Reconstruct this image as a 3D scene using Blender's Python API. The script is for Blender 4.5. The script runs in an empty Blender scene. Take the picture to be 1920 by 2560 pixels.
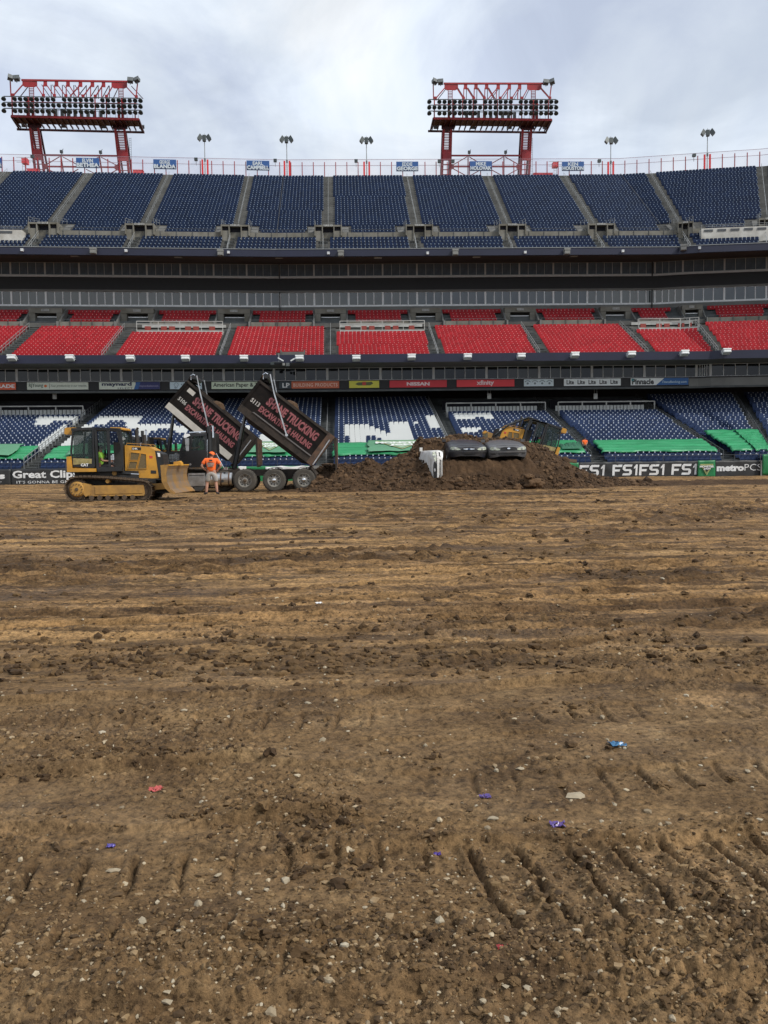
import bpy, math, random
import numpy as np
from mathutils import Matrix, Vector
random.seed(7); RNG = np.random.default_rng(7)
R = math.radians
scn = bpy.context.scene
COL = scn.collection
# ------------------------------------------------------------------ camera
CAM_H = 1.42; YAW = R(3.5); PITCH = R(3.42); ROLL = R(0.66); FPX = 2173.0
fw = np.array([math.sin(YAW)*math.cos(PITCH), math.cos(YAW)*math.cos(PITCH), -math.sin(PITCH)])
r0 = np.array([math.cos(YAW), -math.sin(YAW), 0.0]); u0 = np.cross(r0, fw)
rt = r0*math.cos(ROLL) - u0*math.sin(ROLL); up = u0*math.cos(ROLL) + r0*math.sin(ROLL)
cd = bpy.data.cameras.new('camera'); cam = bpy.data.objects.new('camera', cd); COL.objects.link(cam)
cd.sensor_fit = 'VERTICAL'; cd.sensor_height = 36; cd.lens = 36*FPX/2560; cd.clip_start = .1; cd.clip_end = 2000
m = Matrix.Identity(4)
for i in range(3):
    m[i][0] = rt[i]; m[i][1] = up[i]; m[i][2] = -fw[i]
m[2][3] = CAM_H
cam.matrix_world = m; scn.camera = cam
CAMP = np.array([0, 0, CAM_H])
def proj(p):
    v = np.asarray(p, float) - CAMP
    w = v @ fw
    return 960 + FPX*(v @ rt)/w, 1280 - FPX*(v @ up)/w, w
def at(px, py, Y):                       # the point seen at a pixel of the photograph, Y metres down the field
    d = fw + rt*(px-960)/FPX + up*(1280-py)/FPX
    return CAMP + d*(Y/d[1])
# ------------------------------------------------------------------ sky
w = bpy.data.worlds.new('World'); scn.world = w; w.use_nodes = True
nt = w.node_tree; nt.nodes.clear(); N = nt.nodes.new; L = nt.links.new
SUN_EL = R(44); SUN_AZ = R(124)          # direction towards the sun, azimuth clockwise from +Y
out = N('ShaderNodeOutputWorld')
sky = N('ShaderNodeTexSky'); sky.sky_type = 'NISHITA'; sky.sun_disc = False
sky.sun_elevation = SUN_EL; sky.sun_rotation = SUN_AZ; sky.altitude = 150; sky.dust_density = 1.5
bg1 = N('ShaderNodeBackground'); bg1.inputs[1].default_value = .11; L(sky.outputs[0], bg1.inputs[0])
bg2 = N('ShaderNodeBackground'); bg2.inputs[1].default_value = 1.07
tc = N('ShaderNodeTexCoord'); sep = N('ShaderNodeSeparateXYZ'); L(tc.outputs['Generated'], sep.inputs[0])
mx = N('ShaderNodeMath'); mx.operation = 'MAXIMUM'; mx.inputs[1].default_value = 0.0; L(sep.outputs[2], mx.inputs[0])
ad = N('ShaderNodeMath'); ad.operation = 'ADD'; ad.inputs[1].default_value = .28; L(mx.outputs[0], ad.inputs[0])
dx = N('ShaderNodeMath'); dx.operation = 'DIVIDE'; L(sep.outputs[0], dx.inputs[0]); L(ad.outputs[0], dx.inputs[1])
dy = N('ShaderNodeMath'); dy.operation = 'DIVIDE'; L(sep.outputs[1], dy.inputs[0]); L(ad.outputs[0], dy.inputs[1])
cmb = N('ShaderNodeCombineXYZ'); L(dx.outputs[0], cmb.inputs[0]); L(dy.outputs[0], cmb.inputs[1])
def noise(scale, det, rough, off, dist=.3):
    mp = N('ShaderNodeMapping'); mp.inputs['Location'].default_value = off; L(cmb.outputs[0], mp.inputs[0])
    n = N('ShaderNodeTexNoise'); n.inputs['Scale'].default_value = scale; n.inputs['Detail'].default_value = det
    n.inputs['Roughness'].default_value = rough; n.inputs['Distortion'].default_value = dist; L(mp.outputs[0], n.inputs[0]); return n
n1 = noise(1.15, 8, .56, (3.1, 1.7, 0), .8); n2 = noise(2.4, 8, .58, (1.3, 6.2, 2), .6); n3 = noise(1.1, 6, .5, (8.3, 2.2, 5))
r1 = N('ShaderNodeValToRGB'); L(n1.outputs[0], r1.inputs[0])
e = r1.color_ramp.elements; e[0].position = .38; e[0].color = (.56,.63,.77,1); e[1].position = .62; e[1].color = (.86,.895,.93,1)
el = r1.color_ramp.elements.new(.5); el.color = (.73,.80,.89,1)
r2 = N('ShaderNodeValToRGB'); L(n2.outputs[0], r2.inputs[0])
e = r2.color_ramp.elements; e[0].position = .38; e[0].color = (.80,.81,.83,1); e[1].position = .60; e[1].color = (1.0,1.0,1.0,1)
ml = N('ShaderNodeMix'); ml.data_type = 'RGBA'; ml.blend_type = 'MULTIPLY'; ml.inputs[0].default_value = 1
L(r1.outputs[0], ml.inputs[6]); L(r2.outputs[0], ml.inputs[7]); L(ml.outputs[2], bg2.inputs[0])
r3 = N('ShaderNodeValToRGB'); L(n3.outputs[0], r3.inputs[0])
e = r3.color_ramp.elements; e[0].position = .34; e[0].color = (.72,.72,.72,1); e[1].position = .50; e[1].color = (1,1,1,1)
ms = N('ShaderNodeMixShader'); L(r3.outputs[0], ms.inputs[0]); L(bg1.outputs[0], ms.inputs[1]); L(bg2.outputs[0], ms.inputs[2])
L(ms.outputs[0], out.inputs[0])
sl = bpy.data.lights.new('sun', 'SUN'); sl.energy = 3.0; sl.angle = R(13); sl.color = (1, .95, .87)
so = bpy.data.objects.new('sun', sl); COL.objects.link(so)
sdir = Vector((math.sin(SUN_AZ)*math.cos(SUN_EL), math.cos(SUN_AZ)*math.cos(SUN_EL), math.sin(SUN_EL)))
so.rotation_euler = sdir.to_track_quat('Z', 'Y').to_euler()
vs = scn.view_settings; vs.view_transform = 'Standard'; vs.look = 'None'; vs.exposure = 0.12; vs.gamma = 1.0; vs.use_curve_mapping = False
# ------------------------------------------------------------------ helpers
MATS = {}
def mat(name, c, rough=.7, metal=0, var=.15, nscale=3.0, bump=0.0, bscale=20.0, c2=None, spec=None, ior=None, coord='Object', stretch=None):
    if name in MATS: return MATS[name]
    mt = bpy.data.materials.new(name); mt.use_nodes = True; t = mt.node_tree; b = t.nodes['Principled BSDF']
    b.inputs['Roughness'].default_value = rough; b.inputs['Metallic'].default_value = metal
    if spec is not None: b.inputs['Specular IOR Level'].default_value = spec
    if ior is not None: b.inputs['IOR'].default_value = ior
    c = tuple(c)[:3]
    tcn = t.nodes.new('ShaderNodeTexCoord'); src = tcn.outputs[coord]
    if stretch:
        mp = t.nodes.new('ShaderNodeMapping'); mp.inputs['Scale'].default_value = stretch; t.links.new(src, mp.inputs[0]); src = mp.outputs[0]
    if var > 0 or c2:
        n = t.nodes.new('ShaderNodeTexNoise'); n.inputs['Scale'].default_value = nscale; n.inputs['Detail'].default_value = 6; n.inputs['Roughness'].default_value = .6
        t.links.new(src, n.inputs[0])
        rp = t.nodes.new('ShaderNodeValToRGB'); e = rp.color_ramp.elements
        e[0].position = .33; e[1].position = .67
        if c2: e[0].color = (*c2, 1); e[1].color = (*c, 1)
        else:
            e[0].color = (*[x*(1-var) for x in c], 1); e[1].color = (*[min(1, x*(1+var)) for x in c], 1)
        t.links.new(n.outputs[0], rp.inputs[0]); t.links.new(rp.outputs[0], b.inputs['Base Color'])
    else: b.inputs['Base Color'].default_value = (*c, 1)
    if bump:
        n = t.nodes.new('ShaderNodeTexNoise'); n.inputs['Scale'].default_value = bscale; n.inputs['Detail'].default_value = 5; t.links.new(src, n.inputs[0])
        bp = t.nodes.new('ShaderNodeBump'); bp.inputs['Strength'].default_value = 1; bp.inputs['Distance'].default_value = bump
        t.links.new(n.outputs[0], bp.inputs['Height']); t.links.new(bp.outputs[0], b.inputs['Normal'])
    MATS[name] = mt; return mt

def rotz(a):
    c, s = math.cos(a), math.sin(a); return np.array([[c,-s,0],[s,c,0],[0,0,1.0]])
class MB:
    def __init__(s): s.v = []; s.f = []; s.mi = []
    def add(s, vs_, fs, mi=0):
        b = len(s.v); s.v.extend([tuple(map(float, p)) for p in vs_])
        for f in fs: s.f.append(tuple(i+b for i in f)); s.mi.append(mi)
        return s
    def box(s, x0, x1, y0, y1, z0, z1, mi=0, rot=None, org=None):
        p = np.array([(x,y,z) for z in (z0,z1) for y in (y0,y1) for x in (x0,x1)], float)
        if rot is not None:
            o = np.array(org if org is not None else ((x0+x1)/2,(y0+y1)/2,(z0+z1)/2)); p = (p-o) @ np.asarray(rot).T + o
        return s.add(p, [(0,2,3,1),(4,5,7,6),(0,1,5,4),(1,3,7,5),(3,2,6,7),(2,0,4,6)], mi)
    def bar(s, a, b, w, h=None, mi=0, upv=(0,0,1)):
        h = w if h is None else h
        a = np.array(a, float); b = np.array(b, float); d = b-a; ln = np.linalg.norm(d)
        if ln < 1e-9: return s
        d /= ln; u = np.array(upv, float)
        if abs(d@u) > .98: u = np.array([0,1.0,0])
        x = np.cross(d, u); x /= np.linalg.norm(x); y = np.cross(x, d)
        p = [q + x*sx*w/2 + y*sy*h/2 for q in (a,b) for sx,sy in ((-1,-1),(1,-1),(1,1),(-1,1))]
        return s.add(p, [(0,3,2,1),(4,5,6,7),(0,1,5,4),(1,2,6,5),(2,3,7,6),(3,0,4,7)], mi)
    def tube(s, pts, r, n=8, mi=0, cap=True):
        pts = [np.array(p, float) for p in pts]; rs = r if hasattr(r, '__len__') else [r]*len(pts)
        b = len(s.v); pu = None
        for i, p in enumerate(pts):
            d = (pts[min(i+1,len(pts)-1)] - pts[max(i-1,0)]); d = d/(np.linalg.norm(d)+1e-12)
            u = np.array([0,0,1.0]) if pu is None else pu
            if abs(d@u) > .98: u = np.array([0,1.0,0])
            x = np.cross(d,u); x /= np.linalg.norm(x); y = np.cross(x,d)
            for k in range(n):
                a = 2*math.pi*k/n; q = p + rs[i]*(x*math.cos(a)+y*math.sin(a)); s.v.append(tuple(q))
        for i in range(len(pts)-1):
            for k in range(n):
                k2 = (k+1) % n; s.f.append((b+i*n+k, b+i*n+k2, b+(i+1)*n+k2, b+(i+1)*n+k)); s.mi.append(mi)
        if cap:
            s.f.append(tuple(b+k for k in range(n))[::-1]); s.mi.append(mi)
            s.f.append(tuple(b+(len(pts)-1)*n+k for k in range(n))); s.mi.append(mi)
        return s
    def lathe(s, c, axis, prof, n=24, mi=0):     # prof: (t along axis, radius)
        c = np.array(c, float); a = np.array(axis, float); a /= np.linalg.norm(a)
        u = np.array([0,0,1.0]) if abs(a[2]) < .9 else np.array([1.0,0,0])
        x = np.cross(a,u); x /= np.linalg.norm(x); y = np.cross(a,x); b = len(s.v)
        for t, r in prof:
            for k in range(n):
                g = 2*math.pi*k/n; s.v.append(tuple(c + a*t + max(r,1e-4)*(x*math.cos(g)+y*math.sin(g))))
        for i in range(len(prof)-1):
            for k in range(n):
                k2 = (k+1)%n; s.f.append((b+i*n+k, b+(i+1)*n+k, b+(i+1)*n+k2, b+i*n+k2)); s.mi.append(mi)
        return s
    def prism(s, poly, y0, y1, mi=0):            # poly in xz, extruded along y
        n = len(poly); b = len(s.v)
        for y in (y0,y1):
            for x,z in poly: s.v.append((x,y,z))
        s.f.append(tuple(b+i for i in range(n))); s.mi.append(mi)
        s.f.append(tuple(b+n+i for i in range(n))[::-1]); s.mi.append(mi)
        for i in range(n):
            j = (i+1)%n; s.f.append((b+i, b+n+i, b+n+j, b+j)); s.mi.append(mi)
        return s
    def xform(s, M3, t=(0,0,0)):
        a = np.array(s.v) @ np.asarray(M3).T + np.array(t); s.v = [tuple(p) for p in a]; return s
    def build(s, name, mats, parent=None, loc=None, smooth=False, rot=None):
        me = bpy.data.meshes.new(name); me.from_pydata(s.v, [], s.f)
        for mm in (mats if isinstance(mats, (list,tuple)) else [mats]): me.materials.append(mm)
        if any(s.mi): me.polygons.foreach_set('material_index', s.mi)
        if smooth: me.polygons.foreach_set('use_smooth', [True]*len(me.polygons))
        me.update(); return link(name, me, parent, loc, rot)
def link(name, me, parent=None, loc=None, rot=None, scale=None):
    o = bpy.data.objects.new(name, me); COL.objects.link(o)
    if parent is not None: o.parent = parent
    if loc is not None: o.location = loc
    if rot is not None: o.rotation_euler = rot
    if scale is not None: o.scale = scale
    return o
def tag(o, label=None, cat=None, group=None, kind=None):
    if label: o['label'] = label
    if cat: o['category'] = cat
    if group: o['group'] = group
    if kind: o['kind'] = kind
    return o
def thing(name, label, cat, loc=(0,0,0), rz=0, group=None):
    o = bpy.data.objects.new(name, None); COL.objects.link(o); o.location = loc; o.rotation_euler = (0,0,rz); o.empty_display_size = .3
    return tag(o, label, cat, group)
def copy_tree(o, parent=None):
    c = o.copy(); COL.objects.link(c); c.parent = parent
    for ch in o.children: copy_tree(ch, c)
    return c
def np_mesh(name, V, F, mats, mi=None, smooth=False, parent=None, flip=False):
    me = bpy.data.meshes.new(name); V = np.asarray(V, np.float32); F = np.asarray(F, np.int32)
    nf, k = F.shape
    me.vertices.add(len(V)); me.vertices.foreach_set('co', V.ravel())
    me.loops.add(nf*k); me.loops.foreach_set('vertex_index', F.ravel())
    me.polygons.add(nf); me.polygons.foreach_set('loop_start', np.arange(0, nf*k, k, dtype=np.int32))
    try: me.polygons.foreach_set('loop_total', np.full(nf, k, np.int32))
    except Exception: pass
    for mm in (mats if isinstance(mats,(list,tuple)) else [mats]): me.materials.append(mm)
    if mi is not None: me.polygons.foreach_set('material_index', np.asarray(mi, np.int32))
    me.polygons.foreach_set('use_smooth', np.full(nf, smooth)); me.update(calc_edges=True)
    return link(name, me, parent)
def text_mesh(txt, w=None, h=None, ext=.01, off=0.0, shear=0.0, name='lettering', spacing=1.0):
    """letters in the xz plane, facing -y, lower left corner at 0,0, fitted into w x h"""
    cu = bpy.data.curves.new(name, 'FONT'); cu.body = txt; cu.size = 1; cu.offset = off; cu.shear = shear; cu.resolution_u = 2; cu.space_character = spacing
    cu.fill_mode = 'FRONT'
    o = bpy.data.objects.new(name, cu); COL.objects.link(o)
    dg = bpy.context.evaluated_depsgraph_get(); me = bpy.data.meshes.new_from_object(o.evaluated_get(dg))
    bpy.data.objects.remove(o); bpy.data.curves.remove(cu)
    n = len(me.vertices); co = np.empty(n*3, np.float32); me.vertices.foreach_get('co', co); co = co.reshape(-1,3)
    fs = [tuple(p.vertices) for p in me.polygons]; bpy.data.meshes.remove(me)
    mn = co[:,:2].min(0); sz = co[:,:2].max(0)-mn; q = (co[:,:2]-mn)
    if w and h: q = q*np.array([w/sz[0], h/sz[1]])
    elif h: q = q*h/sz[1]
    elif w: q = q*w/sz[0]
    mb = MB(); V = np.column_stack([q[:,0], np.full(n,-ext), q[:,1]])
    mb.add(V, fs); return mb
# value noise on numpy arrays
def _hash(ix, iy, seed):
    h = (ix.astype(np.int64)*374761393 + iy.astype(np.int64)*668265263 + seed*1442695041) & 0xFFFFFFFF
    h = ((h ^ (h >> 13))*1274126177) & 0xFFFFFFFF
    return ((h ^ (h >> 16)) & 0xFFFF)/65535.0
def vnoise(x, y, seed=0):
    ix = np.floor(x); iy = np.floor(y); fx = x-ix; fy = y-iy
    fx = fx*fx*(3-2*fx); fy = fy*fy*(3-2*fy)
    a = _hash(ix,iy,seed); b = _hash(ix+1,iy,seed); c = _hash(ix,iy+1,seed); d = _hash(ix+1,iy+1,seed)
    return (a*(1-fx)+b*fx)*(1-fy) + (c*(1-fx)+d*fx)*fy
def fbm(x, y, oc=4, seed=0, gain=.5):
    t = 0; a = 1; s = 0
    for i in range(oc): t = t + a*(vnoise(x*2**i+17.3*i, y*2**i-9.1*i, seed+i)-.5); s += a; a *= gain
    return t/s*2
def sstep(a, b, x):
    t = np.clip((x-a)/(b-a), 0, 1); return t*t*(3-2*t)
# ================================================================== the grandstand's plan
VX = np.array([-90, -4.8, 34, 38.3, 49.1, 60, 75.0]); DT = np.array([99.7, 102.3, 100.8, 99.8, 97.3, 93.2, 84.9])
TH = np.array([R(a) for a in (0, 0, 3.4, 11, 24.4, 32, 38)])
def ZC(d, z):                                     # heights follow the sight lines of the real tiers
    r = (np.asarray(z, float)-1.42)/np.asarray(d, float)
    return 1.42 + np.asarray(d, float)*np.tan(np.arctan((130+2173*r)/2173.)-math.atan(130/2173.))
def P(s, d, z=0.0):
    s = np.asarray(s, float); k = np.clip(np.searchsorted(VX, s, side='right')-1, 0, len(VX)-2)
    t = (s-VX[k])/(VX[k+1]-VX[k]); q = 102.3-np.asarray(d, float)
    x = (VX[k]-q*np.sin(TH[k]))*(1-t) + (VX[k+1]-q*np.sin(TH[k+1]))*t
    y = (DT[k]-q*np.cos(TH[k]))*(1-t) + (DT[k+1]-q*np.cos(TH[k+1]))*t
    return np.stack(np.broadcast_arrays(x, y, ZC(d, z)), -1)
def sdir_at(s, d):
    a = P(s-.01, d); b = P(s+.01, d); v = b-a; return math.atan2(v[1], v[0])
def S(px, d, z):                                  # plan coordinate whose point shows in a column of the photograph
    lo, hi = -60.0, 70.0
    for _ in range(40):
        m_ = (lo+hi)/2
        if proj(P(m_, d, z))[0] < px: lo = m_
        else: hi = m_
    return (lo+hi)/2
SMIN, SMAX = -44.0, 66.0
def brk(s0, s1): return [s0] + [v for v in VX if s0 < v < s1] + [s1]
def strip(mb, prof, s0, s1, closed=False, mi=0, caps=False):
    ss = brk(s0, s1); n = len(prof); b = len(mb.v)
    for s in ss:
        for d, z in prof: mb.v.append(tuple(P(s, d, z)))
    m_ = n if closed else n-1
    for i in range(len(ss)-1):
        for k in range(m_):
            k2 = (k+1) % n; mb.f.append((b+i*n+k, b+(i+1)*n+k, b+(i+1)*n+k2, b+i*n+k2)); mb.mi.append(mi)
    if closed or caps:
        mb.f.append(tuple(b+k for k in range(n))[::-1]); mb.mi.append(mi)
        q = b+(len(ss)-1)*n; mb.f.append(tuple(q+k for k in range(n))); mb.mi.append(mi)
    return mb
def sbox(mb, s0, s1, d0, d1, z0, z1, mi=0): return strip(mb, [(d0,z0),(d0,z1),(d1,z1),(d1,z0)], s0, s1, True, mi)
def sbar(mb, a, b, w, h=None, mi=0): return mb.bar(P(*a), P(*b), w, h, mi)

concrete = mat('stand_concrete', (.10,.098,.09), .85, var=.35, nscale=.7)
concrete_d = mat('aisle_concrete', (.085,.092,.092), .85, var=.25, nscale=1.2)
concrete_l = mat('pale_concrete', (.20,.192,.165), .85, c2=(.12,.11,.085), nscale=.9)
wallgrey = mat('wall_grey', (.17,.17,.16), .8, var=.15, nscale=.5)
platwhite = mat('platform_white', (.38,.38,.355), .7, var=.2, nscale=1.5)
steel = mat('galvanised_steel', (.30,.31,.31), .45, metal=.3, var=.2)
rail_m = mat('dull_rail', (.20,.21,.21), .5)
darksteel = mat('dark_steel', (.07,.075,.08), .5, metal=.2)
navy = mat('navy_fascia', (.010,.012,.034), .45, var=.15, nscale=.4)
soffit_m = mat('brown_soffit', (.060,.040,.030), .9, var=.3, nscale=.4)
black_m = mat('black_band', (.010,.010,.011), .6, var=.2)
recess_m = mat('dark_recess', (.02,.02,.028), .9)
frame_w = mat('white_frame', (.84,.86,.86), .5, var=.08)
frame_g = mat('grey_frame', (.48,.48,.47), .5, var=.08)
seat_navy = mat('navy_seat', (.024,.045,.135), .45, var=.22, nscale=.35, coord='Generated')
def seat_mat(name, c, var, rough=.42):
    mt = bpy.data.materials.new(name); mt.use_nodes = True; t = mt.node_tree; b = t.nodes['Principled BSDF']
    b.inputs['Roughness'].default_value = .6; b.inputs['Specular IOR Level'].default_value = .12
    g = t.nodes.new('ShaderNodeNewGeometry'); n = t.nodes.new('ShaderNodeTexWhiteNoise'); n.noise_dimensions = '1D'
    t.links.new(g.outputs['Random Per Island'], n.inputs['W'])
    g2 = t.nodes.new('ShaderNodeTexNoise'); g2.inputs['Scale'].default_value = .25; g2.inputs['Detail'].default_value = 3; t.links.new(g.outputs['Position'], g2.inputs[0])
    a = t.nodes.new('ShaderNodeMath'); a.operation = 'ADD'; t.links.new(n.outputs[0], a.inputs[0]); t.links.new(g2.outputs[0], a.inputs[1])
    mr = t.nodes.new('ShaderNodeMapRange'); mr.inputs['From Min'].default_value = .4; mr.inputs['From Max'].default_value = 1.6
    mr.inputs['To Min'].default_value = 1-var; mr.inputs['To Max'].default_value = 1+var; t.links.new(a.outputs[0], mr.inputs[0])
    h = t.nodes.new('ShaderNodeHueSaturation'); h.inputs['Color'].default_value = (*c,1); t.links.new(mr.outputs[0], h.inputs['Value'])
    t.links.new(h.outputs[0], b.inputs['Base Color']); return mt
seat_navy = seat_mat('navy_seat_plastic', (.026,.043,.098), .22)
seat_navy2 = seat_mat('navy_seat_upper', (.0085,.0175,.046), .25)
seat_red = seat_mat('red_seat_plastic', (.34,.021,.027), .18)
seat_white = seat_mat('white_seat_plastic', (.74,.76,.74), .10)
dot_up = mat('seat_glint_grey', (.17,.22,.30), .4, var=.3, nscale=2)  # paler tone stands for light caught on the metal seat arms
dot_blue = mat('seat_glint_pale', (.45,.50,.58), .4, var=.3, nscale=2)
dot_red = mat('seat_glint_pink', (.62,.20,.20), .4, var=.3, nscale=2)

# seat template: back with rounded top, folded pan, pale plate on the right arm painting the light it catches (front = -y)
def seat_template(w, h, glint, pz=None):
    a = w*.46; t = h*.40; V = []; F = []; M = []
    def q(vs_, fs, mi):
        b = len(V); V.extend(vs_)
        for f in fs:
            F.append([b+i for i in f]); M.append(mi)
    yb = w*.35
    q([(-a,yb,t),(a,yb,t),(a,yb+.02,h*.86),(-a,yb+.02,h*.86),(a*.72,yb+.03,h),(-a*.72,yb+.03,h)], [(0,1,2,3),(3,2,4,5)], 0)
    q([(-a,yb+.02,h*.86),(a,yb+.02,h*.86),(a*.72,yb+.03,h),(-a*.72,yb+.03,h),(-a*.72,yb+.09,h*.97),(a*.72,yb+.09,h*.97)], [(3,2,5,4)], 0)
    q([(-a,-.02,t*.95),(a,-.02,t*.95),(a,yb,t*1.12),(-a,yb,t*1.12),(-a,0,t*.45),(a,0,t*.45)], [(0,1,2,3),(4,5,1,0)], 0)
    x0, x1 = a*.62, a*1.04; y0 = -.03
    p0, p1 = (t*1.3, t*1.75) if pz is None else pz
    if glint: q([(x0,y0,p0),(x1,y0,p0),(x1,y0,p1),(x0,y0,p1),(x1,yb*.8,p1),(x0,yb*.8,p1)], [(0,1,2,3),(3,2,4,5)], 1)
    return np.array(V), np.array(F), np.array(M)
def seat_mesh(name, tp, mats):
    me = bpy.data.meshes.new(name); V,F,M = tp; me.from_pydata([tuple(v) for v in V], [], [tuple(f) for f in F])
    for mm in mats: me.materials.append(mm)
    me.polygons.foreach_set('material_index', M.tolist()); me.update(); return me
def place_seats(parent, pos, ang, tp, mats, n_single, name='seat', label=None, okmask=None):
    """pos: n x 3; the n_single that show largest become parts, the rest one stuff part"""
    px, py, dist = proj(pos); vis = (px > -5) & (px < 1925)
    if okmask is not None: vis &= okmask
    order = np.argsort(np.where(vis, dist, 1e9))[:n_single]
    order = order[vis[order]]
    me = seat_mesh(name, tp, mats)
    for i in order:
        o = link(name, me, parent, tuple(pos[i]), (0,0,float(ang[i])))
        if label: o['label'] = label
    rest = np.ones(len(pos), bool); rest[order] = False; pr = pos[rest]; ar = ang[rest]
    if len(pr) == 0: return
    V,F,M = tp; c = np.cos(ar)[:,None]; s_ = np.sin(ar)[:,None]
    X = V[None,:,0]*c - V[None,:,1]*s_ + pr[:,0:1]; Y = V[None,:,0]*s_ + V[None,:,1]*c + pr[:,1:2]; Z = V[None,:,2] + pr[:,2:3]
    VV = np.stack([X,Y,Z], -1).reshape(-1,3); FF = (F[None] + (np.arange(len(pr))*len(V))[:,None,None]).reshape(-1,4)
    o = np_mesh(name+'s_beyond', VV, FF, mats, np.tile(M, len(pr)), parent=parent); o['kind'] = 'stuff'
    if label: o['label'] = label
def row_seats(s0, s1, d, z, pitch, m0=.5, m1=.5):
    ss = brk(s0, s1); pts = P(np.array(ss), d); seg = np.linalg.norm(np.diff(pts[:,:2], axis=0), axis=1); cum = np.concatenate([[0], np.cumsum(seg)])
    Ltot = cum[-1]-m0-m1; n = int(Ltot//pitch)
    if n < 1: return np.zeros((0,3)), np.zeros(0)
    t = m0 + (Ltot-n*pitch)/2 + pitch*(np.arange(n)+.5)
    k = np.clip(np.searchsorted(cum, t, side='right')-1, 0, len(seg)-1); f = (t-cum[k])/seg[k]
    p = pts[k]*(1-f[:,None]) + pts[k+1]*f[:,None]; p[:,2] = ZC(d, z)
    a = np.arctan2(pts[k+1,1]-pts[k,1], pts[k+1,0]-pts[k,0]); return p, a
def steps(mb, d0, z0, n, dd, dz, s0, s1, zbase=None):
    prof = []
    for i in range(n):
        prof += [(d0+i*dd, z0+i*dz), (d0+(i+1)*dd, z0+i*dz)]
    prof.append((d0+n*dd, z0+n*dz))
    return strip(mb, prof, s0, s1)
def rail_run(parent, s, d0, z0, d1, z1, h=.75, every=1.3, name='aisle_rail', m_=None, off=0.0, w=.035):
    mb = MB(); n = max(1, int(round((d1-d0)/every))); m_ = m_ or steel
    for i in range(n+1):
        f = i/n; d = d0+(d1-d0)*f; z = z0+(z1-z0)*f; sbar(mb, (s+off,d,z), (s+off,d,z+h), w)
    for hh in (h, h*.55): sbar(mb, (s+off,d0,z0+hh), (s+off,d1,z1+hh), w)
    return mb.build(name, m_, parent)
def fence_run(parent, s0, s1, d, z, h, n, name='guard_rail', m_=None, bars=(1.0,.55), w=.035):
    mb = MB(); ss = sorted(set([s0+(s1-s0)*i/n for i in range(n+1)] + brk(s0,s1)))
    for s in ss: sbar(mb, (s,d,z), (s,d,z+h), w)
    for a, b in zip(ss[:-1], ss[1:]):
        for f in bars: sbar(mb, (a,d,z+h*f), (b,d,z+h*f), w)
    return mb.build(name, m_ or steel, parent)

# ------------------------------------------------------------------ UPPER DECK
UA = [S(x,86,24) for x in (-130,114,353,590,820.6,1047,1278,1499,1709,1921,2140)]
upper = thing('upper_deck', 'topmost deck of navy seats right below the fence and light towers', 'grandstand', tuple(P(0,86,0)))
def world_parent(o):                   # children are built in world coordinates
    for c in o.children_recursive if hasattr(o,'children_recursive') else o.children:
        pass
upper.location = (0,0,0)
RU = .553; DZU = .380
mb = MB(); steps(mb, 82.3, 20.95, 5, .66, .45, SMIN, SMAX); mb.build('front_terrace', concrete, upper)
mb = MB(); sbox(mb, SMIN, SMAX, 85.65, 86.0, 22.9, 23.80); mb.build('cross_aisle_wall', concrete_l, upper)
mb = MB(); steps(mb, 86.0, 23.55, 29, RU, DZU, SMIN, SMAX); mb.build('rear_terrace', concrete, upper)
mb = MB(); sbox(mb, SMIN, SMAX, 102.05, 102.4, 34.2, 34.66); mb.build('back_parapet', concrete, upper)
# upright joints of the cross wall
mb = MB()
for i in range(-30, 46): s = i*1.5+.7; sbox(mb, s, s+.035, 85.60, 85.66, 22.95, 23.83)
mb.build('wall_joint', darksteel, upper)['kind'] = 'stuff'
pos = []; ang = []
VW = 2.1
for i in range(5):
    for a, b in zip(UA[:-1], UA[1:]):
        sh = -.5
        p, g = row_seats(a+sh, b+sh, 82.5+i*.66, 20.95+i*.45, .375, .55, .55); pos.append(p); ang.append(g)
for i in range(29):
    for a, b in zip(UA[:-1], UA[1:]):
        mrg = .5 if i > 3 else VW
        p, g = row_seats(a, b, 86.2+i*RU, 23.55+i*DZU, .36, mrg, mrg); pos.append(p); ang.append(g)
pos = np.concatenate(pos); ang = np.concatenate(ang)
place_seats(upper, pos, ang, seat_template(.36, .52, True), [seat_navy2, dot_up], 300)
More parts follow.
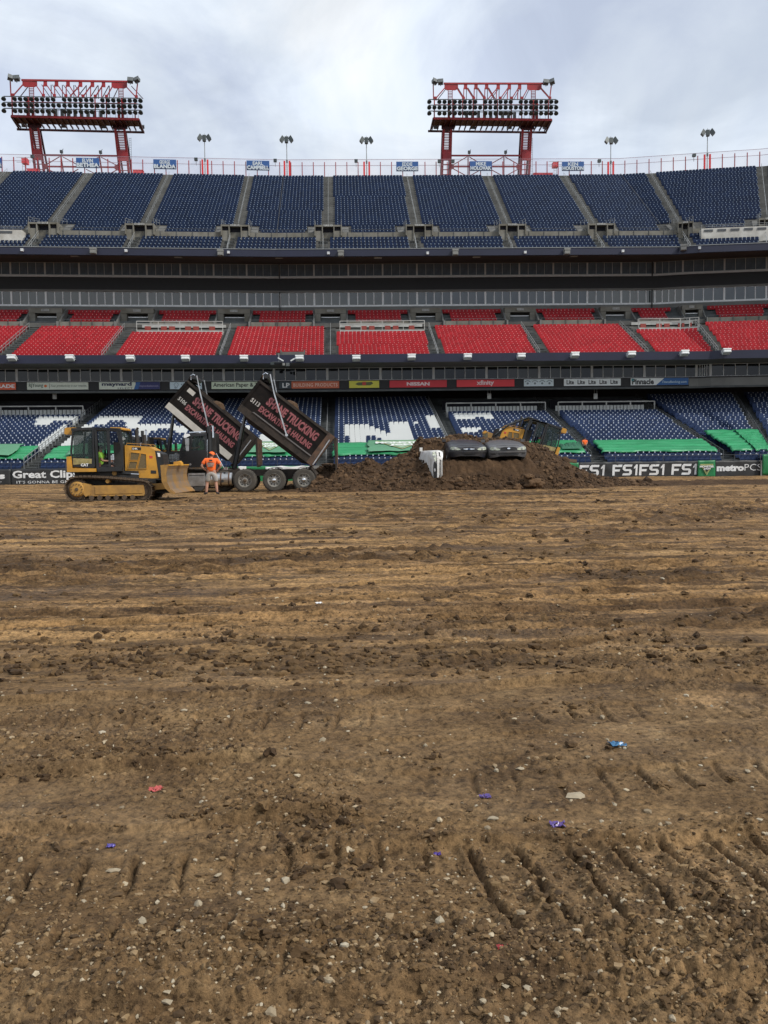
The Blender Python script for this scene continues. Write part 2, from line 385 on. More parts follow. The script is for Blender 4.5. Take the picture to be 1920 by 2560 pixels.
# aisles: stepped strips, handrail, portal
for k, a in enumerate(UA):
    mb = MB(); steps(mb, 88.3, 23.55+4*DZU+.06, 25, RU, DZU, a-.46, a+.46); mb.build('aisle_stair', concrete_d, upper)
    mb = MB(); steps(mb, 82.3, 21.0, 5, .66, .45, a-1.0, a-.05); mb.build('aisle_stair', concrete_d, upper)
    rail_run(upper, a, 88.4, 23.55+4*DZU, 102.0, 34.4, .6, 1.1, 'centre_handrail', rail_m, 0, .022)
    rail_run(upper, a-.5, 82.4, 21.0, 85.5, 23.1, .6, 1.0, 'centre_handrail', steel, 0, .03)
    mb = MB()
    sbox(mb, a-.62, a-.52, 85.2, 88.2, 22.2, 24.29); sbox(mb, a+.52, a+.62, 85.2, 88.2, 22.2, 24.29)      # jambs
    sbox(mb, a-1.25, a+1.25, 85.3, 88.3, 24.30, 24.46)                                                     # lintel slab
    for sg in (-1, 1):
        x0, x1 = (a-1.35, a-1.25) if sg < 0 else (a+1.25, a+1.35)
        sbox(mb, x0, x1, 85.2, 88.2, 23.4, 24.46)
        xa, xb = (a-1.25, a-.62) if sg < 0 else (a+.62, a+1.25)
        sbox(mb, xa, xb, 85.3, 85.5, 22.9, 23.88)
    mb.build('entrance_portal', concrete_l, upper)
    for sg in (-1, 1):
        s0, s1 = (a-2.05, a-1.36) if sg < 0 else (a+1.36, a+2.05)
        mb = MB(); prof = [(85.7,23.6),(85.7,23.84),(86.4,24.0),(88.2,25.0),(88.2,23.6)]; strip(mb, prof, s0, s1, True)
        mb.build('portal_cheek', concrete, upper)
        xa, xb = (a-1.24, a-.63) if sg < 0 else (a+.63, a+1.24)
        mb = MB(); sbox(mb, xa, xb, 85.6, 87.8, 23.88, 24.295); mb.build('portal_side_opening', recess_m, upper)
    mb = MB(); sbox(mb, a-.51, a+.51, 85.9, 88.0, 22.2, 24.295); mb.build('portal_opening', recess_m, upper)
    mb = MB(); sbox(mb, a-.45, a+.45, 85.20, 85.28, 24.30, 24.47); pl = mb.build('section_sign', platwhite, upper)
    n0 = 308+k-1
    for j, tx in enumerate((str(n0), '-', str(n0+1))):
        t = text_mesh(tx, .33 if j != 1 else .07, .12 if j != 1 else .025); q = P(a+(-.41,-.035,.08)[j], 85.18, 24.33 if j != 1 else 24.38); t.xform(rotz(sdir_at(a,85)), q).build('number', black_m, pl)
    for sg in (-1.3, 1.3):
        rail_run(upper, a+sg, 85.3, 24.45, 88.4, 25.1, .5, 1.5, 'portal_rail', rail_m, 0, .03)
for a, b in zip(UA[:-1], UA[1:]):
    fence_run(upper, a+1.4, b-1.4, 85.68, 23.80, .3, 6, 'cross_aisle_rail', darksteel, (1.0,), .03)
# navy edge and brown soffit
mb = MB(); sbox(mb, SMIN, SMAX, 82.0, 82.3, 20.62, 21.28); mb.build('fascia', navy, upper)
mb = MB(); sbox(mb, SMIN, SMAX, 81.95, 82.32, 21.285, 21.33); mb.build('fascia_cap', steel, upper)
mb = MB(); strip(mb, [(82.05,20.615),(90.9,21.72)], SMIN, SMAX); mb.build('soffit', soffit_m, upper)
# pale wheelchair platforms breaking the front rows near both ends
for (p0, p1) in ((-120, 57), (1752, 1990)):
    s0, s1 = S(p0,84.5,23), S(p1,84.5,23)
    mb = MB(); sbox(mb, s0, s1, 84.25, 85.6, 21.7, 23.42); pf = mb.build('wheelchair_platform', mat('weathered_white_wall', (.55,.54,.50), .8, c2=(.33,.31,.27), nscale=.8), upper)
    mb = MB(); x = s0+.4
    while x < s1-1.6: sbox(mb, x, x+1.25, 84.20, 84.245, 23.10, 23.30); x += 1.9
    mb.build('grille_slots', darksteel, pf)
    fence_run(upper, s0, s1, 84.3, 23.43, .34, 8, 'platform_rail', rail_m, (1.0,.5), .03)
# fold joints
for s in (-4.8, 34):
    mb = MB(); strip(mb, [(86.0,23.9),(102.2,34.95)], s-.035, s+.035); mb.build('expansion_joint', black_m, upper)

# ------------------------------------------------------------------ SUITE BANDS BETWEEN THE TIERS
def glassmat(name, c, rough, ior, tint=.0, ns=.6, c2=None):
    return mat(name, c, rough, 0, var=.35, nscale=ns, ior=ior, c2=c2)
glass_u = glassmat('suite_glass_upper', (.12,.15,.18), .06, 2.0)
glass_m = glassmat('suite_glass_middle', (.060,.080,.085), .06, 1.75, c2=(.022,.028,.028), ns=.25)
glass_d = glassmat('suite_glass_dark', (.007,.008,.009), .05, 1.45)
UNIT = {}
def unit_box():
    if 'b' not in UNIT:
        mb = MB().box(0,1,0,1,0,1); o = mb.build('unit', frame_w); UNIT['b'] = o.data; bpy.data.objects.remove(o)
    return UNIT['b']
def unit_of(m_):
    if m_.name not in UNIT:
        me = unit_box().copy(); me.materials.clear(); me.materials.append(m_); UNIT[m_.name] = me
    return UNIT[m_.name]
def window_band(parent, d, z0, z1, pitch, per, fm, gm, lean=0.0, bigw=.16, smallw=.06, head=.06, sill=.09, vent=False):
    """bays of framed panes along the facets; every bay is a frame whose panes are sub-parts"""
    for k in range(len(VX)-1):
        zz0, zz1 = float(ZC(d,z0)), float(ZC(d,z1)); s0, s1 = max(VX[k], SMIN), min(VX[k+1], SMAX)
        if s1 <= s0: continue
        a = P(s0,d); b = P(s1,d); Ls = np.linalg.norm(b-a); u = (b-a)/Ls; th = math.atan2(u[1],u[0]); nb = max(1, int(round(Ls/(pitch*per)))); bw = Ls/nb
        for j in range(nb):
            o = a + u*(j*bw); px0 = proj(np.array([o[0],o[1],zz0]))[0]; px1 = proj(np.array([*(o+u*bw)[:2],zz0]))[0]
            if px1 < -30 or px0 > 1960: continue
            mb = MB(); H = zz1-zz0
            mb.box(-bigw/2, bigw/2, -.06, .06, 0, H); mb.box(bigw/2, bw-bigw/2, -.055, .06, H-head, H); mb.box(bigw/2, bw-bigw/2, -.07, .06, 0, sill)
            pw = (bw-bigw)/per
            for i in range(1, per): x = bigw/2+pw*i; mb.box(x-smallw/2, x+smallw/2, -.05, .05, sill, H-head)
            fr = mb.build('window_frame', fm, parent, (o[0],o[1],zz0), rot=(0,0,th))
            for i in range(per):
                x = bigw/2+pw*i; link('pane', unit_of(gm), fr, (x, .0, sill), (R(random.uniform(-.5,.5)),0,R(random.uniform(-.35,.35))), (pw, .02, H-head-sill))
upsuite = thing('suite_level', 'pair of long window bands with a black band between them, above the red seats', 'suite level')
window_band(upsuite, 89.2, 20.22, 21.52, .835, 4, frame_g, glass_u, bigw=.16, smallw=.035, sill=.08, head=.03)
window_band(upsuite, 89.2, 17.10, 18.60, .835, 4, frame_w, glass_m, bigw=.18, smallw=.085, sill=.2, head=.03)
mb = MB(); sbox(mb, SMIN, SMAX, 88.9, 89.3, 20.02, 20.215); mb.build('sill_ledge', frame_g, upsuite)
mb = MB(); sbox(mb, SMIN, SMAX, 89.0, 89.4, 18.78, 20.015); mb.build('black_band', black_m, upsuite)
mb = MB(); sbox(mb, SMIN, SMAX, 88.95, 89.35, 18.605, 18.775); mb.build('head_ledge', wallgrey, upsuite)
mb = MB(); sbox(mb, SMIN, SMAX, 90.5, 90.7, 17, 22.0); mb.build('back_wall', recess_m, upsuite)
mb = MB(); sbox(mb, SMIN, SMAX, 88.9, 90.4, 16.2, 17.095); mb.build('lower_wall', wallgrey, upsuite)
for s in (-4.8, 33.6):
    mb = MB(); sbox(mb, s-.05, s+.05, 88.8, 88.94, 16.2, 18.6); mb.build('downpipe', black_m, upsuite)
    mb = MB(); sbox(mb, s-.05, s+.05, 88.75, 88.89, 20.0, 21.5); mb.build('downpipe', black_m, upsuite)
# ------------------------------------------------------------------ CLUB TIER, RED SEATS
CA = [S(x,74,10.4) for x in (-290,-2,266,548,826,1097,1366,1638,1804,1990,2180)]
club = thing('club_tier', 'middle tier of red seats above the row of advertising boards', 'grandstand')
RC = .585; DZC = .45*RC
mb = MB(); steps(mb, 74.3, 10.02, 15, RC, DZC, SMIN, SMAX); mb.build('terrace', concrete, club)
mb = MB(); strip(mb, [(83.075,14.1),(84.6,14.1),(84.6,14.75),(85.2,14.75)], SMIN, SMAX); mb.build('cross_aisle', concrete, club)
mb = MB(); steps(mb, 85.2, 14.75, 5, .66, .38, SMIN, SMAX); strip(mb, [(88.5,16.65),(89,16.65)], SMIN, SMAX); mb.build('rear_terrace', concrete_d, club)
mb = MB(); sbox(mb, SMIN, SMAX, 74.0, 74.3, 9.72, 10.42); mb.build('fascia', navy, club)
mb = MB(); strip(mb, [(74.05,9.715),(79.0,9.63)], SMIN, SMAX); mb.build('soffit', wallgrey, club)
pos = []; ang = []
plat = {3:1, 1:1, 5:0}
is_plat = lambda k: k in (2, 4, 7)
for k, (a, b) in enumerate(zip(CA[:-1], CA[1:])):
    nr = 12 if is_plat(k) else 15
    for i in range(nr):
        mr = .52
        if k == 3 and i < 3:
            for (q0, q1) in ((a, S(700,74,10.4)-.4), (S(762,74,10.4)-.3, b)):
                p, g = row_seats(q0, q1, 74.5+i*RC, 10.02+i*DZC, .37, mr if q0 == a else 0, mr if q1 == b else 0); pos.append(p); ang.append(g)
            continue
        p, g = row_seats(a, b, 74.5+i*RC, 10.02+i*DZC, .37, mr, mr); pos.append(p); ang.append(g)
    for i in range(4):
        mr = 2.3 if i < 3 else 1.65
        p, g = row_seats(a, b, 85.4+i*.66, 14.85+i*.38, .37, mr, mr); pos.append(p); ang.append(g)
pos = np.concatenate(pos); ang = np.concatenate(ang)
place_seats(club, pos, ang, seat_template(.37, .50, True), [seat_red, dot_red], 300)
# camera box in the front rows
s0, s1 = S(700,74,10.4), S(762,74,10.4)
mb = MB(); sbox(mb, s0, s0+.1, 74.4, 75.9, 10.1, 10.9); sbox(mb, s1-.1, s1, 74.4, 75.9, 10.1, 10.9); sbox(mb, s0+.1, s1-.1, 74.35, 74.45, 10.2, 10.72)
mb.build('camera_box', concrete, club)
pos, ang = row_seats(s0+.15, s1-.15, 75.9, 10.5, .4, 0, 0)
for k, a in enumerate(CA):
    mb = MB(); steps(mb, 74.3, 10.08, 15, RC, DZC, a-.47, a+.47); mb.build('aisle_stair', concrete_d, club)
    if abs(a) < 3 or abs(a) < 12: rail_run(club, a, 74.4, 10.1, 83.0, 13.9, .62, .9, 'centre_handrail', steel, 0, .03)
    else: rail_run(club, a, 74.4, 10.1, 83.0, 13.9, .62, .9, 'aisle_rail', rail_m, -.5 if a < 0 else -.5, .035)
    mb = MB()
    for sg in (-1, 1):
        x0, x1 = (a-1.55, a-1.0) if sg < 0 else (a+1.0, a+1.55)
        sbox(mb, x0, x1, 86.2, 88.88, 13.9, 15.95)
    sbox(mb, a-1.55, a+1.55, 86.15, 88.88, 15.955, 16.42)
    mb.build('entrance_portal', concrete_l, club)
    for sg in (-1, 1):
        s0, s1 = (a-1.72, a-1.56) if sg < 0 else (a+1.56, a+1.72)
        mb = MB(); strip(mb, [(84.1,14.1),(84.1,14.85),(84.9,14.95),(87.2,16.5),(88.8,16.6),(88.8,14.1)], s0, s1, True)
        mb.build('portal_cheek', wallgrey, club)
    mb = MB(); sbox(mb, a-.98, a+.98, 88.0, 88.2, 13.9, 15.95); mb.build('portal_opening', recess_m, club)
    mb = MB(); sbox(mb, a-.85, a+.85, 87.2, 87.35, 15.30, 15.48); 
    for x in (-.85, -.05, .75): sbox(mb, a+x, a+x+.1, 87.2, 87.35, 14.1, 15.29)
    sbox(mb, a-.95, a+.95, 86.6, 86.8, 15.6, 15.68)
    mb.build('door_frame', frame_w, club)
    mb = MB(); sbox(mb, a-.74, a-.06, 87.25, 87.3, 14.1, 15.28); sbox(mb, a+.06, a+.74, 87.25, 87.3, 14.1, 15.28)
    mb.build('door', mat('blue_door', (.03,.06,.11), .3), club)
    mb = MB(); sbox(mb, a-.35, a+.35, 86.06, 86.12, 16.10, 16.32); pl = mb.build('section_sign', platwhite, club)
    n0 = 208+k
    t = text_mesh('%d %d' % (n0, n0+1), .6, .15); t.xform(rotz(sdir_at(a,84)), P(a-.3, 86.04, 16.14)).build('number', black_m, pl)
for k, (a, b) in enumerate(zip(CA[:-1], CA[1:])):
    mb = MB(); sbox(mb, a+1.75, b-1.75, 84.45, 84.6, 14.2, 14.85); mb.build('cross_wall', concrete_l, club)
    fence_run(club, a+1.75, b-1.75, 84.4, 14.3, .75, 5, 'cross_aisle_rail', darksteel, (1.0,), .035)
    if is_plat(k):
        mb = MB(); sbox(mb, a+.9, b-.55, 81.5, 84.2, 13.1, 13.60); sbox(mb, a+.9, b-.55, 83.9, 84.2, 13.6, 14.5); pf = mb.build('wheelchair_platform', platwhite, club)
        fence_run(club, a+.9, b-.55, 81.55, 13.60, .85, 4, 'platform_rail', platwhite, (1.0,.7), .06)
        mb = MB()
        for j in range(9):
            x = a+1.4+(b-a-2.6)*j/9
            if j % 3 != 1: sbox(mb, x, x+.9*.6, 82.6, 82.7, 13.75, 14.15)
        o = mb.build('loose_chair_backs', mat('dull_red_chair', (.25,.04,.03), .6), club)
# ------------------------------------------------------------------ LOWER SUITES AND ADVERTISING RIBBON
losuite = thing('suite_level', 'row of dark suite windows with pale mullions between the red seats and the advertising boards', 'suite level')
window_band(losuite, 77.2, 8.50, 9.62, .90, 5, frame_g, glass_d, bigw=.20, smallw=.055, sill=.05, head=.04)
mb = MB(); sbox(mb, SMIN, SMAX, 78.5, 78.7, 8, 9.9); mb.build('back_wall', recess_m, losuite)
mb = MB(); sbox(mb, SMIN, SMAX, 76.95, 77.3, 7.72, 8.495); mb.build('ribbon_backing', black_m, losuite)
mb = MB(); sbox(mb, S(1722,76.9,8), SMAX, 76.85, 76.945, 7.66, 8.36); mb.build('concrete_beam', wallgrey, losuite)
mb = MB(); sbox(mb, SMIN, SMAX, 76.9, 77.3, 7.50, 7.655); mb.build('ribbon_foot', concrete_d, losuite)
# ------------------------------------------------------------------ LOWER BOWL
LA = [S(x,62,1.5) for x in (-190,85,330,573,828,1080,1340,1600,1905,2230)]
LA = [-31.2,-20.8,-10.4,0,10.4,20.8,31.0,45.0,58.0]
LA = [LA[0]-10.4] + LA
lower = thing('lower_bowl', 'lowest tier of navy seats with giant white letters, behind the field wall', 'grandstand')
RL = .78; DZL = .27*RL; NL = 29
mb = MB(); steps(mb, 62.15, .95, NL+2, RL, DZL, SMIN, SMAX); mb.build('terrace', concrete_d, lower)
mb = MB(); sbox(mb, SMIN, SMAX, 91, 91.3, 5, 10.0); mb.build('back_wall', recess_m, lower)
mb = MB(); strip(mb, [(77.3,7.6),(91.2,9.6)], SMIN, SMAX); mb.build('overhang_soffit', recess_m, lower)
plL = lambda k: k in (1, 5, 6)
SPX = [[(-24.67, 76.96), (-20.83, 76.84), (-20.39, 73.6), (-21.17, 73.42), (-21.4, 75.23), (-23.02, 75.28), (-22.94, 74.1), (-24.48, 74.15)], [(-21.84, 73.65), (-20.21, 73.59), (-20.31, 67.04), (-21.88, 67.11)], [(-19.71, 76.8), (-15.99, 76.68), (-15.87, 73.78), (-16.72, 73.81), (-17.23, 75.27), (-18.61, 75.44), (-18.52, 73.54), (-19.83, 73.58)], [(-20.95, 73.62), (-19.18, 73.56), (-19.07, 69.66), (-19.07, 66.83), (-19.92, 66.86)], [(-16.77, 73.6), (-12.9, 73.47), (-12.95, 72.12), (-14.08, 71.77), (-14.27, 69.96), (-15.17, 70.0), (-15.63, 72.22), (-16.51, 72.45)], [(-12.6, 72.84), (-11.49, 72.88), (-11.45, 70.81), (-12.45, 70.85)], [(-14.04, 73.66), (-12.95, 73.62), (-12.72, 72.25), (-13.78, 72.29)], [(-12.71, 72.76), (-11.43, 72.71), (-11.28, 71.05), (-12.42, 71.09)], [(-7.65, 73.01), (-6.56, 72.97), (-6.46, 70.67), (-7.42, 70.7)], [(-5.49, 71.25), (-3.72, 68.02), (-3.66, 66.83), (-5.49, 66.91)], [(1.2, 73.0), (3.25, 72.91), (3.32, 72.2), (4.03, 71.71), (4.08, 70.5), (4.77, 69.9), (5.19, 73.53), (6.66, 73.46), (6.64, 66.83), (4.06, 66.95), (3.93, 68.04), (3.66, 68.59), (3.54, 69.31), (2.98, 69.34), (2.86, 66.88), (1.38, 66.95), (1.35, 72.53)], [(7.05, 73.44), (7.43, 73.42), (7.35, 72.72), (6.98, 72.73)], [(8.21, 76.12), (9.69, 76.57), (9.77, 69.89), (9.22, 71.25), (8.16, 71.3)], [(8.24, 68.06), (9.0, 68.02), (8.85, 66.93), (8.11, 66.97)], [(10.77, 76.51), (14.26, 76.87), (14.1, 74.23), (13.39, 74.27), (13.4, 75.26), (10.74, 74.39)], [(10.82, 71.63), (11.9, 71.67), (12.24, 70.89), (11.91, 69.58), (10.52, 69.64)]]
def in_poly(x, y, poly):
    c = np.zeros(len(x), bool); n = len(poly); j = n-1
    for i in range(n):
        xi, yi = poly[i]; xj, yj = poly[j]
        cond = ((yi > y) != (yj > y)) & (x < (xj-xi)*(y-yi)/((yj-yi)+1e-12)+xi); c ^= cond; j = i
    return c
pos = []; ang = []; dd_ = []
TARP0, TARP1 = 63.2, 66.3
for k, (a, b) in enumerate(zip(LA[:-1], LA[1:])):
    nr = 20 if plL(k) else NL
    for i in range(nr):
        d = 62.45+i*RL
        p, g = row_seats(a, b, d, .95+i*DZL, .415, .52, .52); pos.append(p); ang.append(g); dd_.append(np.full(len(g), d))
pos = np.concatenate(pos); ang = np.concatenate(ang); dd_ = np.concatenate(dd_)
white = np.zeros(len(pos), bool)
for poly in SPX: white |= in_poly(pos[:,0], dd_, poly)
hid = (dd_ > TARP0-.05) & (dd_ < TARP1+.1)
tpl = seat_template(.415, .74, True, (.57,.67)); tpw = seat_template(.415, .74, False)
nv = ~white
sx_, sy_, _ = proj(pos)
okv = ~hid & ~((dd_ < 63.2) & (sx_ > 180) & (sx_ < 1000) & (sx_ > 1000)) & ~((sx_ > 1090) & (sx_ < 1440) & (sy_ > 1090))
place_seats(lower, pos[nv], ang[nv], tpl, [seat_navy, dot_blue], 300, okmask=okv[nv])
place_seats(lower, pos[white], ang[white], tpw, [seat_white], 300, name='seat', label='white seat of the giant letters', okmask=okv[white])
for k, a in enumerate(LA):
    mb = MB(); steps(mb, 62.15, 1.0, NL, RL, DZL, a-.5, a+.5); mb.build('aisle_stair', concrete_d, lower)
    if abs(a) < 1: rail_run(lower, a, 63, 1.2, 84, 6.8, .7, .8, 'centre_handrail', steel, 0, .03)
    else: rail_run(lower, a, 62.6, 1.1, 84, 6.8, .75, .8, 'aisle_rail', rail_m if a < 15 else darksteel, (-.5 if a > 0 else -.5), .04)
for k, (a, b) in enumerate(zip(LA[:-1], LA[1:])):
    if plL(k):
        mb = MB(); sbox(mb, a+.6, b-.6, 78.0, 84.5, 4.6, 5.70); pf = mb.build('wheelchair_platform', platwhite, lower)
        fence_run(lower, a+.6, b-.6, 78.05, 5.70, .75, 4, 'platform_rail', platwhite, (1.0,), .10)
        mb = MB()
        n = 26
        for j in range(n):
            x = a+.8+(b-a-1.7)*j/n; sbox(mb, x, x+.26, 80.0, 80.1, 5.75, 6.25)
        mb.build('loose_chair_backs', seat_white, lower)
        mb = MB(); sbox(mb, a+.6, b-.6, 81.5, 81.7, 5.7, 6.9); mb.build('platform_rear_wall', recess_m, lower)
# centre fold joint lines and small hanging speaker boxes
fence_run(lower, SMIN, SMAX, 62.12, 1.1, .42, 60, 'front_rail', darksteel, (1.0,), .03)
# ================================================================== SIGNS, BANNERS, LAMPS ON THE STAND
red_steel = mat('red_steel', (.27,.011,.015), .5, var=.25, nscale=1.5)
red_shaded = mat('shaded_red_steel', (.045,.005,.008), .6, var=.3)  # red steel with shade put into its colour, for undersides and rear members
lampgrey = mat('lamp_grey', (.10,.11,.11), .5, metal=.2, var=.3, nscale=4)
lampbody = mat('lamp_housing', (.045,.055,.055), .45, metal=.3)
white_p = mat('white_paint', (.78,.79,.78), .45, var=.05)
def col(name, c, rough=.5): return mat(name, c, rough, var=.06, nscale=1)
INK = col('black_ink', (.012,.012,.014)); WINK = col('white_ink', (.80,.81,.80))
def panel(px0, py0, px1, py1, d, mb_mat, name, label, cat, thick=.06, group=None, front=0.0):
    zg = 1.42
    for _ in range(3):
        s0 = S(px0, d, zg); Y0 = P(s0,d)[1]; zg_true = at(px0, py1, Y0)[2]; zg = zg_true
    s0 = S(px0,d,zg); s1 = S(px1,d,zg); a = P(s0,d); b = P(s1,d)
    zb = at(px0, py1, a[1])[2]; zt = at(px0, py0, a[1])[2]; W = float(np.hypot(*(b-a)[:2])); H = zt-zb
    th = math.atan2(b[1]-a[1], b[0]-a[0])
    t = thing(name, label, cat, (a[0], a[1], zb), th, group)
    mb = MB().box(0, W, 0, thick, 0, H); mb.build('board', mb_mat, t)
    return t, W, H
def letters(t, W, H, txt, x0, x1, z0, z1, m_, off=0.01, shear=0, y=.0, name='lettering', spacing=1.0):
    mb = text_mesh(txt, (x1-x0)*W, (z1-z0)*H, .008, off, shear, spacing=spacing)
    return mb.build(name, m_, t, (x0*W, y-.004, z0*H))
def rect(t, W, H, x0, x1, z0, z1, m_, name='colour_field', y=.0, slant=0):
    mb = MB().prism([(x0*W,z0*H),(x1*W,z0*H),(x1*W+slant*H,z1*H),(x0*W+slant*H,z1*H)], y-.006, y-.001); return mb.build(name, m_, t)
DR = 76.84
G = 'advertising boards along the lower suites'
def ad(px0, px1, c, label, py0=950, py1=971):
    def yy(px): 
        return 0
    # follow the ribbon's own height
    s = S(px0, DR, 8.0); top = proj(P(s, DR, 8.42))[1]; bot = proj(P(s, DR, 7.80))[1]
    return panel(px0, top, px1, bot, DR, c, 'advertising_board', label, 'sign', .06, G)
t,W,H = ad(-62, 40, col('orange_red_board', (.62,.10,.035)), 'orange red board reading ORADE cut by the left edge of the photo'); letters(t,W,H,'GATORADE',.05,.97,.25,.75,WINK,.03)
t,W,H = ad(68, 221, col('cream_board', (.62,.66,.56)), 'cream board reading RJYoung, Your productivity is our mission'); letters(t,W,H,'RJYoung',.03,.26,.22,.85,col('dark_green_ink',(.03,.07,.05)),.012); letters(t,W,H,'Your productivity is our mission.',.385,.975,.3,.68,col('dark_green_ink',(.03,.07,.05)),.0,.3)
MB().lathe((W*.30,-.005,H*.5),(0,-1,0),[(0,0),(0,.12),(.01,.12),(.01,0)],10).build('emblem', col('orange_ink',(.6,.15,.03)), t); rect(t,W,H,.362,.367,.15,.85,INK)
t,W,H = ad(248, 400, col('cream_board', (.62,.66,.56)), 'cream and navy board reading maynard SELECT'); letters(t,W,H,'maynard',.045,.535,.35,1.0,col('navy_ink',(.012,.02,.06)),.04); letters(t,W,H,'SELECT',.30,.55,.03,.25,col('navy_ink',(.012,.02,.06)),.01,spacing=1.4)
rect(t,W,H,.60,1.0,0,1,col('deep_navy_board',(.015,.02,.12))); rect(t,W,H,.57,.64,0,1,col('mid_blue_board',(.02,.10,.30)),y=-.006,slant=.35); letters(t,W,H,'maynardselect.com',.665,.975,.25,.62,col('pale_violet_ink',(.35,.33,.5)),.0,y=-.008)
t,W,H = ad(425, 505, col('pale_blue_board', (.55,.66,.72)), 'pale blue board with a map outline emblem, left of the raised truck beds'); letters(t,W,H,'ticketing',.34,.95,.45,.8,col('slate_ink',(.07,.12,.2)),.01); letters(t,W,H,'solutions',.34,.8,.15,.38,col('slate_ink',(.07,.12,.2)),0)
mb = MB(); mb.tube([(W*.2+.17*math.cos(a)*(1+.3*math.sin(3*a)),-.01,H*.55+.2*math.sin(a)*(1+.2*math.cos(4*a))) for a in np.linspace(0,6.283,16)],.012,4,cap=False); mb.lathe((W*.17,-.012,H*.2),(0,-1,0),[(0,.08),(.006,.08),(.006,.05),(0,.05)],10); mb.build('emblem', col('slate_ink',(.07,.12,.2)), t)
t,W,H = ad(529, 668, col('pale_green_board', (.58,.66,.50)), 'pale green board reading American Paper & Twine'); letters(t,W,H,'American Paper & Twine',.03,1.02,.12,.86,INK,.015)
t,W,H = ad(698, 728, col('slate_board', (.025,.04,.05)), 'dark board with the white letters LP'); letters(t,W,H,'LP',.28,.88,.15,.8,WINK,.02)
t,W,H = ad(729, 848, col('orange_board', (.52,.12,.05)), 'orange board reading BUILDING PRODUCTS'); letters(t,W,H,'BUILDING PRODUCTS',.04,.965,.24,.74,col('peach_ink',(.75,.55,.45)),.01,spacing=1.1)
t,W,H = ad(873, 948, col('yellow_board', (.62,.58,.06)), 'yellow board with a small dark and red winged emblem')
mb = MB().prism([(W*.2,H*.55),(W*.3,H*.35),(W*.7,H*.35),(W*.8,H*.6),(W*.76,H*.85),(W*.3,H*.78)],-.008,-.002); mb.build('emblem', col('olive_ink',(.09,.10,.03)), t); mb = MB().box(W*.44,W*.56,-.014,-.009,H*.38,H*.85); mb.build('emblem', col('red_ink',(.5,.04,.03)), t)
t,W,H = ad(974, 1117, col('red_board', (.55,.018,.03)), 'red board reading NISSAN'); letters(t,W,H,'NISSAN',.30,.70,.24,.76,col('pink_white_ink',(.8,.62,.62)),.05)
t,W,H = ad(1142, 1286, col('bright_red_board', (.66,.03,.04)), 'red board reading xfinity'); letters(t,W,H,'xfinity',.345,.645,.08,.92,col('pink_white_ink',(.8,.62,.62)),.03)
t,W,H = ad(1310, 1384, col('ice_board', (.58,.66,.68)), 'pale board with four small round emblems under arcs')
for i in range(4):
    cx = W*(.125+.245*i); mb = MB().lathe((cx,-.004,H*.40),(0,-1,0),[(0,0),(0,.10),(.006,.10),(.006,0)],10); mb.tube([(cx+.30*math.sin(a),-.008,H*.28+.32*math.cos(a)) for a in np.linspace(-.95,.95,7)],.028,4); mb.build('emblem', col('grey_ink',(.16,.2,.22)), t)
t,W,H = ad(1410, 1552, col('white_board', (.74,.77,.76)), 'white board repeating the word Lite five times')
for i in range(5): letters(t,W,H,'Lite',.045+.193*i,.175+.193*i,.2,.85,INK,.03,name='lettering')
t,W,H = ad(1577, 1721, col('white_board', (.74,.77,.76)), 'white and blue board reading Pinnacle, TitansBanking.com'); letters(t,W,H,'Pinnacle',.02,.40,.10,.92,INK,.04)
MB().prism([(W*.44,0),(W*.998,0),(W*.998,H),(W*.58,H)],-.006,-.001).build('colour_field', col('blue_board',(.015,.10,.30)), t); letters(t,W,H,'TitansBanking.com',.54,.965,.18,.62,col('ice_ink',(.5,.65,.75)),.005,.2,y=-.006)
rect(t,W,H,.012,.05,.62,.93,col('teal_ink',(.02,.2,.22)),y=-.01)

# name boards on the fence
DS = 102.9
nb = col('name_board_blue', (.022,.085,.26)); nbd = col('name_board_navy', (.014,.03,.085)); nk = col('name_ink', (.52,.57,.60))
names = [(-52,5,393,418,'','MATTHEWS','half seen blue name board cut by the left edge of the photo',1), (191,249,394,419,'ELVIN','BETHEA','blue name board hung inside the left light tower',1), (384,441,398,422,'GEORGE','BLANDA','blue name board just right of the left light tower',1),
 (617,674,401,425,'EARL','CAMPBELL','blue name board between the first and second lamp masts from left',1), (991,1046,404,428,'EDDIE','GEORGE','blue name board left of the right light tower, reading EDDIE GEORGE',1),
 (1175,1230,403,427,'MIKE','HOLOVAK','blue name board hung inside the right light tower',1), (1405,1460,404,427,'KEN','HOUSTON','blue name board reading KEN HOUSTON, right of the right light tower',1)]
for x0,x1,y0,y1,a,b,lb,_ in names:
    t,W,H = panel(x0,y0,x1,y1,DS,nb,'name_board',lb,'sign',.08,'name boards along the top fence')
    rect(t,W,H,0,1,0,.36,nbd)
    if a: letters(t,W,H,a,.27,.73,.53,.92,nk,.035,y=-.004)
    if b and x0 > 0: letters(t,W,H,b,.02,.98,.07,.49,nk,.05,y=-.006)
    if x0 < 0: letters(t,W,H,'A',.93,.99,.07,.49,nk,.05,y=-.006)

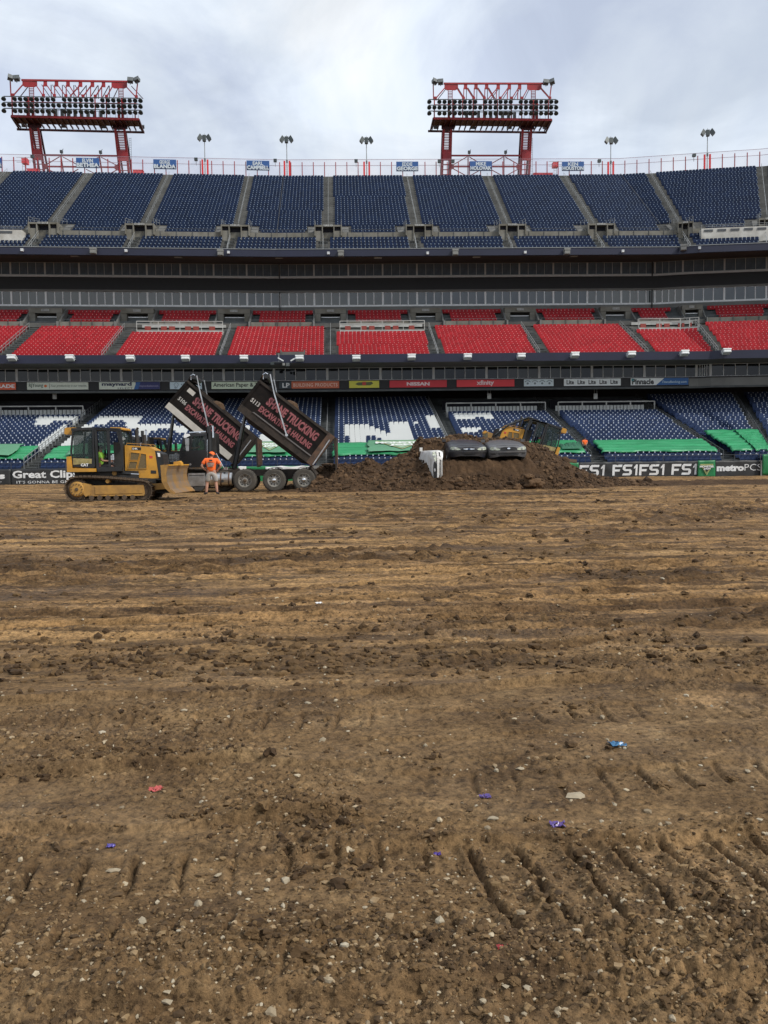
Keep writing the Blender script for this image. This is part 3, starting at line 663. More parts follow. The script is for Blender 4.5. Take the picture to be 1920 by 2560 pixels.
# ------------------------------------------------------------------ fence on the rim
fence = thing('rim_fence', 'tall wire fence with thin red posts along the top of the upper deck', 'fence')
DF = 103.1; ZF0, ZF1 = 34.9, 37.0
post_me = MB().box(-.045,.045,-.045,.045,0,1.72).build('x', red_steel); pm = post_me.data; bpy.data.objects.remove(post_me)
s = SMIN
while s < 62:
    q = P(s, DF, ZF0); link('post', pm, fence, tuple(q), (0,0,sdir_at(s,DF))); s += 1.29
meshm = bpy.data.materials.new('wire_mesh'); meshm.use_nodes = True; t_ = meshm.node_tree; b_ = t_.nodes['Principled BSDF']; b_.inputs['Base Color'].default_value = (.55,.38,.42,1); b_.inputs['Alpha'].default_value = .14; b_.inputs['Roughness'].default_value = .8
mb = MB(); strip(mb, [(DF+.06,ZF0),(DF+.06,ZF1)], SMIN, 62); mb.build('wire_mesh', meshm, fence)
mb = MB()
for s0, s1 in zip(brk(SMIN,62)[:-1], brk(SMIN,62)[1:]):
    for z in (ZF1, ZF0+(ZF1-ZF0)*.66): sbar(mb, (s0,DF,z), (s1,DF,z), .035)
mb.build('rail', mat('fence_wire',(.30,.18,.22),.6), fence)
# ------------------------------------------------------------------ lamp masts
def mast():
    t = thing('lamp_mast', '', 'lamp mast', (0,0,0), 0, 'lamp masts along the rim')
    MB().tube([(0,0,0),(0,0,3.9)],[.09,.065],8).build('pole', steel, t)
    mb = MB(); mb.bar((-.75,0,4.35),(.75,0,4.35),.05); mb.bar((-.75,0,4.35),(0,0,3.9),.05); mb.bar((.75,0,4.35),(0,0,3.9),.05); mb.bar((0,0,3.8),(0,0,4.75),.06); mb.build('bracket', steel, t)
    for sx in (-1, 0, 1):
        mb = MB(); mb.box(-.26,.26,-.22,.10,-.36,.30); mb.box(-.30,.30,-.28,-.22,-.42,.36)
        mb.xform(Matrix.Rotation(sx*R(-38),3,'Y') @ Matrix.Rotation(R(-20),3,'X'))
        mb.build('flood_lamp', [lampgrey], t, (sx*.72, -.08, 4.18 if sx else 4.12))
        mb = MB(); mb.box(-.24,.24,-.31,-.285,-.36,.30); mb.xform(Matrix.Rotation(sx*R(-38),3,'Y') @ Matrix.Rotation(R(-20),3,'X')); mb.build('lens', lampbody, t, (sx*.72, -.08, 4.18 if sx else 4.12))
    MB().box(-.13,.13,-.16,.1,1.55,1.85).build('junction_box', lampgrey, t)
    for x in (-.42, .42): MB().box(x-.14,x+.14,-.10,.10,-.3,1.75).build('red_post', mat('bright_red_panel',(.60,.03,.035),.5,var=.1), t)
    return t
mlab = ['lamp mast nearest to the left light tower, left of the EARL CAMPBELL board', 'lamp mast just right of the EARL CAMPBELL board', 'lamp mast midway between the two light towers, left of EDDIE GEORGE', 'lamp mast to the right of the KEN HOUSTON board', 'rightmost lamp mast, above the curve of the upper deck']
m0 = None
for i, (px, py) in enumerate(((513,437),(718,440),(917,442),(1527,442),(1768,424))):
    s = S(px, 102.7, 34.9); q = P(s, 102.75, 34.9); q[2] = at(px, py, q[1])[2]
    if m0 is None: m0 = mast(); o = m0
    else: o = copy_tree(m0)
    o.location = tuple(q); o.rotation_euler = (0,0,sdir_at(s,102.7)); o.scale = (.70,.70,.97); o['label'] = mlab[i]
# ------------------------------------------------------------------ small things on the rim
def rimbox(px0,py0,px1,py1,name,label,m_,cat,dep=.8,d=104.2):
    s0 = S(px0,d,36); s1 = S(px1,d,36); a = P(s0,d); b = P(s1,d); z0 = at(px0,py1,a[1])[2]; z1 = at(px0,py0,a[1])[2]; W = np.hypot(*(b-a)[:2]); H = z1-z0
    mb = MB().box(0,W,0,dep,0,H); mb.box(-.03,W+.03,-.03,dep+.03,H,H+.05); mb.bar((W*.5,-.01,.03),(W*.5,-.01,H-.03),.03); mb.box(W*.2,W*.3,-.03,0,H*.4,H*.6)
    return tag(mb.build(name, m_, None, (a[0],a[1],z0), rot=(0,0,math.atan2(b[1]-a[1],b[0]-a[0]))), label, cat)
brp = mat('bright_red_panel',(.60,.03,.035),.5,var=.1)
rimbox(54,396,68,407,'equipment_box','small red box on a mast at the far left of the rim',brp,'box')
rimbox(67,422,94,432,'equipment_cabinet','low red cabinet at the foot of the left light tower, on its left',brp,'cabinet')
rimbox(332,425,357,436,'equipment_cabinet','low red cabinet at the foot of the left light tower, on its right',brp,'cabinet')
rimbox(1383,406,1396,416,'equipment_box','small red box on a mast left of the KEN HOUSTON board',brp,'box')
rimbox(1334,433,1357.5,441,'equipment_cabinet','left one of two low red cabinets right of the right light tower',brp,'cabinet')
rimbox(1358.5,433,1382,441,'equipment_cabinet','right one of two low red cabinets beside the right light tower',brp,'cabinet')
for px, py0, lb in ((60,407,'thin steel mast carrying the red box at the far left of the rim'), (1388,416,'thin steel mast carrying the red box near the KEN HOUSTON board')):
    q = at(px,py0+25,104.9); mb = MB()
    for x in (-.15,.15): mb.bar((x,0,0),(x,0,1.7),.04)
    for z in (.3,.7,1.1,1.5): mb.bar((-.15,0,z),(.15,0,z),.03); 
    mb.bar((-.8,0,1.2),(.8,0,1.2),.04); mb.bar((-.8,0,1.75),(.8,0,1.75),.04); tag(mb.build('equipment_mast', steel, None, tuple(q)), lb, 'mast')
k = 0
for px,py in ((490,399),(688,402),(890,403),(1098,404),(1132,404),(1498,403),(1735,389),(81,392)):
    s = S(px,102.9,37); q = P(s,102.9,37); q[2] = at(px,py+3,q[1])[2]
    mb = MB().box(-.17,.17,-.1,.15,0,.30); mb.bar((0,.05,-.5),(0,.05,0),.04); mb.box(-.19,.19,-.16,-.1,-.02,.32)
    tag(mb.build('rim_spotlight', lampbody, None, tuple(q)), ['small dark spotlight left of the first lamp mast','small dark spotlight on the fence left of the second lamp mast','small dark spotlight left of the third lamp mast','small dark spotlight at the left leg of the right light tower','small dark spotlight between the legs of the right light tower','small dark spotlight left of the fourth lamp mast','small dark spotlight left of the rightmost lamp mast','small dark spotlight left of the left light tower'][k], 'spotlight', 'small spotlights on the rim fence'); k += 1
# ------------------------------------------------------------------ light towers
def light_tower():
    base = at(960+930/3.456, 150+1010/3.456, 110.0)
    def T(zx, zy, Y): return at(960+zx/3.456, 150+zy/3.456, Y) - base
    t = thing('light_tower', 'red steel light tower with three rows of lamps, right of the EDDIE GEORGE board', 'light tower', tuple(base), 0, 'light towers above the upper deck')
    F, B = 108.2, 111.2
    mb = MB(); mb.bar(T(515,204,F), T(1375,204,F), .16, .20); mb.bar(T(540,207,F+1.3), T(1360,207,F+1.3), .14, .14)
    mb.build('top_chord', red_steel, t)
    for x0,x1 in ((522,640),(1236,1362)):
        mb = MB(); q = [T(x0,214,F),T(x1,214,F),T(x1,250,F),T(x1-25,262,F),T(x0+20,262,F),T(x0,248,F)]; mb.prism([(p[0],p[2]) for p in q], F-110-.03, F-110+.03); mb.build('gusset_plate', red_steel, t)
    tops = [705,795,887,987,1083,1172]; bots = [445,687,775,867,1005,1103,1193,1433]
    def gus(x, y, w=.20, h=.42): 
        p = T(x,y,F); MB().box(p[0]-w,p[0]+w,p[1]-.02,p[1]+.02,p[2]-h/2,p[2]+h/2).build('gusset_plate', red_steel, t)
    for x in tops: gus(x, 232, .21, .6)
    for x in bots: gus(x, 332, .18, .45)
    mb = MB(); mb2 = MB()
    for x in tops: mb.bar(T(x-15,240,F), T(x-18,345,F), .10); mb2.bar(T(x+8,240,F+1.3), T(x+6,350,F+1.3), .08)
    dg = [(530,445),(625,687),(712,775),(800,867),(892,950),(985,900),(1075,1005),(1165,1103),(1248,1193),(1345,1433)]
    for a,b in dg: mb.bar(T(a,236,F), T(b,335,F), .11); mb2.bar(T(a+12,240,F+1.3), T(b+16,345,F+1.3), .08)
    mb.bar(T(425,210,F),T(428,345,F),.12); mb.bar(T(1447,210,F),T(1430,345,F),.12)
    mb.build('truss_brace', red_steel, t); mb2.build('rear_truss_brace', red_shaded, t)
    mb = MB()
    for x in (435,560,600,680,770,860,980,1100,1190,1290,1320,1420): mb.bar(T(x,340,F), T(x,505,F), .13 if x not in (560,600,1290,1320) else .28)
    for zy in (388,): mb.bar(T(440,zy,F), T(1440,zy,F), .08,.12)
    mb.build('lower_truss', red_steel, t)
    # ladders inside the truss
    for x0 in (572,1290):
        mb = MB()
        for i in range(6): mb.bar(T(x0-18,275+i*13,F+.7),T(x0+18,275+i*13,F+.7),.06)
        mb.bar(T(x0-18,262,F+.7),T(x0-18,500,F+.7),.07); mb.bar(T(x0+18,262,F+.7),T(x0+18,500,F+.7),.07); mb.build('ladder', red_steel, t)
    # catwalk
    zf = T(900,502,F)[2]; zb = T(900,520,F)[2]; zl = zb-.05
    x0 = T(425,510,F)[0]; x1 = T(1450,510,F)[0]
    MB().box(x0,x1,F-110-.1,F-110+.1,zb,zf).build('catwalk_beam', red_steel, t)
    mb = MB(); mb.box(x0,x1,F-110+.1,B-110-1.0,zb+.02,zb+.10)
    for i in range(22): x = x0+.2+(x1-x0-.4)*i/21; mb.box(x-.06,x+.06,F-110+.1,B-110-.1,zl-.12,zb+.015)
    mb.build('catwalk_deck', red_shaded, t)
    MB().box(x0-.3,x1+.1,B-110-.08,B-110+.08,zl-.35,zl-.12).build('rear_beam', red_shaded, t)
    for x in (x0, x1): MB().bar((x,F-110,zb+.1),(x,B-110,zl-.2),.14,.22).build('end_beam', red_shaded, t)
    mb = MB()
    for i in range(0,23): x = x0+.1+(x1-x0-.2)*i/22; mb.bar((x,F-110+.2,zf),(x,F-110+.2,zf+.75),.03)
    mb.bar((x0,F-110+.2,zf+.75),(x1,F-110+.2,zf+.75),.035); mb.build('catwalk_rail', darksteel, t)
    # lamps
    lm = MB().lathe((0,0,0),(0,-.55,-.83),[(-.24,.03),(-.22,.12),(-.12,.19),(.02,.25),(.15,.28),(.16,.0)],10); lm.bar((0,0,.1),(0,.12,.28),.06); lme = lm.build('x',lampbody,smooth=False).data
    bpy.data.objects.remove([o for o in bpy.data.objects if o.data == lme][0])
    for ry in (357,406,457):
        p0 = T(390,ry,F-.7); p1 = T(1487,ry,F-.7); n = 26
        MB().bar(p0+(0,.15,.28), p1+(0,.15,.28), .07,.09).build('lamp_bar', lampbody, t)
        for i in range(n):
            if i in (1, 10, 17) and ry != 406: continue
            p = p0+(p1-p0)*i/(n-1); o = link('stadium_lamp', lme, t, tuple(p), (0,0,R(random.uniform(-14,14))))
    for i in range(9):
        x = T(720+i*52,490,F)[0]; MB().box(x-.17,x+.17,F-110+.4,F-110+.8,zf+.1,zf+.95).build('ballast_box', lampgrey, t)
    for (x,y,rz) in ((437,188,25),(488,192,-5),(1398,195,5),(1452,190,-25)):
        p = T(x,y,F-.3); mb = MB().box(-.30,.30,-.22,.22,-.24,.24); mb.box(-.34,.34,-.28,-.22,-.28,.28); mb.bar((0,0,-.24),(0,.1,-.5),.08)
        mb.xform(Matrix.Rotation(R(-25),3,'X')); mb.build('flood_lamp', lampgrey, t, tuple(p), rot=(0,R(rz*.5),R(rz)))
    for x in (450,768,1082,1393):
        p = T(x,580,B-.3); MB().box(-.3,.3,-.2,.2,-.2,.2).build('flood_lamp', lampgrey, t, tuple(p), rot=(R(30),0,0))
    # legs, leaning towards the field
    TL = lambda zx, zy: T(zx, zy, 110.2+1.9*(zy-600)/430.)
    for lx, (a0,a1,b0,b1) in enumerate(((516,580,499,570),(1198,1272,1178,1250))):
        for (u,v) in ((a0,b0),(a1,b1)):
            mb = MB().bar(TL(u,600), TL(v,1030), .27,.26,upv=(0,1,0)); mb.build('leg_post', red_steel, t)
            mb = MB().bar(TL(u-2,600)+(0,1.0,0), TL(v+6,1030)+(0,2.0,0), .20,.22,upv=(0,1,0)); mb.build('leg_post', red_shaded, t)
        for zy in list(range(628,780,14))+[795,902,948,990]:
            f = (zy-600)/430; MB().bar(TL(a0+(b0-a0)*f,zy),TL(a1+(b1-a1)*f,zy),.08,.09).build('rung', red_steel, t)
        q0 = TL(a0*.6+b0*.4,775); q1 = TL(a1*.6+b1*.4,880); MB().box(q0[0],q1[0],q0[1]-.06,q0[1]+.06,q1[2],q0[2]).build('web_plate', red_steel, t)
        q0 = TL(a0-18,562); q1 = TL(a1+25,608); MB().prism([(q0[0],q0[2]),(q1[0],q0[2]),(q1[0],q0[2]-.4),(q1[0]-.45,q1[2]),(q0[0]+.3,q1[2]),(q0[0],q0[2]-.4)],.1,.3).build('knee_plate', red_shaded, t)
        s = 1 if lx == 0 else -1; gx = (b1+4) if lx == 0 else (b0-4); p = TL(gx,922); MB().prism([(p[0]-s*.1,p[2]-.45),(p[0]+s*.45,p[2]-.2),(p[0]+s*.45,p[2]+.2),(p[0]-s*.1,p[2]+.45)],p[1]-.05,p[1]+.05).build('gusset_plate', red_steel, t)
    # side ladder with hoops
    mb = MB()
    for zx in (1268,1284): mb.bar(T(zx,672,111.6),T(zx,1020,111.6),.03)
    for i in range(22): mb.bar(T(1268,680+i*15,111.6),T(1284,680+i*15,111.6),.025)
    mb.build('cage_ladder', darksteel, t)
    mb = MB(); mb.bar(TL(570,826),TL(1192,826),.15,.18); mb.build('mid_chord', red_steel, t)
    mb = MB(); mb.bar(TL(570,921),TL(1180,921),.14,.17); mb.build('mid_chord', red_steel, t)
    for x in (726,1036): MB().bar(TL(x,826),TL(x,1015),.14).build('strut', red_steel, t)
    for (a,b,c,d_) in ((598,905,715,838),(738,838,850,905),(912,905,1028,838),(1048,838,1165,905),(598,940,715,1003),(738,1003,850,940),(912,940,1028,1003),(1048,1003,1165,940)):
        MB().bar(TL(a,b),TL(c,d_),.085,.085).build('brace', red_steel, t)
    for x in (736,1050):
        p = TL(x,800); mb = MB().box(-.16,.16,-.2,.15,-.12,.2); mb.bar((0,0,-.4),(0,0,0),.06); mb.bar((0,0,.1),(.22,0,.4),.05); mb.build('spotlight', lampgrey, t, tuple(p))
    return t
tw = light_tower()
tw2 = copy_tree(tw); b2 = at(206, 150+980/3.456, 109.2); tw2.location = (b2[0], 109.2, tw.location[2]-.75); tw2.rotation_euler = (0,0,R(2)); tw2['label'] = 'red steel light tower with three rows of lamps, at the left edge above the deck'
# ------------------------------------------------------------------ lamps and boxes on the fascias
def fbox(px, py, d, wpx, hpx, dep, name, label, m_, cat, group, tilt=0, shade=None):
    s = S(px,d,10 if d < 80 else 21); q = P(s,d,0); q[2] = at(px,py,q[1])[2]; k = q[1]/2173.
    w_, h_ = wpx*k/2, hpx*k/2
    mb = MB().box(-w_,w_,-dep/2,dep/2,-h_,h_*.35); mb.box(-w_*1.08,w_*1.08,-dep*.62,dep/2,h_*.35+.005,h_); mb.box(-w_*.85,w_*.85,-dep*.56,-dep*.5,-h_*.85,h_*.2)
    for sx in (-1,1): mb.bar((sx*w_*1.04,0,0),(sx*w_*1.04,dep,h_*.5),.03)
    mb.xform(Matrix.Rotation(R(tilt),3,'X'))
    return tag(mb.build(name, m_, None, tuple(q), rot=(0,0,sdir_at(s,d))), label, cat, group)
lw = mat('white_lamp_case',(.62,.64,.64),.4,var=.08); lg = mat('grey_lamp_case',(.20,.20,.185),.5,var=.1)
ordn = ['first','second','third','fourth','fifth','sixth','seventh','eighth','ninth','tenth','eleventh','twelfth']
for i,(x,y) in enumerate(((30,895),(175,895),(326,896),(464,896),(610,896),(749,896),(891,896),(1029,893),(1169,892),(1303,891),(1437,888),(1578,886),(1711,883),(1816,879))):
    lab = (ordn+['thirteenth','fourteenth'])[i]
    fbox(x,y,73.55,19,10,.5,'fascia_floodlight',f'{lab} white floodlight from the left on the navy edge below the red seats',lw,'floodlight','white floodlights below the red seats',-20)
for i,(x,y) in enumerate(((110,908),(402,908),(966,906),(1239,904),(1512,899),(1729,894),(1899,889))):
    fbox(x,y,75.2,21,7,.4,'hanging_floodlight',f'{ordn[i]} grey hanging lamp from the left, under the edge of the red seats',lg,'floodlight','grey lamps hanging under the red tier')
for i,(x,y) in enumerate(((90,908),(132,908),(382,909),(422,909),(987,907),(1219,904),(1260,904),(1492,900),(1532,899),(1777,890))):
    fbox(x,y,75.6,9,6,.25,'small_speaker',f'{ordn[i]} small grey speaker box from the left under the red tier',lg,'speaker','small speakers under the red tier')
for i,(x,y) in enumerate(((233,627),(551,632),(852,634),(1138,631),(1417,629),(1709,619))):
    fbox(x,y,81.7,14,14,.5,'fascia_speaker',f'{ordn[i]} large grey speaker from the left on the upper deck edge',lg,'speaker','grey speakers on the upper deck edge')
for i,(x,y) in enumerate(((187,637),(446,640),(698,642),(945,642),(1191,640),(1434,638),(1649,634),(1848,624))):
    fbox(x,y,83.2,18,8,.7,'soffit_floodlight',f'{ordn[i]} pale floodlight from the left under the upper deck edge',mat('beige_lamp_case',(.36,.34,.29),.5),'floodlight','floodlights under the upper deck',10)
for i,(x,y) in enumerate(((55,625),(315,627),(571,631),(821,633),(1069,633),(1313,631),(1557,628),(1749,620))):
    fbox(x,y,81.8,6,6,.2,'aisle_camera_box',f'{ordn[i]} small white box from the left on the upper deck edge, below an aisle',lw,'box','small white boxes below the upper aisles')
# spider camera cluster at the centre
c = at(714,906,73.4); t = thing('camera_cluster', 'cluster of pale tilted lamps and a camera hanging below the red seats, centre left', 'lamp cluster', tuple(c))
for sx,px in ((1,-.40),(-1,.65)): MB().box(-.27,.27,-.1,.1,-.05,.05).build('tilted_lamp', lw, t, (px,0,.25), rot=(0,R(30*sx),0))
MB().box(-.14,.14,-.15,.15,-.22,.05).build('camera_head', lampgrey, t, (.18,0,-.1)); MB().box(-.1,.1,-.1,.1,-.16,.04).build('camera_head', lg, t, (-.15,0,-.1))
MB().box(-1.1,-.2,-.1,.3,.0,.06).build('arm', darksteel, t); MB().box(-1.25,-.95,-.15,.2,-.2,.02).build('side_lamp', lampbody, t); MB().bar((-.55,0,0),(-.55,0,.75),.05).build('drop_pole', steel, t)
for x in (137,1223,1489): 
    s = S(x,78,7); q = P(s,78,0); q[2] = at(x,990,q[1])[2]
    mb = MB().box(-.17,.17,-.03,.03,-.26,.22); mb.bar((-.12,0,.22),(-.12,0,.7),.02); mb.bar((.12,0,.22),(.12,0,.7),.02); mb.box(-.14,.14,-.04,-.031,-.2,.16)
    tag(mb.build('hanging_sign', platwhite, None, tuple(q)), {137:'small pale sign hanging in the dark above the left wheelchair platform',1223:'small pale sign hanging in the dark above the middle wheelchair platform',1489:'small pale sign hanging in the dark above the right wheelchair platform'}[x], 'sign', 'small hanging signs over the lower bowl')
# ================================================================== FIELD WALL, BANNERS, TARPS
wall = tag(MB().build('field_wall', concrete), None)
bpy.data.objects.remove(wall)
mb = MB(); sbox(mb, SMIN, SMAX, 61.98, 62.15, -.5, 1.08); wall = tag(mb.build('field_wall', wallgrey), 'low grey wall between the dirt floor and the front row, mostly behind banners', 'wall')
def cloth(name, label, px0, px1, ztop, zbot, m_, group=None, d=61.85, seed=0, amp=.05, sag=.03, lean=0, cat='banner', sub=None):
    """hanging printed banner: a wavy sheet with thickness; local x along the wall, front towards -y"""
    s0 = S(px0,d,.6); s1 = S(px1,d,.6); a = P(s0,d); b = P(s1,d); W = float(np.hypot(*(b-a)[:2])); th = math.atan2(b[1]-a[1], b[0]-a[0])
    nx = max(8,int(W/.12)); nz = 10; xs = np.linspace(0,W,nx); zs = np.linspace(0,1,nz)
    XX, ZZ = np.meshgrid(xs, zs); H = ztop-zbot
    f = fbm(XX*1.6+seed*7, ZZ*1.2+XX*.4, 3, 50+seed)*amp
    Zt = zbot + ZZ*H - sag*ZZ*np.abs(np.sin(XX*2.1+seed)); X2 = XX + lean*(1-ZZ)
    V = np.column_stack([X2.ravel(), f.ravel(), Zt.ravel()]); idx = np.arange(nx*nz).reshape(nz,nx)
    F = np.stack([idx[:-1,:-1],idx[:-1,1:],idx[1:,1:],idx[1:,:-1]],-1).reshape(-1,4)
    t = thing(name, label, cat, (a[0],a[1],0), th, group)
    o = np_mesh('sheet', V, F, m_, smooth=True, parent=t)
    md = o.modifiers.new('thickness','SOLIDIFY'); md.thickness = .012; md.offset = 1
    def fy(x, z):
        zz = np.clip((np.asarray(z)-zbot)/H,0,1); return fbm(np.asarray(x)*1.6+seed*7, zz*1.2+np.asarray(x)*.4, 3, 50+seed)*amp
    return t, W, fy
def cl_letters(t, fy, txt, x0, x1, z0, z1, m_, off=.01, shear=0, name='lettering', spacing=1.0):
    mb = text_mesh(txt, x1-x0, z1-z0, 0, off, shear, spacing=spacing); v = np.array(mb.v); v[:,0] += x0; v[:,2] += z0
    v[:,1] = fy(v[:,0], v[:,2]) - .03; mb.v = [tuple(p) for p in v]; return mb.build(name, m_, t)
def pxX(t, px, z=.6):                 # local x on a banner of a photo column
    s = S(px,61.85,z); q = P(s,61.85); o = np.array(t.location); return float(np.hypot(q[0]-o[0], q[1]-o[1]))*(1 if q[0] > o[0] else -1)
bb = mat('black_banner', (.020,.021,.022), .55, var=.3, nscale=1.2, bump=.01, bscale=6)
gb = mat('green_banner', (.012,.17,.055), .45, var=.15, nscale=1.5)
wb = mat('white_banner', (.72,.73,.72), .55, var=.06, nscale=1.5)
bi = mat('banner_white_ink', (.66,.67,.67), .5, var=.08)
gold = mat('gold_ink', (.45,.40,.16), .5)
G = 'banners hung on the field wall'
ZT = 1.12
t,W,fy = cloth('banner','left black banner end with the letter s and a tiny T, at the photo edge',-110,26,ZT,-.1,bb,G,seed=1)
x = pxX(t,13); cl_letters(t,fy,'s',pxX(t,-3),x,.42,.74,bi,.05); cl_letters(t,fy,"T'",pxX(t,-4),pxX(t,4),.13,.25,bi,0)
t,W,fy = cloth('banner','black banner reading Great Clips, IT\'S GONNA BE GREAT, behind the left bulldozer',27,330,ZT,-.1,bb,G,seed=2)
cl_letters(t,fy,'Great Clips',pxX(t,31),pxX(t,196),.30,.98,bi,.03); cl_letters(t,fy,"IT'S GONNA BE GREAT",pxX(t,41),pxX(t,196),.09,.28,bi,.005,spacing=1.1)
t,W,fy = cloth('banner','green banner along the wall behind the two dump trucks',331,770,ZT-.02,-.1,gb,G,seed=3)
cl_letters(t,fy,'MONSTER JAM',pxX(t,355),pxX(t,445),.2,.9,gold,.04)
t,W,fy = cloth('banner','white sheet banner with folds, hung behind the wheels of the nearer truck',664,776,ZT-.02,.38,wb,G,d=61.70,seed=4,amp=.09,sag=.07)
t,W,fy = cloth('banner','short white banner end behind the far truck\'s hoist',596,616,ZT-.02,.55,wb,G,d=61.70,seed=9)
t,W,fy = cloth('banner','white banner above the dirt pile with part of a black oval',818,1092,ZT-.08,-.1,wb,G,seed=5)
mb = MB(); cx = pxX(t,1000); mb.tube([(cx+.75*math.cos(a),-.06,.55+.42*math.sin(a)) for a in np.linspace(0,6.283,28)],.055,4,cap=False); mb.build('emblem', INK, t)
t,W,fy = cloth('banner','green banner on the wall behind the bulldozer on the pile',1093,1446,ZT-.02,-.1,gb,G,seed=6)
t,W,fy = cloth('banner','long black banner repeating FS1 in white, right of the dirt pile',1447,1748,ZT,-.1,bb,G,seed=7,amp=.07)
FS = {'F':[[(0,0),(.24,0),(.24,.36),(.72,.36),(.78,.56),(.24,.56),(.24,.78),(.92,.78),(.98,1),(0,1)]],
 'S':[[(0,0),(.80,0),(.98,.16),(.98,.42),(.82,.58),(.30,.58),(.30,.40),(.70,.40),(.70,.20),(.06,.20)],[(.18,1),(1.0,1),(.94,.80),(.30,.80),(.30,.40),(.18,.42),(0,.56),(0,.84)]], '1':[[(.30,0),(.62,0),(.62,1),(.34,1),(0,.74),(0,.60),(.30,.70)]]}
for i,(a,b) in enumerate(((1447,1516),(1530,1598),(1597,1665),(1678,1746))):
    x0, x1 = pxX(t,a), pxX(t,b); w_ = x1-x0
    for ch,u0,u1 in (('F',0,.36),('S',.37,.72),('1',.78,1.0)):
        mb = MB()
        for kk,poly in enumerate(FS[ch]):
            n = len(poly); pts_ = [(x0+w_*(u0+(u1-u0)*p)+.05*q, .13+.77*q) for p,q in poly]
            # fan-free strip: let Blender fill the polygon
            mb.add([(p, float(fy(p,q))-.035-.004*kk, q) for p,q in pts_], [tuple(range(n))])
        mb.build('lettering', bi, t)
t,W,fy = cloth('banner','black banner reading metroPCS at the right end of the wall',1786,1903,ZT,-.1,bb,G,seed=8)
cl_letters(t,fy,'metro',pxX(t,1791),pxX(t,1860),.34,.80,bi,.06); cl_letters(t,fy,'PCS',pxX(t,1861),pxX(t,1903),.37,.84,bi,-.006)
def mj(t, fy, cx, zc, s, h=None, pale=False, yo=-.035):
    h = h or s; gd = gold if not pale else mat('pale_gold_ink',(.50,.50,.22),.5); wi = bi if not pale else mat('pale_white_ink',(.62,.66,.62),.5)
    for k,(a,m_,yy) in enumerate(((1.0,gd,0),(.86,gb if not pale else mat('sheer_green',(.13,.36,.20),.5),-.004),(.74,gd,-.008),(.62,INK if not pale else mat('pale_grey_ink',(.22,.24,.22),.5),-.012))):
        q = [(-a*s*.95,.52*h*a),(a*s*.95,.52*h*a),(0,-.75*h*a)]
        mb = MB(); fyv = float(fy(cx,zc)) if fy else 0
        mb.add([(cx+x_, fyv+yo+yy, zc+z_) for x_,z_ in q], [(0,2,1)][::1]); mb.f = [(0,2,1)]; mb.build('emblem', m_, t)
    def L2(txt,w_,z0,z1):
        mb = text_mesh(txt, w_, z1-z0, 0, .05, .0); v = np.array(mb.v); v[:,0] += cx-w_/2; v[:,2] += zc+z0; v[:,1] = (float(fy(cx,zc)) if fy else 0)+yo-.025; mb.v = [tuple(p) for p in v]; mb.build('lettering', wi, t)
    L2('MONSTER', s*2.05, .12*h, .36*h); L2('JAM', s*1.0, -.16*h, .08*h)
t,W,fy = cloth('banner','small green banner with a gold triangle emblem between FS1 and metroPCS',1744,1788,ZT+.03,-.08,gb,G,d=61.70,seed=10,amp=.05)
mj(t, None, W*.5, .55, .50, .62, yo=-.075)
t,W,fy = cloth('banner','green banner at the right edge of the photo, hanging down to the dirt',1906,2010,ZT+.42,.05,gb,G,d=61.6,seed=11,amp=.07)
mj(t, None, W*.72, .85, 1.0, .8, yo=-.12)
# green tarps over the front rows
_=0
def tarp_mat(name, c, c2):
    mt = mat(name, c, .42, c2=c2, nscale=.9, var=.2, stretch=(.35,1.4,1)); return mt
tarp_g = tarp_mat('green_tarp', (.034,.30,.12), (.022,.20,.08)); tarp_s = mat('sheer_green', (.10,.26,.15), .5, var=.1, nscale=.8)
def tarp(s0, s1, d0, d1, label, m_, seed, over=0.0, amp=.05, name='tarp', hang=True, sq=0.0):
    nx = max(10,int((s1-s0)/.13)); nd = max(8,int((d1-d0)/.14)); ss = np.linspace(0,1,nx); dd = np.linspace(0,1,nd); A,B = np.meshgrid(ss,dd)
    edge = fbm(A*(s1-s0)*1.3, B*0+seed, 3, seed)*.16
    D = d0 + (d1-d0)*B + edge*np.where(B < .5, 1-2*B, 0)
    SS = s0 + (s1-s0)*A + fbm(B*(d1-d0)*1.5, A*0+seed*3., 3, seed+5)*.22*np.abs(2*A-1)**6
    row = np.abs(np.sin((D-62.45)/RL*math.pi))      # sags between the seat backs
    pt = P(SS, D, .95+.27*(D-62.45)+.80+over)
    z = pt[...,2] - (.07*row if name == 'tarp' else 0) + fbm(SS*.9, D*2.4+SS*.3, 4, seed+9)*amp*2 + np.abs(fbm(SS*.5+D*.8, D*1.1, 3, seed+19))*amp*1.3
    if hang: z = z - np.where(B < .001, .14, 0) - np.where((A < .001)|(A > .999), .12, 0)
    V = np.column_stack([pt[...,0].ravel(), pt[...,1].ravel(), z.ravel()]); idx = np.arange(nx*nd).reshape(nd,nx)
    F = np.stack([idx[:-1,:-1],idx[:-1,1:],idx[1:,1:],idx[1:,:-1]],-1).reshape(-1,4)
    o = np_mesh(name, V, F, m_, smooth=True); md = o.modifiers.new('thickness','SOLIDIFY'); md.thickness = .012
    return tag(o, label, name, 'green tarps over the front rows' if name == 'tarp' else None)
TL = ['green tarp over the front seats, cut by the left edge of the photo','green tarp over the front seats behind the left bulldozer','green tarp over the front seats behind the raised truck beds','green tarp over the front seats behind the dirt pile','green tarp behind the bulldozer on the pile, where a worker stands','wide green tarp over the front seats above the FS1 banner','large wrinkled green tarp over the seats at the right edge']
segs = [(-31.2,-20.8),(-20.8,-10.4),(-10.4,0),(0,10.4),(10.4,20.8),(20.8,31.0),(31.0,45.0)]
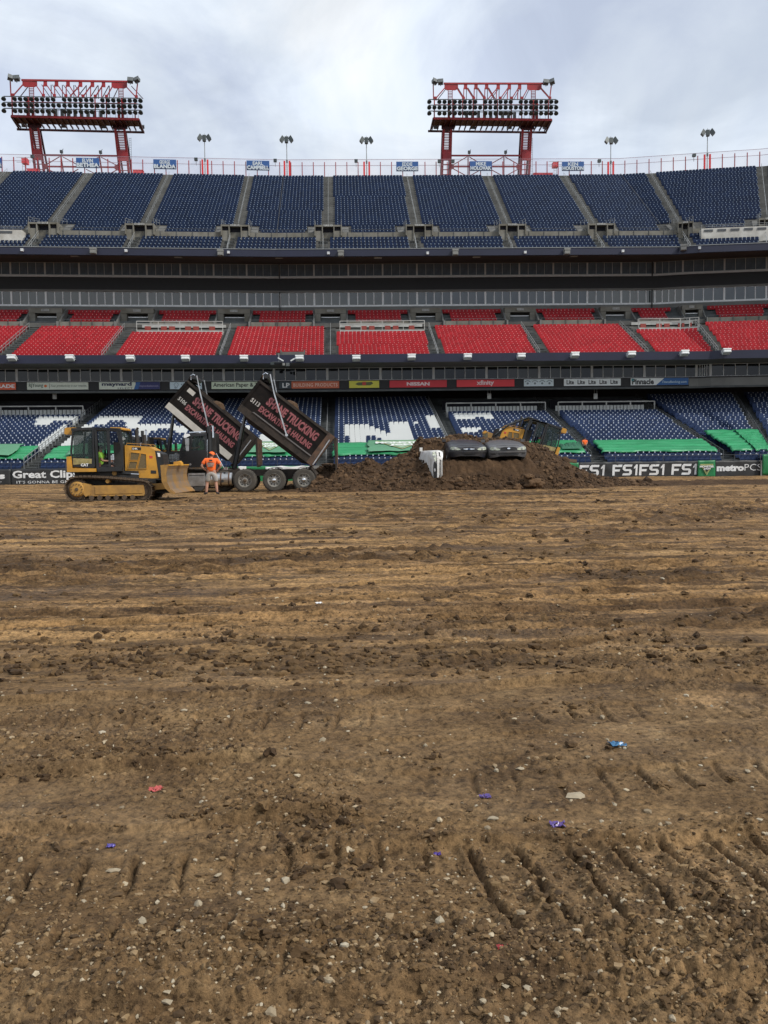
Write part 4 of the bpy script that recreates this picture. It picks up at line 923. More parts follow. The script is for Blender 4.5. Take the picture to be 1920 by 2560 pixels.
for k,(a,b) in enumerate(segs):
    tarp(a+.55, b-.62, TARP0, TARP1 if k < 6 else 69.3, TL[k], tarp_g, 3+k*7, amp=.026 if k < 6 else .05)
def sheer(px0, px1, k, label, logo=True):
    s0, s1 = S(px0,63.3,1.9), S(px1,63.3,1.9); o = tarp(s0, s1, TARP0-.02, TARP1+.02, label, tarp_s, 40+k, over=.14, amp=.004, name='banner', hang=False)
    o['group'] = 'pale logo banners laid on the tarps'
    if logo:
        sc = (s0+s1)/2; th = math.atan(.27*1.0); m3 = Matrix.Rotation(-(math.pi/2-th)*0, 3, 'X')
        W = (s1-s0)*.38; LD = TARP1-TARP0-.6
        def put(mb, m_, nm, lift):
            v = np.array(mb.v); dd = 63.5 + v[:,2]*LD; q = P(sc+v[:,0], dd, .95+.27*(dd-62.45)+.80+.19+lift); mb.v = [tuple(p) for p in q]; mb.build(nm, m_, o)
        tri = lambda a: MB().add([(-W*a,0,.5+.42*a),(W*a,0,.5+.42*a),(0,0,.5-.5*a)],[(0,2,1)])
        put(tri(1.0), mat('pale_gold_ink',(.42,.44,.22),.5), 'emblem', .01); put(tri(.88), tarp_s, 'emblem', .02); put(tri(.76), mat('pale_cream_ink',(.32,.42,.30),.5), 'emblem', .03)
        for txt,wd,z0,z1 in (('MONSTER',W*2.0,.58,.80),('JAM',W*.95,.30,.53)):
            mb = text_mesh(txt, wd, z1-z0, 0, .06); v = np.array(mb.v); v[:,0] -= wd/2; v[:,2] += z0; mb.v = [tuple(p) for p in v]; put(mb, mat('pale_white_ink',(.66,.70,.66),.5), 'lettering', .045)
sheer(921, 1092, 1, 'pale green banner with a triangular emblem, laid on the tarp above the pile')
sheer(622, 722, 2, 'pale green banner with a faded emblem, seen between the two truck beds')
sheer(-60, 25, 3, 'pale green banner lying on the tarp at the left edge', False)
sheer(166, 240, 4, 'pale green banner corner seen behind the left bulldozer cab', False)
# ================================================================== DIRT FLOOR
def worley(x, y, seed=0):
    ix = np.floor(x); iy = np.floor(y); best = np.full(x.shape, 9.0)
    for a in (-1,0,1):
        for b in (-1,0,1):
            cx = ix+a; cy = iy+b; px = cx+_hash(cx,cy,seed); py = cy+_hash(cx,cy,seed+77)
            best = np.minimum(best, (px-x)**2+(py-y)**2)
    return np.sqrt(best)
def rut_field(x, y):
    """long ruts pressed by tracks and tyres, running roughly across the field"""
    h = np.zeros_like(x); wet = np.zeros_like(x)  # wet: closeness to the middle of a rut
    rr = np.random.default_rng(12)
    L_ = []
    for g in range(40):
        y0 = 6.3 + 30*(rr.random()**1.2); sl = rr.uniform(.12,.62) if rr.random() < .66 else rr.uniform(-.18,.10); cv = rr.uniform(-.022,.022); x0 = rr.uniform(-14,14); ln = rr.uniform(5,18); sp_ = rr.uniform(.16,.34)*(1+y0*.03)
        for k in range(rr.integers(2,6)): L_.append((y0+k*sp_*rr.uniform(.8,1.2), sl+rr.uniform(-.006,.006), cv, x0+rr.uniform(-2,2), ln*rr.uniform(.6,1.1), rr.uniform(.035,.075)*(1+y0*.035), rr.uniform(.028,.075)*(1+y0*.02)))
    for i,(y0,sl,cv,x0,ln,wd,dp) in enumerate(L_):
        K = np.nonzero((np.abs(y-(y0+sl*(x-x0)+cv*(x-x0)**2)) < 4*wd+.13) & (np.abs(x-x0) < ln*1.5))
        if K[0].size == 0: continue
        xx = x[K]; yy = y[K]
        yc = y0 + sl*(xx-x0) + cv*(xx-x0)**2 + .12*fbm(xx*.5, np.full_like(xx, i*3.), 2, 30+i)
        m_ = np.exp(-((xx-x0)/ln)**4)*(.55+.45*np.clip(fbm(xx*.6, np.full_like(xx,i*1.7),2,90+i)*2+.6,0,1)); u = (yy-yc)/wd
        m_ = m_*(.7+.6*np.abs(fbm(xx*3.,yy*2.,3,190)))
        h[K] += m_*dp*(-np.exp(-u*u) + .75*np.exp(-(u-1.6)**2*1.6) + .55*np.exp(-(u+1.6)**2*1.6)); wet[K] = np.maximum(wet[K], m_*np.exp(-(u*.7)**2))
    return h, wet
def cleats(x, y, yc, wd, pitch, tilt, depth, seed):
    """one crawler track print running across: pads with narrow grooves between them"""
    yc = yc + .06*fbm(x*.7, x*0+seed, 2, seed); u = (y-yc)/wd; inside = sstep(1.05,.9,np.abs(u))
    ph = (x + tilt*(y-yc) + .05*fbm(x*1.7,y*3,3,seed+3))/pitch; f = np.abs(ph-np.round(ph))*pitch
    brk_ = np.clip(.70+fbm(x*1.3,y*2.2,3,seed+8)*2.0,0,1)
    gr = np.exp(-(f/(.0095+.006*fbm(x*3,y*5,2,seed+9)))**2)*depth*brk_*.95
    lip = np.exp(-((f-.028)/.014)**2)*depth*(.35+.8*np.abs(fbm(x*13,y*13,3,seed+21)))*brk_
    return inside*(-.012-gr+lip), inside, gr*inside
def ground_h(x, y, fine=True):
    x = np.asarray(x,float); y = np.asarray(y,float); shp = x.shape; x = x.ravel(); y = y.ravel()
    r = _ground_h(x, y, fine); return tuple(a.reshape(shp) for a in r)
def _ground_h(x, y, fine):
    h = .05*fbm(x*.10,y*.13,3,1) + .022*fbm(x*.45,y*.7,3,9)
    rh, wet = rut_field(x, y); fade = sstep(4.4,6.5,y)*sstep(42,34,y); h = h + rh*fade; wet = wet*fade
    # dark clod windrows
    wind = np.zeros_like(x)
    for (yc,sl,x0,ln,a,wd) in ((6.05,.0,.4,3.2,.042,.34),(5.75,.0,2.3,1.6,.05,.22),(6.6,.03,-1.2,1.6,.03,.18),(7.1,.05,2.4,2.0,.05,.16),(8.6,.0,1.4,.8,.045,.15),(9.9,.03,4.4,2.6,.05,.3),(11.4,.02,-3.9,1.3,.05,.22),(12.3,.04,1.5,5.0,.045,.3),(12.9,0,-4.8,1.6,.05,.3),(16.4,.0,.3,2.6,.06,.45),(16.9,0,-7,4,.05,.5),(21.0,.02,9,5,.07,.6),(20,.03,4.5,2.5,.06,.5),(25,.03,-6,6,.05,.7),(31,.0,-5,8,.05,.8),(34,.0,9,9,.06,1.0),(27,0,8,5,.07,.6)):
        K = np.nonzero((np.abs(x-x0) < ln*1.5) & (np.abs(y-yc-sl*x) < wd*2.2))
        if K[0].size == 0: continue
        xx = x[K]; yy = y[K]
        wind[K] = np.maximum(wind[K], np.exp(-((xx-x0)/ln)**4)*np.exp(-((yy-yc-sl*xx)/wd)**2)*np.clip(.5+1.6*fbm(xx*.8,yy*.6,3,61),0,1)*a/.05)
    h = h + .035*wind*(.4+1.8*np.clip(.75-worley(x*6,y*5,3),0,1))
    ck = np.zeros_like(x)
    if fine:
        near = sstep(9.0, 6.0, y); ck = np.zeros_like(x)
        K = np.nonzero(near > 0)[0]
        if K.size: dh, dc = near_detail(x[K], y[K], near[K]); h[K] += dh; ck[K] = dc
        K = np.nonzero(near < 1)[0]
        if K.size:
            X_, Y_ = x[K], y[K]
            h[K] += (1-near[K])*(.030*np.clip(.7-worley(X_*7,Y_*5,8),0,1)*np.clip(.3+2*fbm(X_*.5,Y_*.6,3,47),0,1)+.022*fbm(X_*2.2,Y_*3.5,4,48)+.02*np.clip(.65-worley(X_*14,Y_*11,9),0,1))
    return h, wet, wind, ck
def near_detail(x, y, near):
    c1,i1,g1 = cleats(x,y,2.76,.30,.172,.06,.034,11); c2,i2,g2 = cleats(x,y,3.62,.16,.190,-.05,.020,12); c3,i3,g3 = cleats(x,y,4.60,.16,.185,.02,.022,13); c4,i4,g4 = cleats(x,y,6.1,.2,.19,.05,.016,14)
    s2 = sstep(-.2,.5,x)*.8+.2; h = near*(c1 + c2*s2 + c3*.9 + c4*.7)
    for (yc,a,sd,x0,x1) in ((3.30,.035,21,-3,.2),(3.93,.030,22,-3,3),(4.25,.014,23,0,3),(5.15,.03,24,-4,4),(2.20,.025,25,-1,2),(3.05,.022,26,-.6,2)):
        e = yc-y+.11*fbm(x*1.6,x*0+sd,4,sd)+.02*x*(.5-(sd%2)); h = h + near*1.7*a*sstep(.014,-.014,e)*np.exp(-np.clip(-e,0,9)*5)*sstep(x0,x0+.4,x)*sstep(x1,x1-.4,x)*np.clip(.7+fbm(x*1.1,y*0+sd,2,sd+4)*1.2,0,1.2)
    inside = np.maximum.reduce([i1, i3*.9, i2*s2, i4*.6])*near
    rough = np.clip(.55+1.5*fbm(x*.9,y*1.1,3,33),0,1)*(1-inside*.75)
    h = h + near*rough*(.034*np.clip(.62-worley(x*22,y*20,5),0,1)+.020*np.clip(.6-worley(x*48,y*44,7),0,1) + .012*np.abs(fbm(x*9,y*9,4,44)))
    crumb = np.exp(-((y-2.42-.04*x)/.22)**2)*sstep(-1.4,.1,x) + .9*np.exp(-((y-2.1)/.25)**2)
    h = h + near*crumb*(.034*np.clip(.7-worley(x*15,y*14,6),0,1)+.026*np.clip(.7-worley(x*34,y*32,16),0,1)+.014*fbm(x*4,y*4,3,45))
    return h + near*(.25+rough*.75)*(.008*fbm(x*12,y*12,4,46,.62)+.010*np.clip(.6-worley(x*30,y*27,52),0,1)+.005*fbm(x*40,y*40,2,49))+near*.012*fbm(x*3.1,y*4.2,3,51), (g1+g3+g2)*near
def build_ground():
    ys = [1.2]
    while ys[-1] < 63: y = ys[-1]; ys.append(y + min(.15, max(.0055, y*y*.00062)))
    ys = np.array(ys); nu = 760; u = np.linspace(-1,1,nu)
    hw = .55*ys+1.1; X = ys[:,None]*math.tan(YAW)*1.0 + u[None,:]*hw[:,None]; Y = np.repeat(ys[:,None], nu, 1)
    H, wet, wind, ck = ground_h(X, Y)
    # outer skirt so the sheet goes on to every side
    X = np.column_stack([np.full(len(ys),-260.), X, np.full(len(ys),260.)]); Y = np.column_stack([ys,Y,ys]); z0 = np.zeros((len(ys),1))
    H = np.column_stack([z0,H,z0]); wet = np.column_stack([z0,wet,z0]); wind = np.column_stack([z0,wind,z0]); ck = np.column_stack([z0,ck,z0])
    def addrow(A, v, top=True):
        r = np.full((1,A.shape[1]), v) if not isinstance(v, np.ndarray) else v
        return np.vstack([r, A]) if top else np.vstack([A, r])
    X = addrow(X, X[:1].copy()); Y = addrow(Y, -60.0); H = addrow(H, 0.0); wet = addrow(wet,0.); wind = addrow(wind,0.); ck = addrow(ck,0.)
    X = addrow(X, X[-1:].copy(), False); Y = addrow(Y, 320.0, False); H = addrow(H, 0.0, False); wet = addrow(wet,0.,False); wind = addrow(wind,0.,False); ck = addrow(ck,0.,False)
    nr, nc = X.shape; V = np.column_stack([X.ravel(),Y.ravel(),H.ravel()]); idx = np.arange(nr*nc).reshape(nr,nc)
    F = np.stack([idx[:-1,:-1],idx[:-1,1:],idx[1:,1:],idx[1:,:-1]],-1).reshape(-1,4)
    o = np_mesh('ground', V, F, ground_mat(), smooth=True)
    me = o.data
    for nm, arr in (('rut', wet), ('clod', wind), ('groove', np.clip(ck*30,0,1))):
        a = me.attributes.new(nm, 'FLOAT', 'POINT'); a.data.foreach_set('value', arr.ravel().astype(np.float32))
    o['kind'] = 'structure'; return o
def ground_mat():
    mt = bpy.data.materials.new('packed_dirt'); mt.use_nodes = True; t = mt.node_tree; b = t.nodes['Principled BSDF']; NN = t.nodes.new; LL = t.links.new
    g = NN('ShaderNodeNewGeometry')
    def nz(scale, det=6, rough=.6, stretch=(1,1,1), off=(0,0,0), rot=-.05):
        mp = NN('ShaderNodeMapping'); mp.inputs['Rotation'].default_value = (0,0,rot if stretch[0] < .5 else 0); mp.inputs['Scale'].default_value = stretch; mp.inputs['Location'].default_value = off; LL(g.outputs['Position'], mp.inputs[0])
        n = NN('ShaderNodeTexNoise'); n.inputs['Scale'].default_value = scale; n.inputs['Detail'].default_value = det; n.inputs['Roughness'].default_value = rough; n.inputs['Distortion'].default_value = .5 if stretch[0] < .5 else 0; LL(mp.outputs[0], n.inputs[0]); return n.outputs[0]
    def ramp(src, stops):
        r = NN('ShaderNodeValToRGB'); e = r.color_ramp.elements
        while len(e) < len(stops): e.new(.5)
        for i,(p,c) in enumerate(stops): e[i].position = p; e[i].color = (*c,1) if len(c) == 3 else c
        LL(src, r.inputs[0]); return r.outputs[0]
    def mix(f, a, c, bt='MIX'):
        m_ = NN('ShaderNodeMix'); m_.data_type = 'RGBA'; m_.blend_type = bt
        for s_, v in ((m_.inputs[0], f),(m_.inputs[6], a),(m_.inputs[7], c)):
            if hasattr(v, 'links'): LL(v, s_)
            elif isinstance(v, tuple): s_.default_value = (*v,1)
            else: s_.default_value = v
        return m_.outputs[2]
    def attr(nm): a = NN('ShaderNodeAttribute'); a.attribute_name = nm; return a.outputs['Fac']
    tan_ = (.415,.255,.108); mid = (.21,.122,.050); dk = (.055,.031,.013)
    sp = NN('ShaderNodeSeparateXYZ'); LL(g.outputs['Position'], sp.inputs[0])
    mr = NN('ShaderNodeMapRange'); mr.inputs['From Min'].default_value = 7.6; mr.inputs['From Max'].default_value = 4.8; LL(sp.outputs[1], mr.inputs[0])
    far = NN('ShaderNodeMath'); far.operation = 'SUBTRACT'; far.inputs[0].default_value = 1.0; LL(mr.outputs[0], far.inputs[1])
    def mul(a, v):
        q = NN('ShaderNodeMath'); q.operation = 'MULTIPLY'; q.use_clamp = True; LL(a, q.inputs[0])
        if hasattr(v,'links'): LL(v, q.inputs[1])
        else: q.inputs[1].default_value = v
        return q.outputs[0]
    base = ramp(nz(.35,7,.65,(.35,1.3,1)), [(.32,mid),(.50,(.31,.184,.078)),(.64,tan_)])
    base = mix(mul(ramp(nz(1.0,9,.74,(.16,1.9,1),(1,4,0),-.42),[(.47,(0,0,0)),(.55,(1,1,1))]),.85), base, dk)       # thin dark drag lines
    base = mix(mul(ramp(nz(.7,8,.70,(.18,1.7,1),(7,2,0),.12),[(.50,(0,0,0)),(.60,(1,1,1))]),.7), base, (.075,.046,.026))
    base = mix(mul(ramp(nz(1.5,8,.7,(.25,2.4,1),(3,9,0),-.25),[(.56,(0,0,0)),(.66,(1,1,1))]),.5), base, (.46,.29,.14))
    nearc = ramp(nz(1.7,10,.70), [(.32,(.064,.038,.018)),(.45,(.130,.080,.038)),(.57,(.186,.118,.057)),(.72,(.32,.215,.108))])
    nearc = mix(mul(ramp(nz(3.2,9,.7,(.6,1.4,1),(2,2,0)),[(.52,(0,0,0)),(.64,(1,1,1))]),.6), nearc, (.060,.038,.023))
    c = mix(mul(mr.outputs[0],.92), base, nearc)
    c = mix(ramp(nz(.9,7,.68,(1,1.6,1),(5,3,0)),[(.57,(0,0,0)),(.70,(.6,.6,.6))]), c, (.40,.25,.12))       # ochre smears
    c = mix(mul(attr('rut'),.85), c, (.070,.039,.017))  # ruts coloured darker along their middle
    c = mix(mul(attr('clod'),.85), c, (.055,.032,.015))
    c = mix(mul(attr('groove'),.45), c, (.055,.034,.021))
    cr = NN('ShaderNodeMix'); cr.data_type = 'RGBA'; cr.blend_type = 'MULTIPLY'; cr.inputs[0].default_value = 1; LL(c, cr.inputs[6]); LL(ramp(nz(26,7,.85),[(.38,(.30,.28,.26)),(.49,(.92,.92,.92)),(.64,(1.55,1.52,1.48))]), cr.inputs[7]); c = cr.outputs[2]
    cs = NN('ShaderNodeMix'); cs.data_type = 'RGBA'; cs.blend_type = 'MULTIPLY'; LL(far.outputs[0], cs.inputs[0]); LL(c, cs.inputs[6]); LL(ramp(nz(5,8,.8,(.7,1.6,1),(4,4,0)),[(.36,(.38,.36,.34)),(.48,(.95,.95,.95)),(.64,(1.3,1.28,1.25))]), cs.inputs[7]); c = cs.outputs[2]
    pe = ramp(nz(70,3,.6,(1,1,1),(2,8,1)),[(.69,(0,0,0)),(.73,(1,1,1))]); c = mix(pe, c, (.33,.27,.18))
    LL(c, b.inputs['Base Color'])
    rg = ramp(nz(1.1,7,.65,(1,1.5,1),(9,1,0)),[(.40,(.62,.62,.62)),(.54,(.95,.95,.95))]); LL(rg, b.inputs['Roughness']); b.inputs['Specular IOR Level'].default_value = .18
    bp = NN('ShaderNodeBump'); bp.inputs['Distance'].default_value = .022; bp.inputs['Strength'].default_value = 1.0
    s1 = NN('ShaderNodeMath'); s1.operation = 'ADD'; LL(nz(9,9,.72), s1.inputs[0])
    s2 = NN('ShaderNodeMath'); s2.operation = 'MULTIPLY'; s2.inputs[1].default_value = .35; LL(nz(55,6,.7), s2.inputs[0]); LL(s2.outputs[0], s1.inputs[1]); LL(s1.outputs[0], bp.inputs['Height'])
    LL(bp.outputs[0], b.inputs['Normal']); return mt
ground = build_ground()
# ------------------------------------------------------------------ loose clods, stones and gravel
def rock_templates(n, sub, seed, rough=.35, flat=.7):
    import bmesh
    out_ = []; rr = np.random.default_rng(seed)
    for i in range(n):
        bm = bmesh.new(); bmesh.ops.create_icosphere(bm, subdivisions=sub, radius=1); V = np.array([v.co[:] for v in bm.verts]); F = np.array([[v.index for v in f.verts] for f in bm.faces]); bm.free()
        o = rr.uniform(0,50,3); f1 = fbm(V[:,0]*1.3+o[0]+V[:,2], V[:,1]*1.3+o[1]-V[:,2]*.7, 3, seed+i); f2 = fbm(V[:,0]*3+o[1], V[:,1]*3+V[:,2]*3+o[2], 2, seed+i+40)
        f3 = fbm(V[:,0]*6+V[:,2]*5+o[0], V[:,1]*6-V[:,2]*5+o[1], 2, seed+i+90); V = V*(1+rough*.8*f1+rough*.7*f2+rough*.5*f3)[:,None]*np.array([1, rr.uniform(.65,1), flat*rr.uniform(.6,1)]); out_.append((V,F))
    return out_
def rocks_stuff(name, pts, sz, tps, m_, sink=.35, seed=0, smooth=False):
    rr = np.random.default_rng(seed); Vs=[]; Fs=[]; b = 0; k = rr.integers(0,len(tps),len(pts))
    for j,(V,F) in enumerate(tps):
        q = np.where(k == j)[0]
        if not len(q): continue
        a = rr.uniform(0,6.283,len(q)); c = np.cos(a)[:,None]; s_ = np.sin(a)[:,None]; sc = sz[q][:,None]; st = rr.uniform(.8,1.35,(len(q),1))
        X = (V[None,:,0]*c - V[None,:,1]*s_)*sc*st + pts[q,0:1]; Y = (V[None,:,0]*s_+V[None,:,1]*c)*sc + pts[q,1:2]; Z = V[None,:,2]*sc + pts[q,2:3] + sc*(.5-sink)
        Vs.append(np.stack([X,Y,Z],-1).reshape(-1,3)); Fs.append((F[None]+(np.arange(len(q))*len(V))[:,None,None]).reshape(-1,3)+b); b += len(q)*len(V)
    o = np_mesh(name, np.concatenate(Vs), np.concatenate(Fs), m_, smooth=smooth); return o
def isl_mat(name, stops, rough=.9, bump=.01, bs=25):
    mt = bpy.data.materials.new(name); mt.use_nodes = True; t = mt.node_tree; b = t.nodes['Principled BSDF']; b.inputs['Roughness'].default_value = rough; b.inputs['Specular IOR Level'].default_value = .3
    g = t.nodes.new('ShaderNodeNewGeometry'); n = t.nodes.new('ShaderNodeTexNoise'); n.inputs['Scale'].default_value = 14; n.inputs['Detail'].default_value = 6; t.links.new(g.outputs['Position'], n.inputs[0])
    a = t.nodes.new('ShaderNodeMath'); a.operation = 'MULTIPLY_ADD'; a.inputs[1].default_value = .5; a.inputs[2].default_value = -.25; t.links.new(n.outputs[0], a.inputs[0])
    a2 = t.nodes.new('ShaderNodeMath'); a2.operation = 'ADD'; t.links.new(a.outputs[0], a2.inputs[0]); t.links.new(g.outputs['Random Per Island'], a2.inputs[1])
    r = t.nodes.new('ShaderNodeValToRGB'); e = r.color_ramp.elements
    while len(e) < len(stops): e.new(.5)
    for i,(p,c) in enumerate(stops): e[i].position = p; e[i].color = (*c,1)
    t.links.new(a2.outputs[0], r.inputs[0]); t.links.new(r.outputs[0], b.inputs['Base Color'])
    n2 = t.nodes.new('ShaderNodeTexNoise'); n2.inputs['Scale'].default_value = bs; n2.inputs['Detail'].default_value = 6; t.links.new(g.outputs['Position'], n2.inputs[0])
    bp = t.nodes.new('ShaderNodeBump'); bp.inputs['Distance'].default_value = bump; t.links.new(n2.outputs[0], bp.inputs['Height']); t.links.new(bp.outputs[0], b.inputs['Normal']); MATS[name] = mt; return mt
m_gravel = isl_mat('gravel', [(0,(.05,.030,.014)),(.60,(.130,.080,.036)),(.86,(.21,.138,.066)),(.94,(.28,.20,.115)),(1,(.42,.35,.24))], .85, .004, 60)
m_clod = isl_mat('dirt_clod', [(0,(.045,.026,.012)),(.6,(.080,.047,.020)),(1,(.14,.085,.037))], .95, .02, 22)
m_stone = isl_mat('pale_stone', [(0,(.17,.125,.075)),(.5,(.30,.245,.165)),(1,(.40,.35,.26))], .8, .006, 40)
def scatter(n, y0, y1, pw, seed, mask=None):
    rr = np.random.default_rng(seed); y = (y0**(1-pw) + rr.random(n)*(y1**(1-pw)-y0**(1-pw)))**(1/(1-pw)); x = y*math.tan(YAW)+rr.uniform(-1,1,n)*(.50*y+.5)
    if mask is not None: k = rr.random(n) < mask(x,y); x = x[k]; y = y[k]
    return x, y
G1 = rock_templates(9, 1, 3, .5, .95); G2 = rock_templates(6, 3, 9, .7, .85)
mk = lambda x,y: np.clip(.22+1.5*fbm(x*.9,y*1.1,3,33),.04,1)+.9*np.exp(-((y-2.35)/.3)**2)*sstep(-1.6,.2,x)
x,y = scatter(62000, 1.7, 9, 2.1, 101, mk); z = ground_h(x,y)[0]; rr = np.random.default_rng(5)
sz = np.clip(.0038*np.exp(rr.normal(0,.55,len(x))), .0016, .013)*(1+.12*(y-2)); o = rocks_stuff('gravel', np.column_stack([x,y,z]), sz, [(V,F) for V,F in rock_templates(8,1,3,.6,.85)], m_gravel, .35, 1); tag(o, kind='stuff')
x,y = scatter(2400, 1.8, 34, 1.9, 102, lambda x,y: np.clip(.35+.9*fbm(x*.5,y*.5,3,71),.05,1)); z = ground_h(x,y)[0]; rr = np.random.default_rng(6)
sz = np.clip(.0062*np.exp(rr.normal(0,.5,len(x))),.003,.02)*(1+.05*y); o = rocks_stuff('pale_gravel', np.column_stack([x,y,z]), sz*.8, G1, m_stone, .4, 2); tag(o, kind='stuff')
cl = lambda x,y: np.clip(ground_h(x,y,False)[2]*1.2,0,1)*.9+.06+.30*np.exp(-((y-6.3)/1.1)**2)*np.clip(.4+fbm(x*.8,y*.8,2,5)*2,0,1)
x,y = scatter(20000, 5.2, 40, 1.2, 103, cl); z = ground_h(x,y)[0]; rr = np.random.default_rng(7)
sz = np.clip(.015*np.exp(rr.normal(0,.6,len(x))),.005,.040)*(1+.035*y); big = sz > .045
o = rocks_stuff('small_clods', np.column_stack([x,y,z])[~big], sz[~big], G1, m_clod, .3, 3); tag(o, kind='stuff')
o = rocks_stuff('larger_clods', np.column_stack([x,y,z])[big], sz[big]*.8, rock_templates(6,2,29,.8,.75), m_clod, .4, 4, False); tag(o, kind='stuff')
Xs=[];Ys=[];rr = np.random.default_rng(88)
for (yc,x0,x1,wd,n_) in ((3.98,-1.7,.5,.07,420),(3.30,-1.6,.1,.06,420),(2.45,-.3,1.7,.13,700),(4.05,.9,2.4,.06,260),(4.75,-1.2,1.6,.10,320),(3.05,1.0,2.2,.12,320),(2.95,-.2,.9,.10,260)):
    xx = rr.uniform(x0,x1,n_); k = rr.random(n_) < np.clip(.25+1.7*fbm(xx*2.2,xx*0+yc,3,int(yc*9)),.04,1); xx = xx[k]; Xs.append(xx); Ys.append(yc+.08*fbm(xx*1.6,xx*0+2,3,8)+rr.normal(0,wd,len(xx)))
x = np.concatenate(Xs); y = np.concatenate(Ys); z = ground_h(x,y)[0]; sz = np.clip(.010*np.exp(rr.normal(0,.55,len(x))),.004,.032)
o = rocks_stuff('crumbled_clods', np.column_stack([x,y,z]), sz, rock_templates(6,2,29,.8,.85), m_clod, .35, 12, False); tag(o, kind='stuff')
# single clods and stones one can point at
def ground_pt(px, py):
    z = 0.0
    for _ in range(2):
        d = fw + rt*(px-960)/FPX + up*(1280-py)/FPX; q = CAMP + d*((z-CAM_H)/d[2]); z = float(ground_h(q[:1],q[1:2])[0][0])
    return np.array([q[0],q[1],z])
GM = []
for i,(V,F) in enumerate(G2):
    o_ = np_mesh('x', V*(1+.22*fbm(V[:,0:1]*4+V[:,2:3]*3,V[:,1:2]*4-V[:,2:3]*2,3,7)), F, m_clod, smooth=False); GM.append(o_.data); bpy.data.objects.remove(o_)
SM = []
for i,(V,F) in enumerate(rock_templates(6,1,19,.75,.55)):
    o_ = np_mesh('x', V, F, m_stone, smooth=False); SM.append(o_.data); bpy.data.objects.remove(o_)
CL = [(275,1395,34,'large dark clod on the tan floor below the left bulldozer'),(45,1535,26,'dark clod near the left edge at mid field'),(80,1605,18,'small dark clod near the left edge, below the larger one'),(965,1338,30,'dark clod in the middle of the field below the truck wheels'),(1010,1512,22,'dark clod left of the centre of the field'),(600,1632,30,'dark clod in the left cluster of the clod row'),(640,1640,26,'dark clod at the right of the left cluster of the clod row'),
(575,1660,20,'small clod in front of the left cluster of the clod row'),(925,1657,26,'dark clod near the middle of the clod row'),(1060,1665,24,'dark clod right of the middle of the clod row'),(1210,1700,26,'dark clod in the right part of the clod row'),(1420,1670,44,'wide dark clod at the right of the clod row'),(1450,1690,36,'dark clod overlapping the wide clod at the right'),(1745,1655,50,'large broad dark clod near the right edge'),(1680,1712,26,'dark clod below the broad clod at the right edge'),(1475,1755,20,'brown clod below the right part of the clod row'),
(1900,1700,30,'dark clod at the right edge of the photo'),(1400,1965,32,'rough dark clod on the wet mud at the right'),(1660,1965,40,'long rough clod on the wet mud near the right edge'),(1830,1950,28,'rough clod close to the right edge on wet mud'),(1330,2048,34,'knobbly clod left of the purple scrap'),(1425,2090,18,'small clod just below the purple scrap'),(1045,2440,34,'dark rough clod at the bottom, centre right'),(1290,2430,30,'dark crumbly clod in the lower right'),(190,1640,14,'small clod at the left end of the clod row'),(235,1665,16,'clod second from left in the clod row'),(375,1660,14,'clod third from left in the clod row'),(845,1965,30,'dark clod on the slab edge left of centre'),(440,2040,34,'crumbly clod on the slab edge at the left')]
for i,(px,py,s_,lb) in enumerate(CL):
    q = ground_pt(px,py); r_ = s_*q[1]/2173*.46; o_ = link('dirt_clod', GM[i%6], None, (q[0],q[1],q[2]+r_*.1), (0,0,i*1.3), (r_*1.25,r_,r_*.7)); tag(o_, lb, 'clod', 'loose clods on the floor')
ST = [(285,2178,34,'white stone on the mud in the lower left, above the track print'),(545,2190,26,'pale round stone right of the white stone in the lower left'),(355,2305,40,'flat buff stone in the lower left track print'),(1235,2050,34,'long pale stone left of the purple scrap'),(1440,1998,60,'large pale yellow stone on the mud at the right'),(1535,2013,20,'small white stone right of the large pale yellow stone'),(770,1757,24,'grey stone standing in the mid ground'),(460,1780,20,'small yellow stone at the left mid ground'),(1500,2425,26,'white angular stone in the lower right'),(1320,2447,34,'rounded pale stone at the bottom, right of centre'),
(1265,2478,20,'white pebble at the bottom right of centre'),(1475,2425,18,'pale pebble just left of the white angular stone'),(1040,2370,26,'pale stone in the crumbled band, centre right'),(1365,2375,26,'brown stone in the crumbled band, lower right'),(585,2465,24,'white stone at the bottom centre'),(420,2475,28,'buff stone at the bottom left of centre'),(1265,2550,30,'pale stone at the very bottom right'),(1300,1925,22,'upright white stone on wet mud at the right'),(118,1900,24,'flat white stone on wet mud at the left'),(1870,1925,26,'white stone near the right edge'),(690,2008,28,'grey and white stone on the slab edge left of centre'),(600,2005,22,'buff stone on the slab edge at the left'),(1620,2300,16,'small white stone in the right track print'),(210,2250,20,'pale stone at the far lower left'),(1710,2385,20,'pale stone at the lower right, near the edge'),(50,2360,22,'pale stone at the lower left edge')]
for i,(px,py,s_,lb) in enumerate(ST):
    q = ground_pt(px,py); r_ = s_*q[1]/2173*.5; o_ = link('stone', SM[i%6], None, (q[0],q[1],q[2]+r_*.15), (0,0,i*.9), (r_,r_*.8,r_*.55)); tag(o_, lb, 'stone', 'pale stones on the floor')
